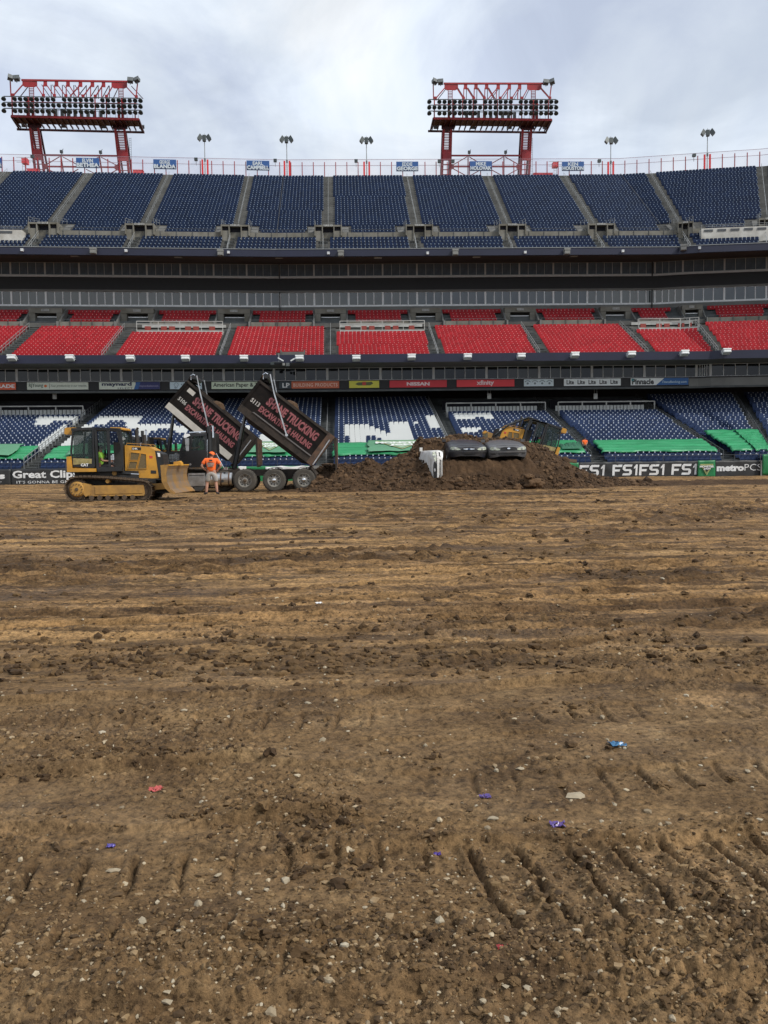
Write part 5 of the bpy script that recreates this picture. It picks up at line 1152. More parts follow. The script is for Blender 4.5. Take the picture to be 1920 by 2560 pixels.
def scrap(px, py, w_px, c, nm, lb, seed):
    q = ground_pt(px,py); W = w_px*q[1]/2173; n = 9; u = np.linspace(-.5,.5,n); A,B = np.meshgrid(u,u); rr = np.random.default_rng(seed)
    z = .35*np.abs(fbm(A*4+seed,B*4,3,seed))+.10; ed = 1+.5*fbm(A*5,B*5+seed,2,seed+3); V = np.column_stack([(A*ed*W).ravel(),(B*ed*W*.8+.15*W*fbm(A*3,B*2,2,seed+1)).ravel(),(z*W).ravel()]); idx = np.arange(n*n).reshape(n,n)
    F = np.stack([idx[:-1,:-1],idx[:-1,1:],idx[1:,1:],idx[1:,:-1]],-1).reshape(-1,4); F = F[np.random.default_rng(seed+5).random(len(F)) > .12]
    o_ = np_mesh(nm, V, F, mat(nm+'_'+str(seed), c, .35, var=.2, nscale=20)); o_.location = tuple(q); md = o_.modifiers.new('thickness','SOLIDIFY'); md.thickness = .0015; tag(o_, lb, 'litter')
scrap(388,1938,30,(.40,.07,.06),'plastic_scrap','crumpled pink red scrap lying on the mud at the left',1); scrap(1541,1867,38,(.03,.13,.26),'plastic_scrap','crumpled blue strip lying on the mud at the right',2)
scrap(1394,2064,40,(.09,.05,.22),'plastic_scrap','crumpled purple scrap around a stone, right of centre',3); scrap(1213,1995,28,(.08,.05,.20),'plastic_scrap','thin purple scrap on the mud right of centre, above the long stone',4)
scrap(277,2115,20,(.08,.06,.28),'plastic_scrap','tiny violet scrap on the mud at the left',5); scrap(1093,2135,18,(.06,.03,.22),'plastic_scrap','tiny violet scrap right of the bottom centre',6)
scrap(1256,2390,26,(.36,.03,.03),'plastic_scrap','small red scrap in the gravel near the bottom',7)
scrap(797,1515,14,(.7,.7,.7),'plastic_scrap','small white scrap on the tan floor at mid field',8)
# ================================================================== DIRT PILE
CX = [(-3,.05),(-1.2,.35),(-.6,1.05),(.5,1.20),(1.2,1.15),(1.9,1.45),(2.6,1.15),(3.2,1.45),(3.6,1.7),(4.4,1.85),(5.0,2.15),(6.0,2.45),(6.9,2.75),(7.6,2.65),(8.2,2.3),(9.4,2.15),(10.2,2.2),(10.9,1.95),(11.6,1.45),(12.3,.95),(13.2,.55),(14.2,.30),(16,.20),(20,.18),(30,.16)]
cxs = np.array([a for a,b in CX]); czs = np.array([b for a,b in CX])
def pile_h(x, y):
    hc = np.interp(x, cxs, czs); wob = .35*fbm(x*.7,x*0,3,201)
    car = sstep(3.9,4.7,x)*sstep(10.4,9.4,x)
    Yc = 44.5 + 2.8*car; fr = 39.6+wob+ .9*sstep(3.5,1,x)*0 + 1.2*sstep(11,14,x)
    front = np.clip((y-fr)/(Yc-fr),0,1); back = np.clip((Yc+4.5-y)/4.5,0,1)
    prof = np.where(y < Yc, 1-(1-front)**1.9, back**1.1)
    # shelf under the cars
    sh = np.interp(y, [39.6,41.0,42.0,42.9,44.0,45.0,52], [0,1.32,1.42,2.28,2.35,2.38,0]); shelf = np.where(y < 45, sh, hc*prof)
    h = hc*prof*(1-car) + np.where(y < 45.0, np.minimum(sh, 9), 0)*car*(y<45.0) + car*(y>=45.0)*(2.38+(hc-2.38)*np.clip((y-45)/2.0,0,1))*np.clip((52-y)/4.7,0,1)**1.0
    rgh = np.clip(h/.35,0,1); 
    h = h + rgh*(.20*np.clip(.75-worley(x*1.5,y*1.5,211),0,1)+.15*np.clip(.75-worley(x*3.4,y*3.4,212),0,1)+.09*np.clip(.75-worley(x*8,y*8,213),0,1)+.10*fbm(x*.9,y*.9,4,214)-.10)
    return h
nx, ny = 470, 260; xs = np.concatenate([np.linspace(-3,14.5,nx), np.linspace(14.7,36,110)]); ys = np.linspace(38.4,52.5,ny); X,Y = np.meshgrid(xs,ys)
H = pile_h(X,Y)-.04; H = np.minimum(H, 3.2); H[0]=-.15; H[-1]=-.15; H[:,0]=-.15; H[:,-1]=-.15
m_pile = isl_mat('dark_fill_dirt', [(0,(.034,.020,.012)),(.5,(.034,.020,.012)),(.5001,(.052,.031,.018)),(1,(.052,.031,.018))], .95, .05, 7)
def pile_mat():
    mt = bpy.data.materials.new('fresh_dark_dirt'); mt.use_nodes = True; t = mt.node_tree; b = t.nodes['Principled BSDF']; b.inputs['Roughness'].default_value = .95; b.inputs['Specular IOR Level'].default_value = .2
    g = t.nodes.new('ShaderNodeNewGeometry'); n = t.nodes.new('ShaderNodeTexNoise'); n.inputs['Scale'].default_value = 1.4; n.inputs['Detail'].default_value = 10; n.inputs['Roughness'].default_value = .7; t.links.new(g.outputs['Position'], n.inputs[0])
    r = t.nodes.new('ShaderNodeValToRGB'); e = r.color_ramp.elements; e.new(.5)
    for i,(p,c) in enumerate(((.3,(.036,.021,.011)),(.52,(.072,.042,.022)),(.75,(.125,.074,.038)))): e[i].position = p; e[i].color = (*c,1)
    t.links.new(n.outputs[0], r.inputs[0]); t.links.new(r.outputs[0], b.inputs['Base Color'])
    n2 = t.nodes.new('ShaderNodeTexNoise'); n2.inputs['Scale'].default_value = 9; n2.inputs['Detail'].default_value = 8; n2.inputs['Roughness'].default_value = .7; t.links.new(g.outputs['Position'], n2.inputs[0])
    bp = t.nodes.new('ShaderNodeBump'); bp.inputs['Distance'].default_value = .09; t.links.new(n2.outputs[0], bp.inputs['Height']); t.links.new(bp.outputs[0], b.inputs['Normal']); return mt
PM = pile_mat()
V = np.column_stack([X.ravel(),Y.ravel(),H.ravel()]); idx = np.arange(X.size).reshape(X.shape); F = np.stack([idx[:-1,:-1],idx[:-1,1:],idx[1:,1:],idx[1:,:-1]],-1).reshape(-1,4)
pile = np_mesh('dirt_pile', V, F, PM, smooth=True); tag(pile, 'long heap of dark brown fill dirt with cars buried in it, right of the trucks', 'dirt pile')
rr = np.random.default_rng(31); n = 8000; x = rr.uniform(-1.6,16,n); y = 38.9+rr.random(n)**1.3*8; z = pile_h(x,y); k = (z > .02); x=x[k];y=y[k];z=z[k]
k = ~((x>4.9)&(x<9.8)&(y>40.3)&(y<42.4)); x=x[k];y=y[k];z=z[k]
sz = np.clip(.05*np.exp(rr.normal(0,.55,len(x))),.02,.26); m_pc = isl_mat('pile_clod', [(0,(.036,.021,.011)),(.6,(.072,.042,.022)),(1,(.125,.074,.038))], .95, .03, 14)
o = rocks_stuff('pile_clods', np.column_stack([x,y,z-.04]), sz, G1, m_pc, .4, 9); o.parent = pile; o['kind'] = 'stuff'
GP = []
for i,(V,F) in enumerate(G2):
    o_ = np_mesh('x', V, F, m_pc, smooth=True); GP.append(o_.data); bpy.data.objects.remove(o_)
for (px,py,s_,lb) in ((1335,1205,44,'largest round brown boulder clod at the foot of the pile, below the grey car'),(1325,1188,26,'tan topped clod resting on the large one below the grey car'),(1290,1215,26,'brown clod left of the largest boulder clod at the pile foot'),(1395,1212,18,'small brown clod right of the largest boulder clod at the pile foot'),(1110,1222,20,'brown clod at the pile foot under the white car')):
    q = at(px,py,39.8); r_ = s_*q[1]/2173*.5; o_ = link('dirt_clod', GP[int(px)%6], None, (q[0],q[1],max(q[2]-r_*.2,.05)), (0,0,px), (r_,r_,r_*.85)); tag(o_, lb, 'clod', 'clods at the foot of the pile')
# ================================================================== VEHICLES
yel = mat('machine_yellow', (.62,.30,.028), .45, c2=(.42,.215,.035), nscale=2.2, bump=.003, bscale=8)
yel_d = mat('dusty_yellow', (.46,.25,.055), .75, c2=(.26,.145,.045), nscale=3, bump=.004, bscale=12)
mblk = mat('machine_black', (.016,.017,.018), .45, var=.4, nscale=3)
mblk2 = mat('matt_black', (.028,.026,.024), .8, var=.4, nscale=4)
track_m = mat('muddy_track_steel', (.060,.040,.026), .8, c2=(.11,.075,.045), nscale=5, bump=.01, bscale=20)
chrome = mat('chrome', (.75,.76,.77), .16, metal=1, var=.05)
alu = mat('polished_aluminium', (.66,.67,.68), .3, metal=.9, c2=(.38,.37,.35), nscale=3)
blade_s = mat('worn_blade_steel', (.21,.195,.18), .45, metal=.4, c2=(.40,.22,.06), nscale=1.6)
tyre_m = mat('dusty_tyre', (.040,.037,.032), .85, c2=(.075,.064,.050), nscale=3)
rim_m = mat('dusty_rim', (.36,.35,.32), .5, metal=.4, c2=(.18,.16,.13), nscale=6)
rust = mat('rusty_steel', (.13,.070,.040), .85, c2=(.050,.035,.028), nscale=4)
cabglass = bpy.data.materials.new('cab_glass'); cabglass.use_nodes = True; b_ = cabglass.node_tree.nodes['Principled BSDF']; b_.inputs['Base Color'].default_value = (.03,.045,.042,1); b_.inputs['Alpha'].default_value = .42; b_.inputs['Roughness'].default_value = .03; b_.inputs['Specular IOR Level'].default_value = .3
glass_dk = mat('dark_glass', (.012,.015,.016), .04, var=0)
skin = mat('skin', (.42,.22,.15), .6, var=.12, nscale=8)
hiviz = mat('hi_vis_green', (.30,.62,.06), .6, var=.1)
orange = mat('orange_cloth', (.90,.15,.022), .75, var=.12, nscale=5, bump=.012, bscale=7)
khaki = mat('grey_shorts_cloth', (.34,.32,.29), .85, var=.15, nscale=6, bump=.01, bscale=8)
darkcloth = mat('dark_cloth', (.03,.03,.035), .9, var=.3)

def dozer(loc, rz, label, extra='', sweeps=False, driver=True):
    """small crawler dozer; +x is forward, -y the side towards the camera for rz=0. side profile given in photo units"""
    k = .00321
    X = lambda zx: (zx-600)*k
    Z = lambda zy: (985-zy)*k
    Q = lambda pts: [(X(a),Z(b)) for a,b in pts]
    t = thing('bulldozer', label, 'bulldozer', loc, rz)
    for sd in (-1, 1):
        yc = sd*.93; y0, y1 = yc-.24, yc+.24
        # track loop
        path = []
        cR = (X(262), Z(842)); rR = .445; cF = (X(1012), Z(868)); rF = .365
        for a in np.linspace(R(100), R(262), 13): path.append((cR[0]+rR*math.cos(a), cR[1]+rR*math.sin(a)))
        for x in np.linspace(X(330), X(950), 14): path.append((x, .035))
        for a in np.linspace(R(-82), R(75), 12): path.append((cF[0]+rF*math.cos(a), cF[1]+rF*math.sin(a)))
        for f in np.linspace(.06,.94,13): 
            xa, xb = X(1035), X(250); path.append((xa+(xb-xa)*f, np.interp(f,[0,.5,.8,1],[Z(755),Z(715),Z(700),Z(700)]) ))
        pth = np.array(path); nxt = np.roll(pth,-1,0); seg = np.linalg.norm(nxt-pth,axis=1); cum = np.concatenate([[0],np.cumsum(seg)]); n = 46
        loop = np.vstack([pth,pth[:1]])
        me = None
        for i in range(n):
            s_ = cum[-1]*(i+.5)/n; j = min(np.searchsorted(cum,s_,side='right')-1,len(seg)-1); p = loop[j]+(loop[j+1]-loop[j])*((s_-cum[j])/max(seg[j],1e-9))
            d = loop[j+1]-loop[j]; an = math.atan2(d[1],d[0])
            if me is None:
                w_ = cum[-1]/n*.47; mb = MB().box(-w_,w_,-.24,.24,-.012,.012); mb.box(w_*.45,w_*.8,-.24,.24,-.062,-.012); mb.box(-w_*.9,w_*.9,-.07,.07,.012,.07); o = mb.build('track_pad', track_m, t); me = o.data
            else: o = link('track_pad', me, t)
            o.location = (p[0], yc, p[1]); o.rotation_euler = (0,-an,0)
        ys = -sd*0+ (yc+sd*.02)
        fy0 = yc-.15 if sd < 0 else yc+.15
        out_ = sd
        MB().prism(Q([(340,808),(410,800),(1030,800),(1040,905),(1030,925),(400,925),(340,905)]), yc-.17, yc+.17).build('track_frame', yel_d, t)
        MB().prism(Q([(470,812),(1015,806),(1015,895),(470,902)]), yc+sd*.172, yc+sd*.19).build('frame_cover', yel_d, t)
        MB().prism(Q([(335,770),(420,790),(420,900),(360,930),(335,900)]), yc-.19, yc+.19).build('frame_end', yel_d, t)
        for zx in (425,520,615,710,805,900): MB().lathe((X(zx),yc-.2,.135),(0,1,0),[(0,0),(0,.09),(.4,.09),(.4,0)],14).build('track_roller', track_m, t)
        MB().lathe((X(612),yc-.15,Z(752)),(0,1,0),[(0,0),(0,.075),(.3,.075),(.3,0)],12).build('carrier_roller', yel_d, t)
        mb = MB().lathe((cR[0],yc-.12,cR[1]),(0,1,0),[(0,0),(0,.36),(.24,.36),(.24,0)],24)
        for i in range(22):
            a = i*math.pi/11; mb.bar((cR[0]+.34*math.cos(a),yc-.05,cR[1]+.34*math.sin(a)),(cR[0]+.40*math.cos(a),yc-.05,cR[1]+.40*math.sin(a)),.05,.08)
        mb.build('sprocket', track_m, t)
        yo = yc+sd*.13; hub = MB().lathe((cR[0],yo,cR[1]),(0,sd,0),[(0,.30),(.05,.27),(.09,.24),(.10,0)],24).build('sprocket_hub', yel_d, t, smooth=False)
        mb = MB()
        for i in range(12):
            a = i*math.pi/6; mb.lathe((cR[0]+.20*math.cos(a),yo+sd*.09,cR[1]+.20*math.sin(a)),(0,sd,0),[(0,.022),(.03,.022),(.03,0)],6)
        mb.lathe((cR[0],yo+sd*.09,cR[1]),(0,sd,0),[(0,.07),(.04,.06),(.04,0)],14); mb.build('hub_bolts', track_m, hub)
        MB().lathe((cF[0],yc-.13,cF[1]),(0,1,0),[(0,0),(0,.20),(.03,.22),(.03,.325),(.23,.325),(.23,.22),(.26,.20),(.26,0)],24).build('idler_wheel', track_m, t)
    # chassis and body
    MB().prism(Q([(190,640),(935,640),(935,720),(1140,730),(1140,850),(330,850),(200,740)]), -.62, .62).build('chassis', mblk2, t)
    MB().prism(Q([(135,462),(182,458),(190,595),(465,603),(465,640),(135,640)]), -.92, .92).build('rear_tank', yel, t)
    cw = .78
    # cab: frame with real openings
    def frame(poly_out, w_, yy, nm, m_, th=.06):
        mb = MB(); n = len(poly_out)
        for i in range(n): a = poly_out[i]; b = poly_out[(i+1)%n]; mb.bar((a[0],yy,a[1]),(b[0],yy,b[1]),th,w_,upv=(0,1,0))
        return mb.build(nm, m_, t)
    roof = MB().prism(Q([(188,128),(440,120),(752,135),(748,160),(440,148),(188,160)]), -cw-.03, cw+.03); roof.build('cab_roof', mblk, t)
    for sd in (-1,1):
        frame(Q([(208,148),(440,140),(440,585),(190,570),(178,400)]), .07, sd*cw, 'rear_window_frame', mblk)
        frame(Q([(468,140),(715,150),(768,345),(768,610),(480,610)]), .06, sd*cw, 'door_frame', mblk, .09)
        MB().prism(Q([(215,160),(432,150),(432,475),(200,470)]), sd*cw-.01, sd*cw+.01).build('side_window', cabglass, t)
        MB().prism(Q([(498,165),(600,165),(600,390),(505,390)]), sd*cw-.01, sd*cw+.01).build('door_window', cabglass, t)
        MB().prism(Q([(596,160),(630,160),(632,590),(608,590)]), sd*cw-.02, sd*cw+.02).build('door_post', mblk, t)
        MB().prism(Q([(190,472),(436,480),(436,580),(188,570)]), sd*cw-.035, sd*cw+.03).build('lower_panel', mblk, t)
        MB().prism(Q([(200,478),(416,490),(414,545),(200,555)]), sd*(cw+.036)-.004, sd*(cw+.036)+.004).build('side_badge', mat('tan_badge',(.30,.25,.10),.5,var=.3,nscale=6), t)
        MB().prism(Q([(478,590),(768,590),(768,636),(478,640)]), sd*cw-.05, sd*cw+.05).build('door_sill', mblk, t)
        mb = text_mesh('CAT', 90*k, 34*k, 0, .04); mb.xform(rotz(0 if sd < 0 else math.pi), (X(288) if sd < 0 else X(378), sd*(cw+.045), Z(576))).build('lettering', white_p, t)
    MB().prism(Q([(190,470),(200,470),(200,575),(190,575)]), -cw, cw).build('rear_panel', mblk, t)
    MB().prism(Q([(205,150),(212,150),(205,470),(198,470)]), -cw+.06, cw-.06).build('rear_window', cabglass, t)
    mb = MB()
    for y in (-cw,cw): mb.bar((X(752),y,Z(150)),(X(772),y,Z(350)),.07)
    mb.bar((X(715),-cw,Z(145)),(X(715),cw,Z(145)),.08); mb.build('front_post', mblk, t)
    MB().prism(Q([(726,160),(732,160),(770,345),(764,345)]), -cw+.05, cw-.05).build('windscreen', cabglass, t)
    MB().prism(Q([(640,290),(760,330),(762,590),(650,590)]), -.45, .45).build('dashboard', mblk2, t)
    MB().prism(Q([(470,585),(765,585),(765,640),(470,640)]), -cw+.06, cw-.06).build('cab_floor', mblk2, t)
    MB().prism(Q([(330,600),(330,300),(350,250),(400,250),(410,480),(540,470),(550,600)]), -.3, .3).build('operator_seat', mblk2, t)
    MB().prism(Q([(95,128),(115,118),(200,118),(196,200),(110,200),(88,190)]), -.62, .62).build('air_unit', yel, t)
    MB().prism(Q([(630,120),(745,122),(765,140),(762,152),(632,136)]), -cw*.9, cw*.9).build('roof_light_bar', yel, t)
    mb = MB().box(X(712),X(735),-cw,-cw+.1,Z(160),Z(138)); mb.box(X(712),X(735),cw-.1,cw,Z(160),Z(138)); mb.build('work_light', white_p, t)
    # hood
    hw = .52
    MB().prism(Q([(780,330),(1062,352),(1130,392),(1170,728),(940,728),(930,640),(778,632)]), -hw, hw).build('hood', yel, t)
    for sd in (-1,1):
        y = sd*(hw+.006)
        for q in ([(850,415),(958,428),(930,512),(835,508)],[(830,525),(928,527),(905,615),(808,612)],[(968,430),(1030,440),(1032,612),(922,615)]):
            gm = MB().prism(Q(q), y-.005, y+.005).build('side_grille', mat('grille_mesh',(.14,.10,.045),.8,var=.4,nscale=30), t)
            mb = MB(); n = len(q); pp = Q(q)
            for i in range(n): a = pp[i]; b = pp[(i+1)%n]; mb.bar((a[0],y+sd*.008,a[1]),(b[0],y+sd*.008,b[1]),.016,.03,upv=(0,1,0))
            mb.build('grille_rim', yel, gm)
        MB().prism(Q([(865,355),(970,360),(968,392),(862,388)]), y-.006, y+.006).build('model_plate', mblk, t)
        mb = text_mesh('D4K', 60*k, 22*k, 0, .03); mb.xform(rotz(0 if sd < 0 else math.pi), (X(872) if sd < 0 else X(932), y+sd*.012, Z(385))).build('lettering', white_p, t)
        MB().prism(Q([(1078,632),(1140,636),(1140,672),(1078,670)]), y-.005, y+.005).build('vent_plate', mblk, t)
        MB().prism(Q([(1065,460),(1105,462),(1100,490),(1068,488)]), y-.004, y+.004).build('red_decal', mat('red_decal',(.5,.05,.04),.5), t)
        mb = MB(); mb.tube([(X(790),sd*.4,Z(332)),(X(795),sd*.4,Z(308)),(X(1060),sd*.4,Z(326)),(X(1082),sd*.4,Z(345)),(X(1082),sd*.4,Z(362))],.014,6); mb.build('hood_rail', yel_d, t)
        # lift cylinder
        c = MB().tube([(X(680),sd*.60,Z(660)),(X(850),sd*.60,Z(672))],.05,10).build('lift_cylinder', mblk, t); MB().tube([(X(850),sd*.60,Z(672)),(X(945),sd*.60,Z(678))],.028,8).build('rod', chrome, c)
        MB().lathe((X(660),sd*.55,Z(660)),(0,sd,0),[(0,.09),(.12,.09),(.12,0)],12).build('cylinder_mount', yel_d, t)
        c = MB().tube([(X(1040),sd*.50,Z(748)),(X(1235),sd*.50,Z(742))],.052,10).build('angle_cylinder', mblk, t); MB().tube([(X(1235),sd*.50,Z(742)),(X(1315),sd*.60,Z(735))],.028,8).build('rod', chrome, c)
        MB().prism(Q([(1100,790),(1310,780),(1330,850),(1110,865)]), sd*.62-.09, sd*.62+.09).build('push_arm', yel_d, t)
    MB().prism(Q([(1131,400),(1180,418),(1215,440),(1252,695),(1244,712),(1171,716)]), -hw*.98, hw*.98).build('radiator_guard', mblk, t)
    mb = MB()
    for i in range(14):
        f = i/14; za = 450+f*245; mb.box(X(1185+f*58),X(1222+f*34),-hw,hw,Z(za+6),Z(za)); 
    mb.build('guard_bars', mblk2, t)
    MB().prism(Q([(1160,425),(1190,430),(1193,475),(1168,472)]), -hw-.02, -hw+.1).build('headlight', white_p, t); MB().prism(Q([(1160,425),(1190,430),(1193,475),(1168,472)]), hw-.1, hw+.02).build('headlight', white_p, t)
    MB().tube([(X(868),.25,Z(340)),(X(868),.25,Z(150)),(X(885),.25,Z(118))],[.075,.075,.05],12).build('exhaust_stack', mblk2, t)
    MB().tube([(X(960),.30,Z(345)),(X(955),.30,Z(205))],[.09,.07],12).build('precleaner', mblk2, t)
    MB().prism(Q([(1100,800),(1300,800),(1300,905),(1110,905)]), -.45,.45).build('c_frame', mblk2, t)
    # blade: curved mouldboard with end plates and cutting edge
    bw = 1.42; prof = Q([(1385,575),(1362,620),(1352,690),(1362,770),(1398,850),(1440,905)]); prof2 = [(x-.05,z) for x,z in prof]
    bl = MB(); poly = prof + prof2[::-1]
    n = len(prof)
    bl.prism(poly, -bw, bw); xf = Matrix.Rotation(R(-5),3,'Z'); piv = np.array([X(1330),0,0])
    def bx(mb): v = np.array(mb.v)-piv; mb.v = [tuple(q) for q in (v @ np.array(xf).T + piv)]; return mb
    blade = bx(bl).build('blade', blade_s, t)
    for sd in (-1,1): bx(MB().prism(Q([(1290,572),(1332,566),(1385,573),(1362,620),(1352,690),(1362,770),(1398,850),(1448,910),(1400,900),(1340,840),(1300,760)]), sd*bw-.03, sd*bw+.03)).build('end_plate', yel_d, blade)
    bx(MB().prism(Q([(1300,572),(1385,566),(1387,578),(1300,584)]), -bw, bw)).build('blade_top_edge', yel, blade)
    bx(MB().prism(Q([(1440,905),(1400,858),(1412,850),(1455,898)]), -bw, bw)).build('cutting_edge', blade_s, blade)
    for z0,z1 in ((620,650),(730,770)): bx(MB().prism(Q([(1300,z0),(1352,z0),(1352,z1),(1300,z1)]), -bw+.04, bw-.04)).build('blade_rib', yel_d, blade)
    bx(MB().prism(Q([(1330,570),(1335,535),(1400,525),(1420,545),(1430,580)]), -.2, .12)).build('blade_tower', yel, blade)
    if sweeps:
        for sd in (-1,1): MB().tube([(X(720),sd*.75,Z(118)),(X(790),sd*.72,Z(120)),(X(1080),sd*.6,Z(350)),(X(1240),sd*.6,Z(560))],.045,8).build('limb_guard', mblk, t)
        MB().prism(Q([(600,112),(740,112),(790,130),(760,150),(600,128)]), -.75, .75).build('roof_guard', mblk, t)
    return t
def skin_body(name, V, E, Rr, m_, parent, lv=2, root=0):
    me = bpy.data.meshes.new(name); me.from_pydata([tuple(v) for v in V], E, []); o = link(name, me, parent)
    sk = o.modifiers.new('skin','SKIN'); sl_ = me.skin_vertices[0].data if len(me.skin_vertices) else None
    if sl_ is None:
        bpy.context.view_layer.objects.active = o; me.skin_vertices  # created by the modifier
    for i, r in enumerate(Rr): me.skin_vertices[0].data[i].radius = (r if isinstance(r, tuple) else (r, r)); 
    me.skin_vertices[0].data[root].use_root = True
    ss = o.modifiers.new('sub','SUBSURF'); ss.levels = lv; ss.render_levels = lv
    dg = bpy.context.evaluated_depsgraph_get(); m2 = bpy.data.meshes.new_from_object(o.evaluated_get(dg)); bpy.data.objects.remove(o)
    m2.materials.clear(); m2.materials.append(m_); m2.polygons.foreach_set('use_smooth', [True]*len(m2.polygons)); return link(name, m2, parent)
def person_parts(t, J, shirt, pants, long_pants=False, cap=None, hair=None, beard=False, tshift=0.0):
    """J: joints dict. Body is one surface, clothes are shells over it."""
    V=[];E=[];Rr=[]
    def v(p, r): V.append(tuple(p)); Rr.append(r); return len(V)-1
    pel = v(J['pelvis'], .13); wa = v(J['waist'], .125); ch = v(J['chest'], (.155,.13)); nb = v(J['neckbase'], .07); hd0 = v(J['neck'], .055); hd1 = v(J['head'], .088); hd2 = v(J['crown'], .06)
    E += [(pel,wa),(wa,ch),(ch,nb),(nb,hd0),(hd0,hd1),(hd1,hd2)]
    for s in ('l','r'):
        sh = v(J['shoulder_'+s], .062); el = v(J['elbow_'+s], .045); wr = v(J['wrist_'+s], .030); hn = v(J['hand_'+s], .034); E += [(ch,sh),(sh,el),(el,wr),(wr,hn)]
        hp = v(J['hip_'+s], .095); kn = v(J['knee_'+s], .062); an = v(J['ankle_'+s], .042); ft = v(J['toe_'+s], .038); 
        cf = v(tuple(np.array(J['knee_'+s])*.62+np.array(J['ankle_'+s])*.38), .062); E += [(pel,hp),(hp,kn),(kn,cf),(cf,an),(an,ft)]
        # fingers rooted in the palm
        w_ = np.array(J['wrist_'+s]); h_ = np.array(J['hand_'+s]); d = (h_-w_)/np.linalg.norm(h_-w_); side = np.cross(d, np.array([0,1,0.])); side /= np.linalg.norm(side)+1e-9
        for f in range(4): a = v(h_+side*(f-1.5)*.022+d*.03, .0105); b = v(h_+side*(f-1.5)*.024+d*(.075-.006*abs(f-1.2)), .009); E += [(hn,a),(a,b)]
        a = v(w_+d*.03+side*.045, .011); b = v(w_+d*.065+side*.062, .010); E += [(wr,a),(a,b)]
    body = skin_body('body', V, E, Rr, skin, t)
    # shirt
    V2=[];E2=[];R2=[]
    def w(p, r): V2.append(tuple(p)); R2.append(r); return len(V2)-1
    a = w(np.array(J['pelvis'])-np.array([0,0,.03]), (.175,.15)); b = w(J['waist'], (.165,.145)); c = w(J['chest'], (.19,.155)); d = w(np.array(J['neckbase'])-(0,0,.015), .09); E2 += [(a,b),(b,c),(c,d)]
    for s in ('l','r'):
        sh = np.array(J['shoulder_'+s]); el = np.array(J['elbow_'+s]); e = w(sh, .088); f = w(sh+(el-sh)*.72, .078); E2 += [(c,e),(e,f)]
    skin_body('shirt', V2, E2, R2, shirt, t)
    V3=[];E3=[];R3=[]
    def w3(p, r): V3.append(tuple(p)); R3.append(r); return len(V3)-1
    a = w3(np.array(J['pelvis'])+(0,0,.03), (.165,.145)); b = w3(np.array(J['pelvis'])-(0,0,.04), .15); E3.append((a,b))
    for s in ('l','r'):
        hp = np.array(J['hip_'+s]); kn = np.array(J['knee_'+s]); an = np.array(J['ankle_'+s]); c = w3(hp, .125); d = w3(kn+(hp-kn)*.02, .105 if not long_pants else .09); E3 += [(b,c),(c,d)]
        if long_pants: e = w3(an+(0,0,.03), .07); E3.append((d,e))
    skin_body('trousers' if long_pants else 'shorts', V3, E3, R3, pants, t)
    for s in ('l','r'):
        an = np.array(J['ankle_'+s]); to = np.array(J['toe_'+s]); d = to-an; d[2] = 0; L_ = np.linalg.norm(d)+1e-9; d /= L_
        V4 = [an-d*.05-(0,0,.03), an+d*.02-(0,0,.03), to-(0,0,.0), to+d*.06-(0,0,.008)]; skin_body('shoe', V4, [(0,1),(1,2),(2,3)], [.05,.052,.045,.036], darkcloth, t)
    # face details
    H = np.array(J['head']); fd = np.array(J['face']); fd = fd/np.linalg.norm(fd); sd_ = np.cross(fd, (0,0,1.0)); sd_ /= np.linalg.norm(sd_)
    mb = MB(); mb.tube([H+fd*.075+(0,0,.02), H+fd*.108-(0,0,.02)],[.010,.017],6); mb.build('nose', skin, t)
    mb = MB(); mb.lathe(H+sd_*.088-(0,0,.005), sd_, [(-.01,.03),(.012,.026),(.014,0)],8); mb.lathe(H-sd_*.088-(0,0,.005), -sd_, [(-.01,.03),(.012,.026),(.014,0)],8); mb.build('ears', skin, t)
    mb = MB(); mb.tube([H+fd*.088+sd_*.026-(0,0,.052),H+fd*.094-(0,0,.054),H+fd*.088-sd_*.026-(0,0,.052)],.006,5); mb.build('mouth', mat('lips',(.25,.08,.07),.5), t)
    mb = MB()
    for q in (-1,1): mb.lathe(H+fd*.080+sd_*q*.033+(0,0,.018), fd, [(0,.011),(.006,.006),(.007,0)],8)
    mb.build('eyes', darkcloth, t)
    if hair is not None:
        mb = MB().lathe(H+(0,0,-.03)-fd*.014, (0,0,1), [(0,.088),(.05,.101),(.10,.094),(.14,.05),(.15,0)],16); mb.build('hair', hair, t, smooth=True)
    if cap is not None:
        mb = MB().lathe(H+(0,0,.012), (0,0,1), [(0,.106),(.05,.108),(.10,.085),(.125,.04),(.13,0)],16); q = H+(0,0,.025); mb.bar(q+fd*.06, q+fd*.19, .15, .014); mb.build('cap', cap, t, smooth=True)
def seated(t, base, fwd, shirt, pants, sk_leg=True, vest=True):
    """an operator sitting; base = seat point, fwd = unit vector"""
    b = np.array(base, float); f = np.array(fwd, float); s = np.array([-f[1], f[0], 0]); z = np.array([0,0,1.])
    J = dict(pelvis=b+z*.08, waist=b+z*.25, chest=b+z*.46-f*.03, neckbase=b+z*.62, neck=b+z*.67, head=b+z*.78+f*.03, crown=b+z*.87, face=f)
    for q, n in ((1,'l'),(-1,'r')):
        J['shoulder_'+n] = b+z*.56+s*q*.19; J['elbow_'+n] = b+z*.30+s*q*.25+f*.12; J['wrist_'+n] = b+z*.28+s*q*.22+f*.36; J['hand_'+n] = b+z*.28+s*q*.20+f*.43
        J['hip_'+n] = b+z*.06+s*q*.09+f*.04; J['knee_'+n] = b+z*.10+s*q*.12+f*.48; J['ankle_'+n] = b-z*.33+s*q*.12+f*.58; J['toe_'+n] = b-z*.38+s*q*.12+f*.72
    person_parts(t, J, shirt, pants, cap=None, hair=darkcloth)
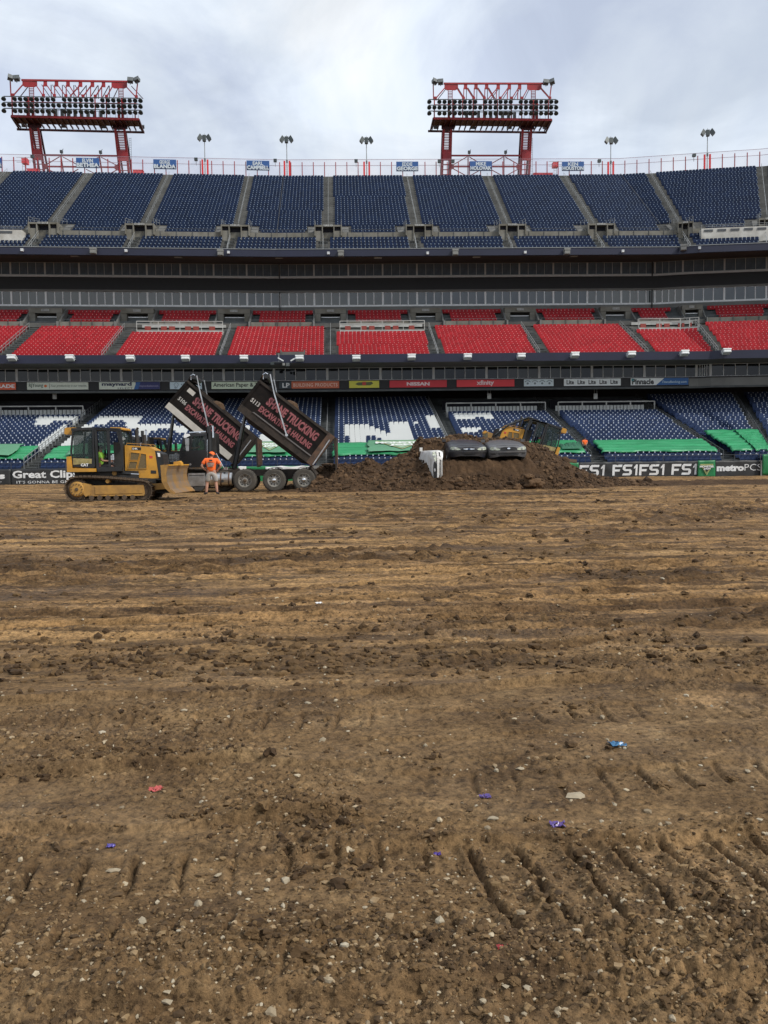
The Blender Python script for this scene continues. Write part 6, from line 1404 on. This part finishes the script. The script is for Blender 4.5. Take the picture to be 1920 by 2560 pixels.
# --- left dozer
q = at(150+600/4.737, 1040+985/4.737, 33.6)
dz = dozer((q[0], 34.2, .0), R(-1), 'yellow and black bulldozer at the left with its blade behind the worker in orange')
ph = thing('person', 'bulldozer driver with bare legs and a lime vest, sitting in the left machine', 'person', tuple(dz.location), dz.rotation_euler[2])
seated(ph, (-.42,-.22,1.22), (1,0,0), hiviz, darkcloth)
# --- dozer on the pile, facing left, nose up
q = at(1300, 1100, 47.0)
dz2 = dozer((0,0,0), 0, 'yellow and black bulldozer tilted nose up on the dirt pile, behind the buried cars', sweeps=True)
Mx = Matrix.Translation((q[0]+.15, 47.3, .80)) @ Matrix.Rotation(R(180),4,'Z') @ Matrix.Rotation(R(-17),4,'Y')
dz2.matrix_world = Mx; dz2.rotation_euler = Mx.to_euler(); dz2.location = Mx.to_translation()
ph2 = thing('person', 'bulldozer driver in green with a bent bare arm, in the machine on the pile', 'person'); ph2.location = dz2.location; ph2.rotation_euler = dz2.rotation_euler
seated(ph2, (-.42,.22,1.22), (1,0,0), mat('green_shirt',(.05,.30,.10),.7), darkcloth)
# --- third dozer far left behind
q = at(372, 1150, 50.5)
dz3 = copy_tree(dz); dz3.location = (q[0]+.35, 50.5, .05); dz3.rotation_euler = (0,0,0); dz3['label'] = 'third bulldozer far behind, only its roof and cab window showing past the left machine'

# ------------------------------------------------------------------ dump trucks
tblk = mat('truck_black', (.012,.012,.013), .22, var=.2, spec=.6)
boxblk = mat('bed_black', (.008,.007,.007), .7, c2=(.018,.014,.012), nscale=2.5, spec=.12)
boxrail = mat('bed_rail', (.024,.021,.019), .75, c2=(.055,.043,.034), nscale=3, spec=.2)
pinkink = mat('pink_red_lettering', (.27,.085,.09), .5, var=.25, nscale=8); redglow = mat('dark_red_outline', (.08,.006,.009), .5)
palepan = mat('pale_bed_panel', (.47,.44,.39), .6, var=.12, nscale=3)
K = .00569
TX = lambda zx: (zx-700)*K
TZ = lambda zy: (1090-zy)*K
def wheel(t, cx, cz, yc, r=.54, w_=.30, hub=False):
    # yc: y of the outer face; tyre, rim with hand holes
    ty = MB().lathe((cx,yc,cz),(0,1,0),[(.02,r*.56),(0,r*.62),(0,r*.86),(.03,r*.97),(.06,r),(w_-.06,r),(w_-.03,r*.97),(w_,r*.86),(w_,r*.6)],36).build('tyre', tyre_m, t, smooth=False)
    mb = MB(); n = 26
    for i in range(n): a = 2*math.pi*i/n; p = (cx+(r-.004)*math.cos(a), cz+(r+.004)*math.sin(a)); mb.bar((p[0],yc+.05,p[1]),(p[0],yc+w_-.05,p[1]),.05,.02)
    mb.build('tread', tyre_m, ty)
    rm = MB().lathe((cx,yc,cz),(0,1,0),[(.015,r*.60),(.0,r*.575),(.03,r*.55),(.10,r*.50),(.12,r*.30),(.05,r*.24),(.04,0)],36).build('rim', rim_m, t)
    mb = MB()
    for i in range(10): a = 2*math.pi*i/10+.3; mb.lathe((cx+r*.415*math.cos(a),yc+.108,cz+r*.415*math.sin(a)),(0,-1,0),[(0,.036),(.004,.036),(.004,0)],8)
    mb.build('hand_holes', mblk, rm)
    mb = MB()
    for i in range(10): a = 2*math.pi*i/10; mb.lathe((cx+r*.30*math.cos(a),yc+.11,cz+r*.30*math.sin(a)),(0,-1,0),[(0,.014),(.03,.014),(.03,0)],6)
    mb.lathe((cx,yc+.05,cz),(0,-1,0),[(0,r*.16),(.05,r*.15),(.07,r*.08),(.075,0)],16); mb.build('hub_cap', chrome if hub else track_m, rm)
def truck(loc, label, ang, box, number, stripe=False, copy=False):
    """side view of the photo, facing left (-x); near side at y=0, width 2.45 m"""
    t = thing('dump_truck', label, 'dump truck', loc); Wd = 2.45
    Q = lambda pts: [(TX(a),TZ(b)) for a,b in pts]
    for i,(zx,hubc) in enumerate(((705,False),(945,True),(1190,True))):
        for yy in (0, Wd-.30): wheel(t, TX(zx), .535, yy, hub=hubc)
        for yy in (.32, Wd-.62): MB().lathe((TX(zx),yy,.535),(0,1,0),[(0,.2),(0,.5),(.04,.54),(.24,.54),(.28,.5),(.28,.2)],24).build('inner_tyre', tyre_m, t)
        MB().tube([(TX(zx),.1,.535),(TX(zx),Wd-.1,.535)],.09,8).build('axle', mblk2, t)
    for zx in (520, 250):
        for yy in (.74, Wd-1.04): wheel(t, TX(zx), .52, yy, r=.50, hub=True)
        MB().tube([(TX(zx),.1,.52),(TX(zx),Wd-.1,.52)],.07,8).build('axle', mblk2, t)
    mb = MB()
    for yy in (.78, Wd-.9): mb.prism(Q([(-20,905),(1285,908),(1300,960),(-20,962)]), yy, yy+.12)
    for zx in (100,400,620,830,1060,1270): mb.box(TX(zx)-.06,TX(zx)+.06,.9,Wd-.9,TZ(955),TZ(915))
    mb.build('chassis_frame', boxrail, t)
    for cx in (945,1190):
        for yy in (.0,Wd-.6):
            mb = MB(); pts = [(TX(cx)+.60*math.cos(a), yy+.3, .535+.60*math.sin(a)) for a in np.linspace(R(62),R(118),7)]
            for a,b in zip(pts[:-1],pts[1:]): mb.bar(a,b,.02,.58,upv=(0,1,0))
            mb.xform(np.eye(3)).build('fender', mblk2, t)
    MB().prism(Q([(880,905),(1010,912),(1150,912),(1260,905),(1260,985),(1230,1040),(1120,985),(1010,1000),(900,985)]), .75, .82).build('suspension_beam', boxrail, t)
    MB().prism(Q([(1283,960),(1292,960),(1296,1055),(1284,1055)]), .1, .75).build('mud_flap', mblk2, t)
    # cab
    MB().prism(Q([(222,628),(400,612),(400,905),(140,905),(100,860),(-70,880),(-78,800),(-50,762),(60,750),(182,742)]), .18, Wd-.18).build('cab_lower', tblk, t) if False else None
    MB().prism(Q([(172,752),(395,736),(398,902),(175,902)]), .15, Wd-.15).build('cab', tblk, t)
    MB().prism(Q([(210,622),(250,606),(400,600),(402,622),(235,632)]), .12, Wd-.12).build('cab_roof', tblk, t)
    mb = MB()
    for yy in (.16, Wd-.26):
        mb.prism(Q([(212,628),(232,626),(198,752),(176,756)]), yy, yy+.10); mb.prism(Q([(384,612),(402,612),(402,745),(384,745)]), yy, yy+.10)
        mb.prism(Q([(268,625),(285,625),(272,745),(252,748)]), yy, yy+.06)
    mb.build('cab_pillar', tblk, t)
    MB().prism(Q([(392,610),(400,610),(400,745),(392,745)]), .2, Wd-.2).build('cab_rear_wall', mblk2, t)
    for yy in (.19, Wd-.2): MB().prism(Q([(288,630),(384,622),(384,738),(276,744)]), yy, yy+.012).build('door_window', cabglass, t); MB().prism(Q([(236,632),(266,630),(250,745),(202,750)]), yy, yy+.012).build('vent_window', cabglass, t)
    MB().prism(Q([(213,632),(219,632),(184,752),(178,752)]), .3, Wd-.3).build('windscreen', glass_dk, t)
    hood = MB().prism(Q([(178,746),(60,752),(-30,770),(-72,800),(-80,860),(-60,905),(60,905),(95,850),(175,850)]), .35, Wd-.35).build('hood', tblk, t)
    for yy in (.12, Wd-.52): MB().prism(Q([(175,850),(178,790),(100,785),(30,800),(-20,840),(-60,905),(40,905),(90,860),(130,860),(172,905)]), yy, yy+.4).build('front_fender', tblk, t)
    for yy,sg in ((.11,-1),(Wd-.11,1)):
        mb = MB()
        for i,(a,b,zz) in enumerate(((140,166,766),(95,172,778),(92,172,788),(90,172,799),(92,170,810),(90,170,822),(92,168,833))):
            mb.bar((TX(a),yy,TZ(zz)),(TX(b),yy,TZ(zz-2)),.02,.035)
        for a in (92,120,150,170): mb.bar((TX(a),yy,TZ(832)),(TX(a+4),yy,TZ(768 if a > 130 else 780)),.018,.018)
        mb.build('side_vent', chrome, t)
    MB().prism(Q([(-84,790),(-74,790),(-74,895),(-84,895)]), .7, Wd-.7).build('front_grille', chrome, t)
    MB().prism(Q([(-95,900),(-70,900),(-70,985),(-95,985)]), .1, Wd-.1).build('bumper', chrome, t)
    MB().prism(Q([(214,622),(226,604),(262,610),(268,622),(232,640),(216,640)]), .1, Wd-.1).build('sun_visor', white_p, t)
    mb = MB().tube([(TX(250),.5,TZ(596)),(TX(385),.5,TZ(590))],.035,8); mb.box(TX(330),TX(345),.45,.55,TZ(600),TZ(588)); mb.build('air_horn', chrome, t)
    mb = MB().prism(Q([(230,645),(262,645),(262,700),(230,700)]), -.06, .02); mb.prism(Q([(232,702),(260,702),(258,748),(236,748)]), -.05, .02); mb.build('mirror', alu, t)
    MB().lathe((TX(262),.145,TZ(858)),(0,-1,0),[(0,.05),(.02,.05),(.02,0)],12).build('door_badge', alu, t)
    mb = MB().bar((TX(252),.14,TZ(892)),(TX(398),.14,TZ(892)),.03,.05); mb.bar((TX(215),.13,TZ(886)),(TX(398),.13,TZ(886)),.04,.03); mb.build('step_trim', chrome, t)
    MB().prism(Q([(398,600),(460,600),(465,905),(398,905)]), .5, Wd-.5).build('rear_cab_box', mblk2, t)
    st = MB().tube([(TX(420),.28,TZ(890)),(TX(420),.28,TZ(650))],.12,14).build('exhaust_stack', mblk, t)
    MB().tube([(TX(418),.28,TZ(650)),(TX(416),.28,TZ(545))],.085,12).build('stack_pipe', mblk, st); MB().tube([(TX(448),.34,TZ(640)),(TX(448),.34,TZ(548)),(TX(442),.34,TZ(536))],.055,12).build('chrome_tip', chrome, st)
    MB().tube([(TX(402),.16,TZ(700)),(TX(404),.16,TZ(665)),(TX(408),.16,TZ(655))],.018,6).build('grab_handle', chrome, t); MB().tube([(TX(402),.16,TZ(700)),(TX(400),.16,TZ(850))],.016,6).build('grab_handle', chrome, t)
    MB().prism(Q([(242,936),(250,930),(378,930),(382,1034),(250,1036),(240,1030)]), .08, .65).build('battery_box', alu, t); MB().prism(Q([(252,946),(372,946),(372,951),(252,951)]), .07,.078).build('box_seam', mblk, t)
    tk = MB().lathe((TX(388),.42,TZ(984)),(1,0,0),[(0,0),(0,.27),(.03,.31),((600-388)*K-.03,.31),((600-388)*K,.27),((600-388)*K,0)],28).build('fuel_tank', alu, t, smooth=False)
    for zx in (400,500,565): MB().lathe((TX(zx),.42,TZ(984)),(1,0,0),[(0,.31),(0,.318),(.07,.318),(.07,.31)],28).build('tank_strap', rust if zx > 450 else mblk2, tk)
    MB().lathe((TX(535),.32,TZ(935)),(0,-.5,1),[(0,.05),(.05,.05),(.05,0)],12).build('filler_cap', mblk, tk)
    MB().prism(Q([(285,1038),(382,1036),(350,1075),(300,1075)]), .1, .5).build('step_plate', mblk2, t)
    MB().tube([(TX(470),.3,TZ(770)),(TX(530),.3,TZ(890))],.02,6).build('air_line', chrome, t); MB().prism(Q([(530,885),(560,885),(560,905),(530,905)]),.25,.4).build('valve_block', chrome, t)
    # the raised bed, hinged at the rear
    bl, bh, hx, hz, a_ = box
    bx = bpy.data.objects.new('dump_bed', None)
    pts = lambda u, v: (u, v)
    ca, sa = math.cos(a_), math.sin(a_)
    def BP(u, v): return (hx - u*ca + v*sa, hz + u*sa + v*ca)      # u along the bed towards the front, v up its side
    def quad(us, y0, y1, nm, m_, par=None):
        return MB().prism([BP(u,v) for u,v in us], y0, y1).build(nm, m_, par or t)
    Y0, Y1 = .0, Wd
    bed = quad([(0,0),(bl,0),(bl,.10),(0,.10)], Y0+.05, Y1-.05, 'dump_bed', boxblk)
    for yy in (Y0, Y1-.06):
        quad([(.05,.05),(bl,.05),(bl,bh),(.05,bh*1.0)], yy, yy+.06, 'bed_side', boxblk, bed)
        quad([(0,bh-.02),(bl,bh-.02),(bl,bh+.10),(0,bh+.10)], yy-.05, yy+.10, 'top_rail', boxrail, bed)
        quad([(0,-.04),(bl,-.04),(bl,.30),(0,.30)], yy-.06, yy+.05, 'lower_rail', palepan if stripe else boxrail, bed)
        quad([(-.02,-.03),(.34,-.03),(.34,bh+.1),(-.02,bh+.1)], yy-.075, yy+.09, 'rear_post', rust if not stripe else boxrail, bed)
        quad([(bl-.10,-.02),(bl+.03,-.02),(bl+.03,bh+.02),(bl-.10,bh+.02)], yy-.055, yy+.07, 'front_post', boxblk, bed)
        if not stripe:
            quad([(.34,.30),(bl*.86,.30),(bl*.84,.36),(.34,.36)], yy-.10, yy-.061, 'side_ridge', mat('worn_grey_edge',(.12,.11,.105),.5), bed) if yy == Y0 else None
    quad([(bl-.06,0),(bl,0),(bl,bh+.15),(bl-.06,bh+.15)], Y0+.06, Y1-.06, 'front_wall', boxblk, bed)
    quad([(bl-.05,bh+.1),(bl+.05,bh+.1),(bl+.10,bh+.38),(bl-.38,bh+.26)], Y0+.25, Y1-.25, 'front_hood', boxblk, bed)
    quad([(.05,.02),(.5,-.22),(bl-.7,-.24),(bl-.1,.02)], .75, .95, 'sub_frame', boxrail, bed); quad([(.05,.02),(.5,-.22),(bl-.7,-.24),(bl-.1,.02)], Wd-.95, Wd-.75, 'sub_frame', boxrail, bed)
    # dirt stuck in the bed
    mb = MB(); c0 = BP(bl*.62,bh+.05); mb.lathe((c0[0],Wd*.5,c0[1]),(0,0,1),[(-.3,.5),(0,.42),(.12,.25),(.2,0)],10); mb.build('stuck_dirt', MATS['pile_clod'], bed)
    # tailgate hanging plumb from the top hinge
    hp = BP(0, bh+.06); tg = MB().prism([(hp[0]-.02,hp[1]),(hp[0]+.10,hp[1]),(hp[0]+.12,hp[1]-1.45),(hp[0]+.05,hp[1]-1.55)], .02, Wd-.02).build('tailgate', boxrail, bed)
    for yy in (.02, Wd*.33, Wd*.66, Wd-.1): MB().prism([(hp[0]+.10,hp[1]-.05),(hp[0]+.17,hp[1]-.05),(hp[0]+.17,hp[1]-1.4),(hp[0]+.12,hp[1]-1.45)], yy, yy+.08).build('rib', rust, tg)
    l0 = BP(.10,bh*.9); l1 = BP(.02,.05); MB().bar((l0[0]-.0,-.10,l0[1]),(l1[0],-.10,l1[1]),.05,.05).build('latch_rod', alu, bed)
    h0 = BP(.1,-.1); MB().tube([(h0[0],.3,h0[1]),(h0[0]+.30,.3,h0[1]-.42)],[.10,.14],8).build('hinge_arm', boxrail, t)
    # lettering
    def put(txt, u0, u1, v0, v1, m_, off, lift, nm='lettering'):
        mb = text_mesh(txt, u0-u1, v1-v0, 0, off); v = np.array(mb.v); u = u0 - v[:,0]; vv = v0+v[:,2]
        x_, z_ = hx - u*ca + vv*sa, hz + u*sa + vv*ca; mb.v = [(a,-lift,b) for a,b in zip(x_,z_)]; mb.build(nm, m_, bed)
    for (txt,u0,u1,v0,v1) in (('SHANE TRUCKING', bl*.80, .62, bh*.60, bh*.86),('EXCAVATING & HAULING', bl*.82, .62, bh*.32, bh*.50)):
        put(txt,u0+.02,u1-.02,v0-.015,v1+.015,redglow,.07,.008); put(txt,u0,u1,v0,v1,pinkink,.03,.016)
    put(number, bl*.95, bl*.84, bh*.40, bh*.53, mat('number_ink',(.42,.40,.37),.5), .03, .012)
    if stripe:
        mb = MB().prism([BP(bl*.93,bh*.78),BP(bl*.84,bh*.78),BP(bl*.84,bh*.92),BP(bl*.93,bh*.92)],-.02,-.012); mb.build('small_sticker', palepan, bed)
    # tarp arm
    tip = BP(bl-.05,bh+.42); el = BP(bl*.80, bh+.0); en = BP(bl*.42, .42)
    for yy in (-.12, Wd+.12):
        ar = MB(); ar.bar((tip[0]+.25,yy,tip[1]+.02),(el[0]+.02,yy,el[1]),.05,.055); ar.bar((el[0]+.02,yy,el[1]),(en[0],yy,en[1]),.05,.06); ar.lathe((en[0],yy-.05,en[1]),(0,1,0),[(0,0),(0,.07),(.1,.07),(.1,0)],10); ar.build('tarp_arm', alu, bed)
    rl = MB().tube([(tip[0]+.05,.0,tip[1]-.05),(tip[0]+.05,Wd,tip[1]-.05)],.11,12).build('tarp_roll', mblk, bed)
    MB().tube([(tip[0]-.08,.1,tip[1]-.18),(tip[0]-.10,.1,tip[1]+.02),(tip[0]+.02,.1,tip[1]+.10),(tip[0]+.12,.1,tip[1]+.04)],.035,8).build('roll_motor', chrome, bed)
    # hoist
    fb = BP(bl-.32,-.05); fa = ((hx-bl*.93), .98)
    fa = (TX(598), TZ(895)); d = np.array([fb[0]-fa[0], fb[1]-fa[1]])
    hs = MB().tube([(fa[0],Wd/2,fa[1]),(fa[0]+d[0]*.55,Wd/2,fa[1]+d[1]*.55)],.125,14).build('hoist_cylinder', mblk, t)
    MB().tube([(fa[0]+d[0]*.55,Wd/2,fa[1]+d[1]*.55),(fa[0]+d[0]*.8,Wd/2,fa[1]+d[1]*.8)],.098,14).build('hoist_stage', mat('oily_steel',(.09,.09,.085),.3,metal=.7), hs); MB().tube([(fa[0]+d[0]*.8,Wd/2,fa[1]+d[1]*.8),(fb[0],Wd/2,fb[1])],.075,12).build('hoist_rod', mat('oily_steel',(.09,.09,.085),.3,metal=.7), hs)
    return t
hx, hz = TX(1262), TZ(882); fx, fz = TX(660), TZ(412)
bl = math.hypot(hx-fx, fz-hz); a_ = math.atan2(fz-hz, hx-fx)
base = at(400+700/3.318, 900+1090/3.318, 41.0)
tr1 = truck((base[0], 41.0, .0), 'nearer black dump truck with bed raised and number S113, tipping dirt', 37, (bl, 1.62, hx, hz, a_), 'S113')
# far truck: same machine further back, bed raised steeper
s_far = 46.8/41.0
bl2 = 4.65; a2 = R(41)
b0 = at(400+612/3.318, 900+862/3.318, 46.8)
tr2 = truck((b0[0]-hx, 46.8, .02), 'farther black dump truck with a pale lower bed stripe, bed raised, its cab hidden', 41, (bl2, 1.72, hx, hz+(b0[2]-hz)*1.0, a2), '5106', True)
ph3 = thing('person', 'truck driver in a lime vest sitting behind the wheel of the nearer dump truck', 'person', tuple(tr1.location))
seated(ph3, (TX(345),.70,1.80), (-1,0,0), hiviz, darkcloth)
# ================================================================== BURIED CARS
def loft(sections, name, m_, parent, smooth=True):
    V = []; n = len(sections[0]); 
    for s in sections: V += s
    F = []
    for i in range(len(sections)-1):
        for k in range(n-1): F.append((i*n+k, i*n+k+1, (i+1)*n+k+1, (i+1)*n+k))
    F.append(tuple(range(n))[::-1]); F.append(tuple((len(sections)-1)*n+k for k in range(n)))
    mb = MB(); mb.add(V, F); return mb.build(name, m_, parent, smooth=smooth)
def car(label, paint, oval, loc, rot):
    """rounded sedan of the nineties; nose towards -y, x across, 1.86 m wide"""
    t = thing('buried_car', label, 'car', loc); t.rotation_euler = rot
    W = .93
    def sec(y, w_, zb, zbelt, ztop, wt):
        # half section from left bottom over the top to right bottom
        h = [(-w_*.93,zb),(-w_,zb+.12),(-w_*1.0,(zb+zbelt)/2),(-w_*.985,zbelt-.06),(-w_*.93,zbelt),(-wt,(zbelt+ztop)/2),(-wt*.88,ztop-.02),(-wt*.45,ztop),(0,ztop+.012)]
        full = h + [(-x,z) for x,z in h[:-1][::-1]]
        return [(x,y,z) for x,z in full]
    S_ = [sec(.03,.45,.26,.60,.635,.40), sec(.074,.60,.23,.645,.69,.54), sec(.12,.70,.21,.665,.715,.62), sec(.185,.80,.20,.685,.74,.68), sec(.27,.90,.19,.71,.77,.74), sec(.7,.925,.19,.77,.86,.76), sec(1.15,.93,.19,.83,.93,.78), sec(1.35,.93,.19,.86,.96,.80),
          sec(1.95,.93,.19,.90,1.02,.66), sec(2.25,.93,.19,.91,1.04,.62), sec(3.1,.93,.19,.92,1.02,.62), sec(3.8,.93,.2,.92,1.02,.66), sec(4.1,.92,.22,.91,.99,.70), sec(4.7,.88,.25,.86,.92,.70), sec(4.9,.78,.32,.75,.80,.6)]
    body = loft(S_, 'body', paint, t)
    trim = mat('car_black_plastic',(.012,.012,.013),.5)
    lens = mat('hazy_headlight',(.52,.55,.45),.25,c2=(.36,.40,.33),nscale=5); amber = mat('amber_lens',(.5,.2,.05),.3)
    def yf(x): return .02 + .30*abs(x/W)**3.2
    def face(poly, off, nm, m_, par=None, sub=10):
        """a patch following the rounded nose; poly in xz"""
        P_ = np.array(poly); cx, cz = P_.mean(0); zo = lambda z: .10*max(0,z-.56)
        V = [(cx, yf(cx)-off+zo(cz), cz)]+[(x, yf(x)-off+zo(z), z) for x,z in P_]; n = len(P_)
        F = [(0,1+i,1+(i+1)%n) for i in range(n)]; V2 = [(x,y+off+.10,z) for x,y,z in V[1:]]; b = len(V); F += [(1+i, b+i, b+(i+1)%n, 1+(i+1)%n) for i in range(n)]
        mb = MB(); mb.add(V+V2, F); return mb.build(nm, m_, par or t, smooth=False)
    def ell(cx, cz, a, b, n=22, tilt=0, sq=1.0):
        r_ = []
        for i in range(n):
            g = 2*math.pi*i/n; x = a*np.sign(math.cos(g))*abs(math.cos(g))**sq; z = b*np.sign(math.sin(g))*abs(math.sin(g))**sq; r_.append((cx+x*math.cos(tilt)-z*math.sin(tilt), cz+x*math.sin(tilt)+z*math.cos(tilt)))
        return r_
    for sg in (-1,1):
        hl = face([(sg*x,z) for x,z in ([(.40,.585),(.50,.645),(.66,.70),(.80,.695),(.865,.64),(.85,.575),(.74,.545),(.55,.54),(.44,.55)])], .055, 'headlight', lens)
        face([(sg*x,z) for x,z in ([(.78,.60),(.85,.63),(.84,.68),(.79,.685)])], .075, 'turn_lens', lens, hl)
        MB().lathe((sg*.64,yf(.64)-.06,.62),(0,-1,0),[(0,.06),(.012,.055),(.014,0)],12).build('bulb_reflector', mat('reflector',(.6,.62,.6),.2,metal=.6), hl)
    if oval:
        g = face(ell(0,.60,.34,.085), .035, 'grille', trim); face(ell(0,.60,.28,.035), .055, 'grille_bar', chrome, g); face(ell(0,.60,.07,.038), .075, 'badge', mat('badge_blue',(.05,.07,.12),.3), g)
        face([(-.62,.30),(.62,.30),(.62,.385),(-.62,.385)], .03, 'lower_intake', trim)
    else:
        g = face([(-.40,.60),(-.36,.66),(-.20,.685),(.20,.685),(.36,.66),(.40,.60),(.30,.545),(-.30,.545)], .035, 'grille', trim); face(ell(0,.625,.075,.036), .06, 'badge', chrome, g)
        face([(-.45,.30),(.45,.30),(.50,.385),(-.50,.385)], .03, 'lower_intake', trim)
        for sg in (-1,1): face([(sg*.60,.33),(sg*.82,.33),(sg*.83,.40),(sg*.66,.40)], .03, 'fog_lamp_recess', trim)
        for z in (.325,.355): MB().box(-.44,.44,-.035,-.02,z,z+.008).build('intake_bar', paint, t)
    # bumper ledge
    mb = MB(); xs_ = np.linspace(-.86,.86,17)
    for a,b in zip(xs_[:-1],xs_[1:]): mb.bar((a,yf(a)-.015,.475),(b,yf(b)-.015,.475),.10,.085)
    mb.build('bumper', paint, t, smooth=False)
    mb = MB(); 
    for a,b in zip(xs_[:-1],xs_[1:]): mb.bar((a,yf(a)-.03,.528),(b,yf(b)-.03,.528),.03,.012)
    mb.build('bumper_seam', trim, t)
    MB().tube([(-.55,.25,.752),(0,.20,.775),(.55,.25,.752)],.006,4).build('hood_edge', trim, t)
    for sg in (-1,1):
        for y in (.95,3.85): 
            w_ = MB().lathe((sg*.80,y,.32),(sg,0,0),[(-.08,.2),(-.08,.30),(-.05,.32),(.10,.32),(.13,.30),(.13,.19)],24).build('tyre', tyre_m, t); MB().lathe((sg*.92,y,.32),(sg,0,0),[(0,.2),(.01,.19),(-.02,.1),(-.01,0)],16).build('rim', rim_m, w_)
        MB().prism([(-1,-1)]*0+[(0,0),(.01,0),(.01,.01)],0,.001).build('wiper_stub', trim, t) if False else None
    for sg in (-1,1): MB().box(sg*.98-.09,sg*.98+.09,1.5,1.6,.93,1.06).build('mirror', paint, t)
    return t
dkblue = mat('dusty_dark_blue_paint', (.014,.017,.026), .32, c2=(.040,.036,.034), nscale=3.2, spec=.6)
dkgrey = mat('dusty_dark_grey_paint', (.065,.068,.076), .34, c2=(.105,.098,.092), nscale=3.2, spec=.6)
cwhite = mat('white_car_paint', (.72,.73,.72), .3, c2=(.55,.53,.49), nscale=3)
q1 = at(1172,1130,41.0); q2 = at(1272,1128,40.9)
car('dark blue sedan nose sticking out of the pile, between the white and grey cars', dkblue, True, (q1[0],41.0,1.30), (R(1.5),R(.6),R(1)))
car('dark grey sedan nose sticking out of the pile, the right of the two', dkgrey, False, (q2[0],40.9,1.28), (R(1),R(-.6),R(-1)))
q3 = at(1087,1160,40.2)
car('white car turned on its side and half buried in the pile, headlight up', cwhite, False, (q3[0]+.62,40.25,.93), (0,R(-90),R(4)))
# ================================================================== PEOPLE
t = thing('person', 'worker in orange T-shirt and orange cap standing with hands on hips, seen from behind', 'person')
q = at(530, 1232, 37.6)
t.location = (q[0], 37.6, .03)
J = dict(pelvis=(0,0,.96), waist=(0.0,0,1.12), chest=(-.01,0,1.34), neckbase=(.0,.01,1.51), neck=(.005,.015,1.555), head=(.02,.02,1.66), crown=(.02,.01,1.74), face=(.75,.65,0))
J.update(shoulder_l=(-.215,0,1.45), elbow_l=(-.36,-.06,1.19), wrist_l=(-.22,.02,1.02), hand_l=(-.165,.08,.985), shoulder_r=(.205,0,1.45), elbow_r=(.36,-.05,1.20), wrist_r=(.22,.02,1.01), hand_r=(.165,.08,.975),
    hip_l=(-.10,0,.90), knee_l=(-.17,.02,.50), ankle_l=(-.20,-.02,.10), toe_l=(-.28,.13,.045), hip_r=(.10,0,.90), knee_r=(.15,.03,.50), ankle_r=(.19,-.01,.10), toe_r=(.22,.16,.045))
person_parts(t, J, orange, khaki, cap=orange, hair=mat('brown_hair',(.05,.03,.02),.8))
pr = mat('grey_print', (.28,.25,.22), .8, var=.5, nscale=25)
for (x0,x1,z0,z1,m_) in ((-.055,.06,1.40,1.46,darkcloth),(-.09,.09,1.345,1.365,darkcloth)): MB().box(x0,x1,-.182,-.168,z0,z1).build('shirt_print', m_, t)
for txt,w_,z0,z1 in (('XXXX',.0,0,0),):
    pass
for (z0,z1,w_) in ((1.25,1.33,.27),(1.17,1.235,.22)):
    mb = MB(); n = 6
    for i in range(n): x = -w_/2+w_*i/n; mb.box(x,x+w_/n*.78,-.178,-.162,z0,z1)
    mb.build('shirt_print', pr, t)
t.scale = (1.16,1.12,1.02)
t = thing('person', 'small worker in an orange vest standing on the green tarp above the FS1 banner', 'person')
s = S(1462,64.4,2.2); q = P(s,64.4,.95+.27*(64.4-62.45)+.45); q[2] = at(1462,1134,q[1])[2]; t.location = tuple(q)
J2 = dict(J); J2['face'] = (-1,-.2,0); J2.update(elbow_l=(-.28,-.10,1.18), wrist_l=(-.30,-.30,1.08), hand_l=(-.30,-.37,1.05), elbow_r=(.24,-.08,1.18), wrist_r=(.10,-.28,1.05), hand_r=(.04,-.34,1.03), knee_l=(-.11,.02,.50), ankle_l=(-.12,-.02,.10), toe_l=(-.22,-.06,.045), knee_r=(.12,.03,.50), ankle_r=(.12,-.01,.10), toe_r=(.02,-.05,.045))
person_parts(t, J2, orange, darkcloth, True, hair=mat('brown_hair',(.05,.03,.02),.8)); t.scale = (.72,.72,.66)
# bunched dark tarp beside him
s0, s1 = S(1403,63.9,2), S(1452,63.9,2); nx, nd = 60, 16; A,B = np.meshgrid(np.linspace(0,1,nx),np.linspace(0,1,nd)); SS = s0+(s1-s0)*A; D = 63.5+1.3*B
pt = P(SS,D,.95+.27*(D-62.45)+.86); zz = pt[...,2]+.40*np.abs(fbm(A*6+B*3,B*3-A*2,4,77))*np.sin(np.pi*np.clip(B,0,1))+.22*A*np.sin(np.pi*B)
idx = np.arange(nx*nd).reshape(nd,nx); o = np_mesh('tarp', np.column_stack([pt[...,0].ravel(),pt[...,1].ravel(),zz.ravel()]), np.stack([idx[:-1,:-1],idx[:-1,1:],idx[1:,1:],idx[1:,:-1]],-1).reshape(-1,4), mat('dark_green_tarp',(.012,.09,.045),.4,c2=(.03,.14,.07),nscale=6), smooth=True)
tag(o, 'bunched dark green tarp beside the worker in the stand', 'tarp')
# wooden blocks at the end of the pile
for px,py,s_,lb in ((1426,1152,14,'wooden block at the far right end of the pile crest, below the worker'),(1405,1148,10,'small wooden block left of the other one on the pile end')):
    q = at(px,py,45.5); mb = MB().box(-.3,.3,-.15,.15,-.09,.09); mb.box(-.28,.28,-.16,-.15,-.06,-.04); tag(mb.build('wooden_block', mat('old_wood',(.12,.075,.045),.9,stretch=(1,8,8)), None, tuple(q), rot=(0,R(6),R(12))), lb, 'block')
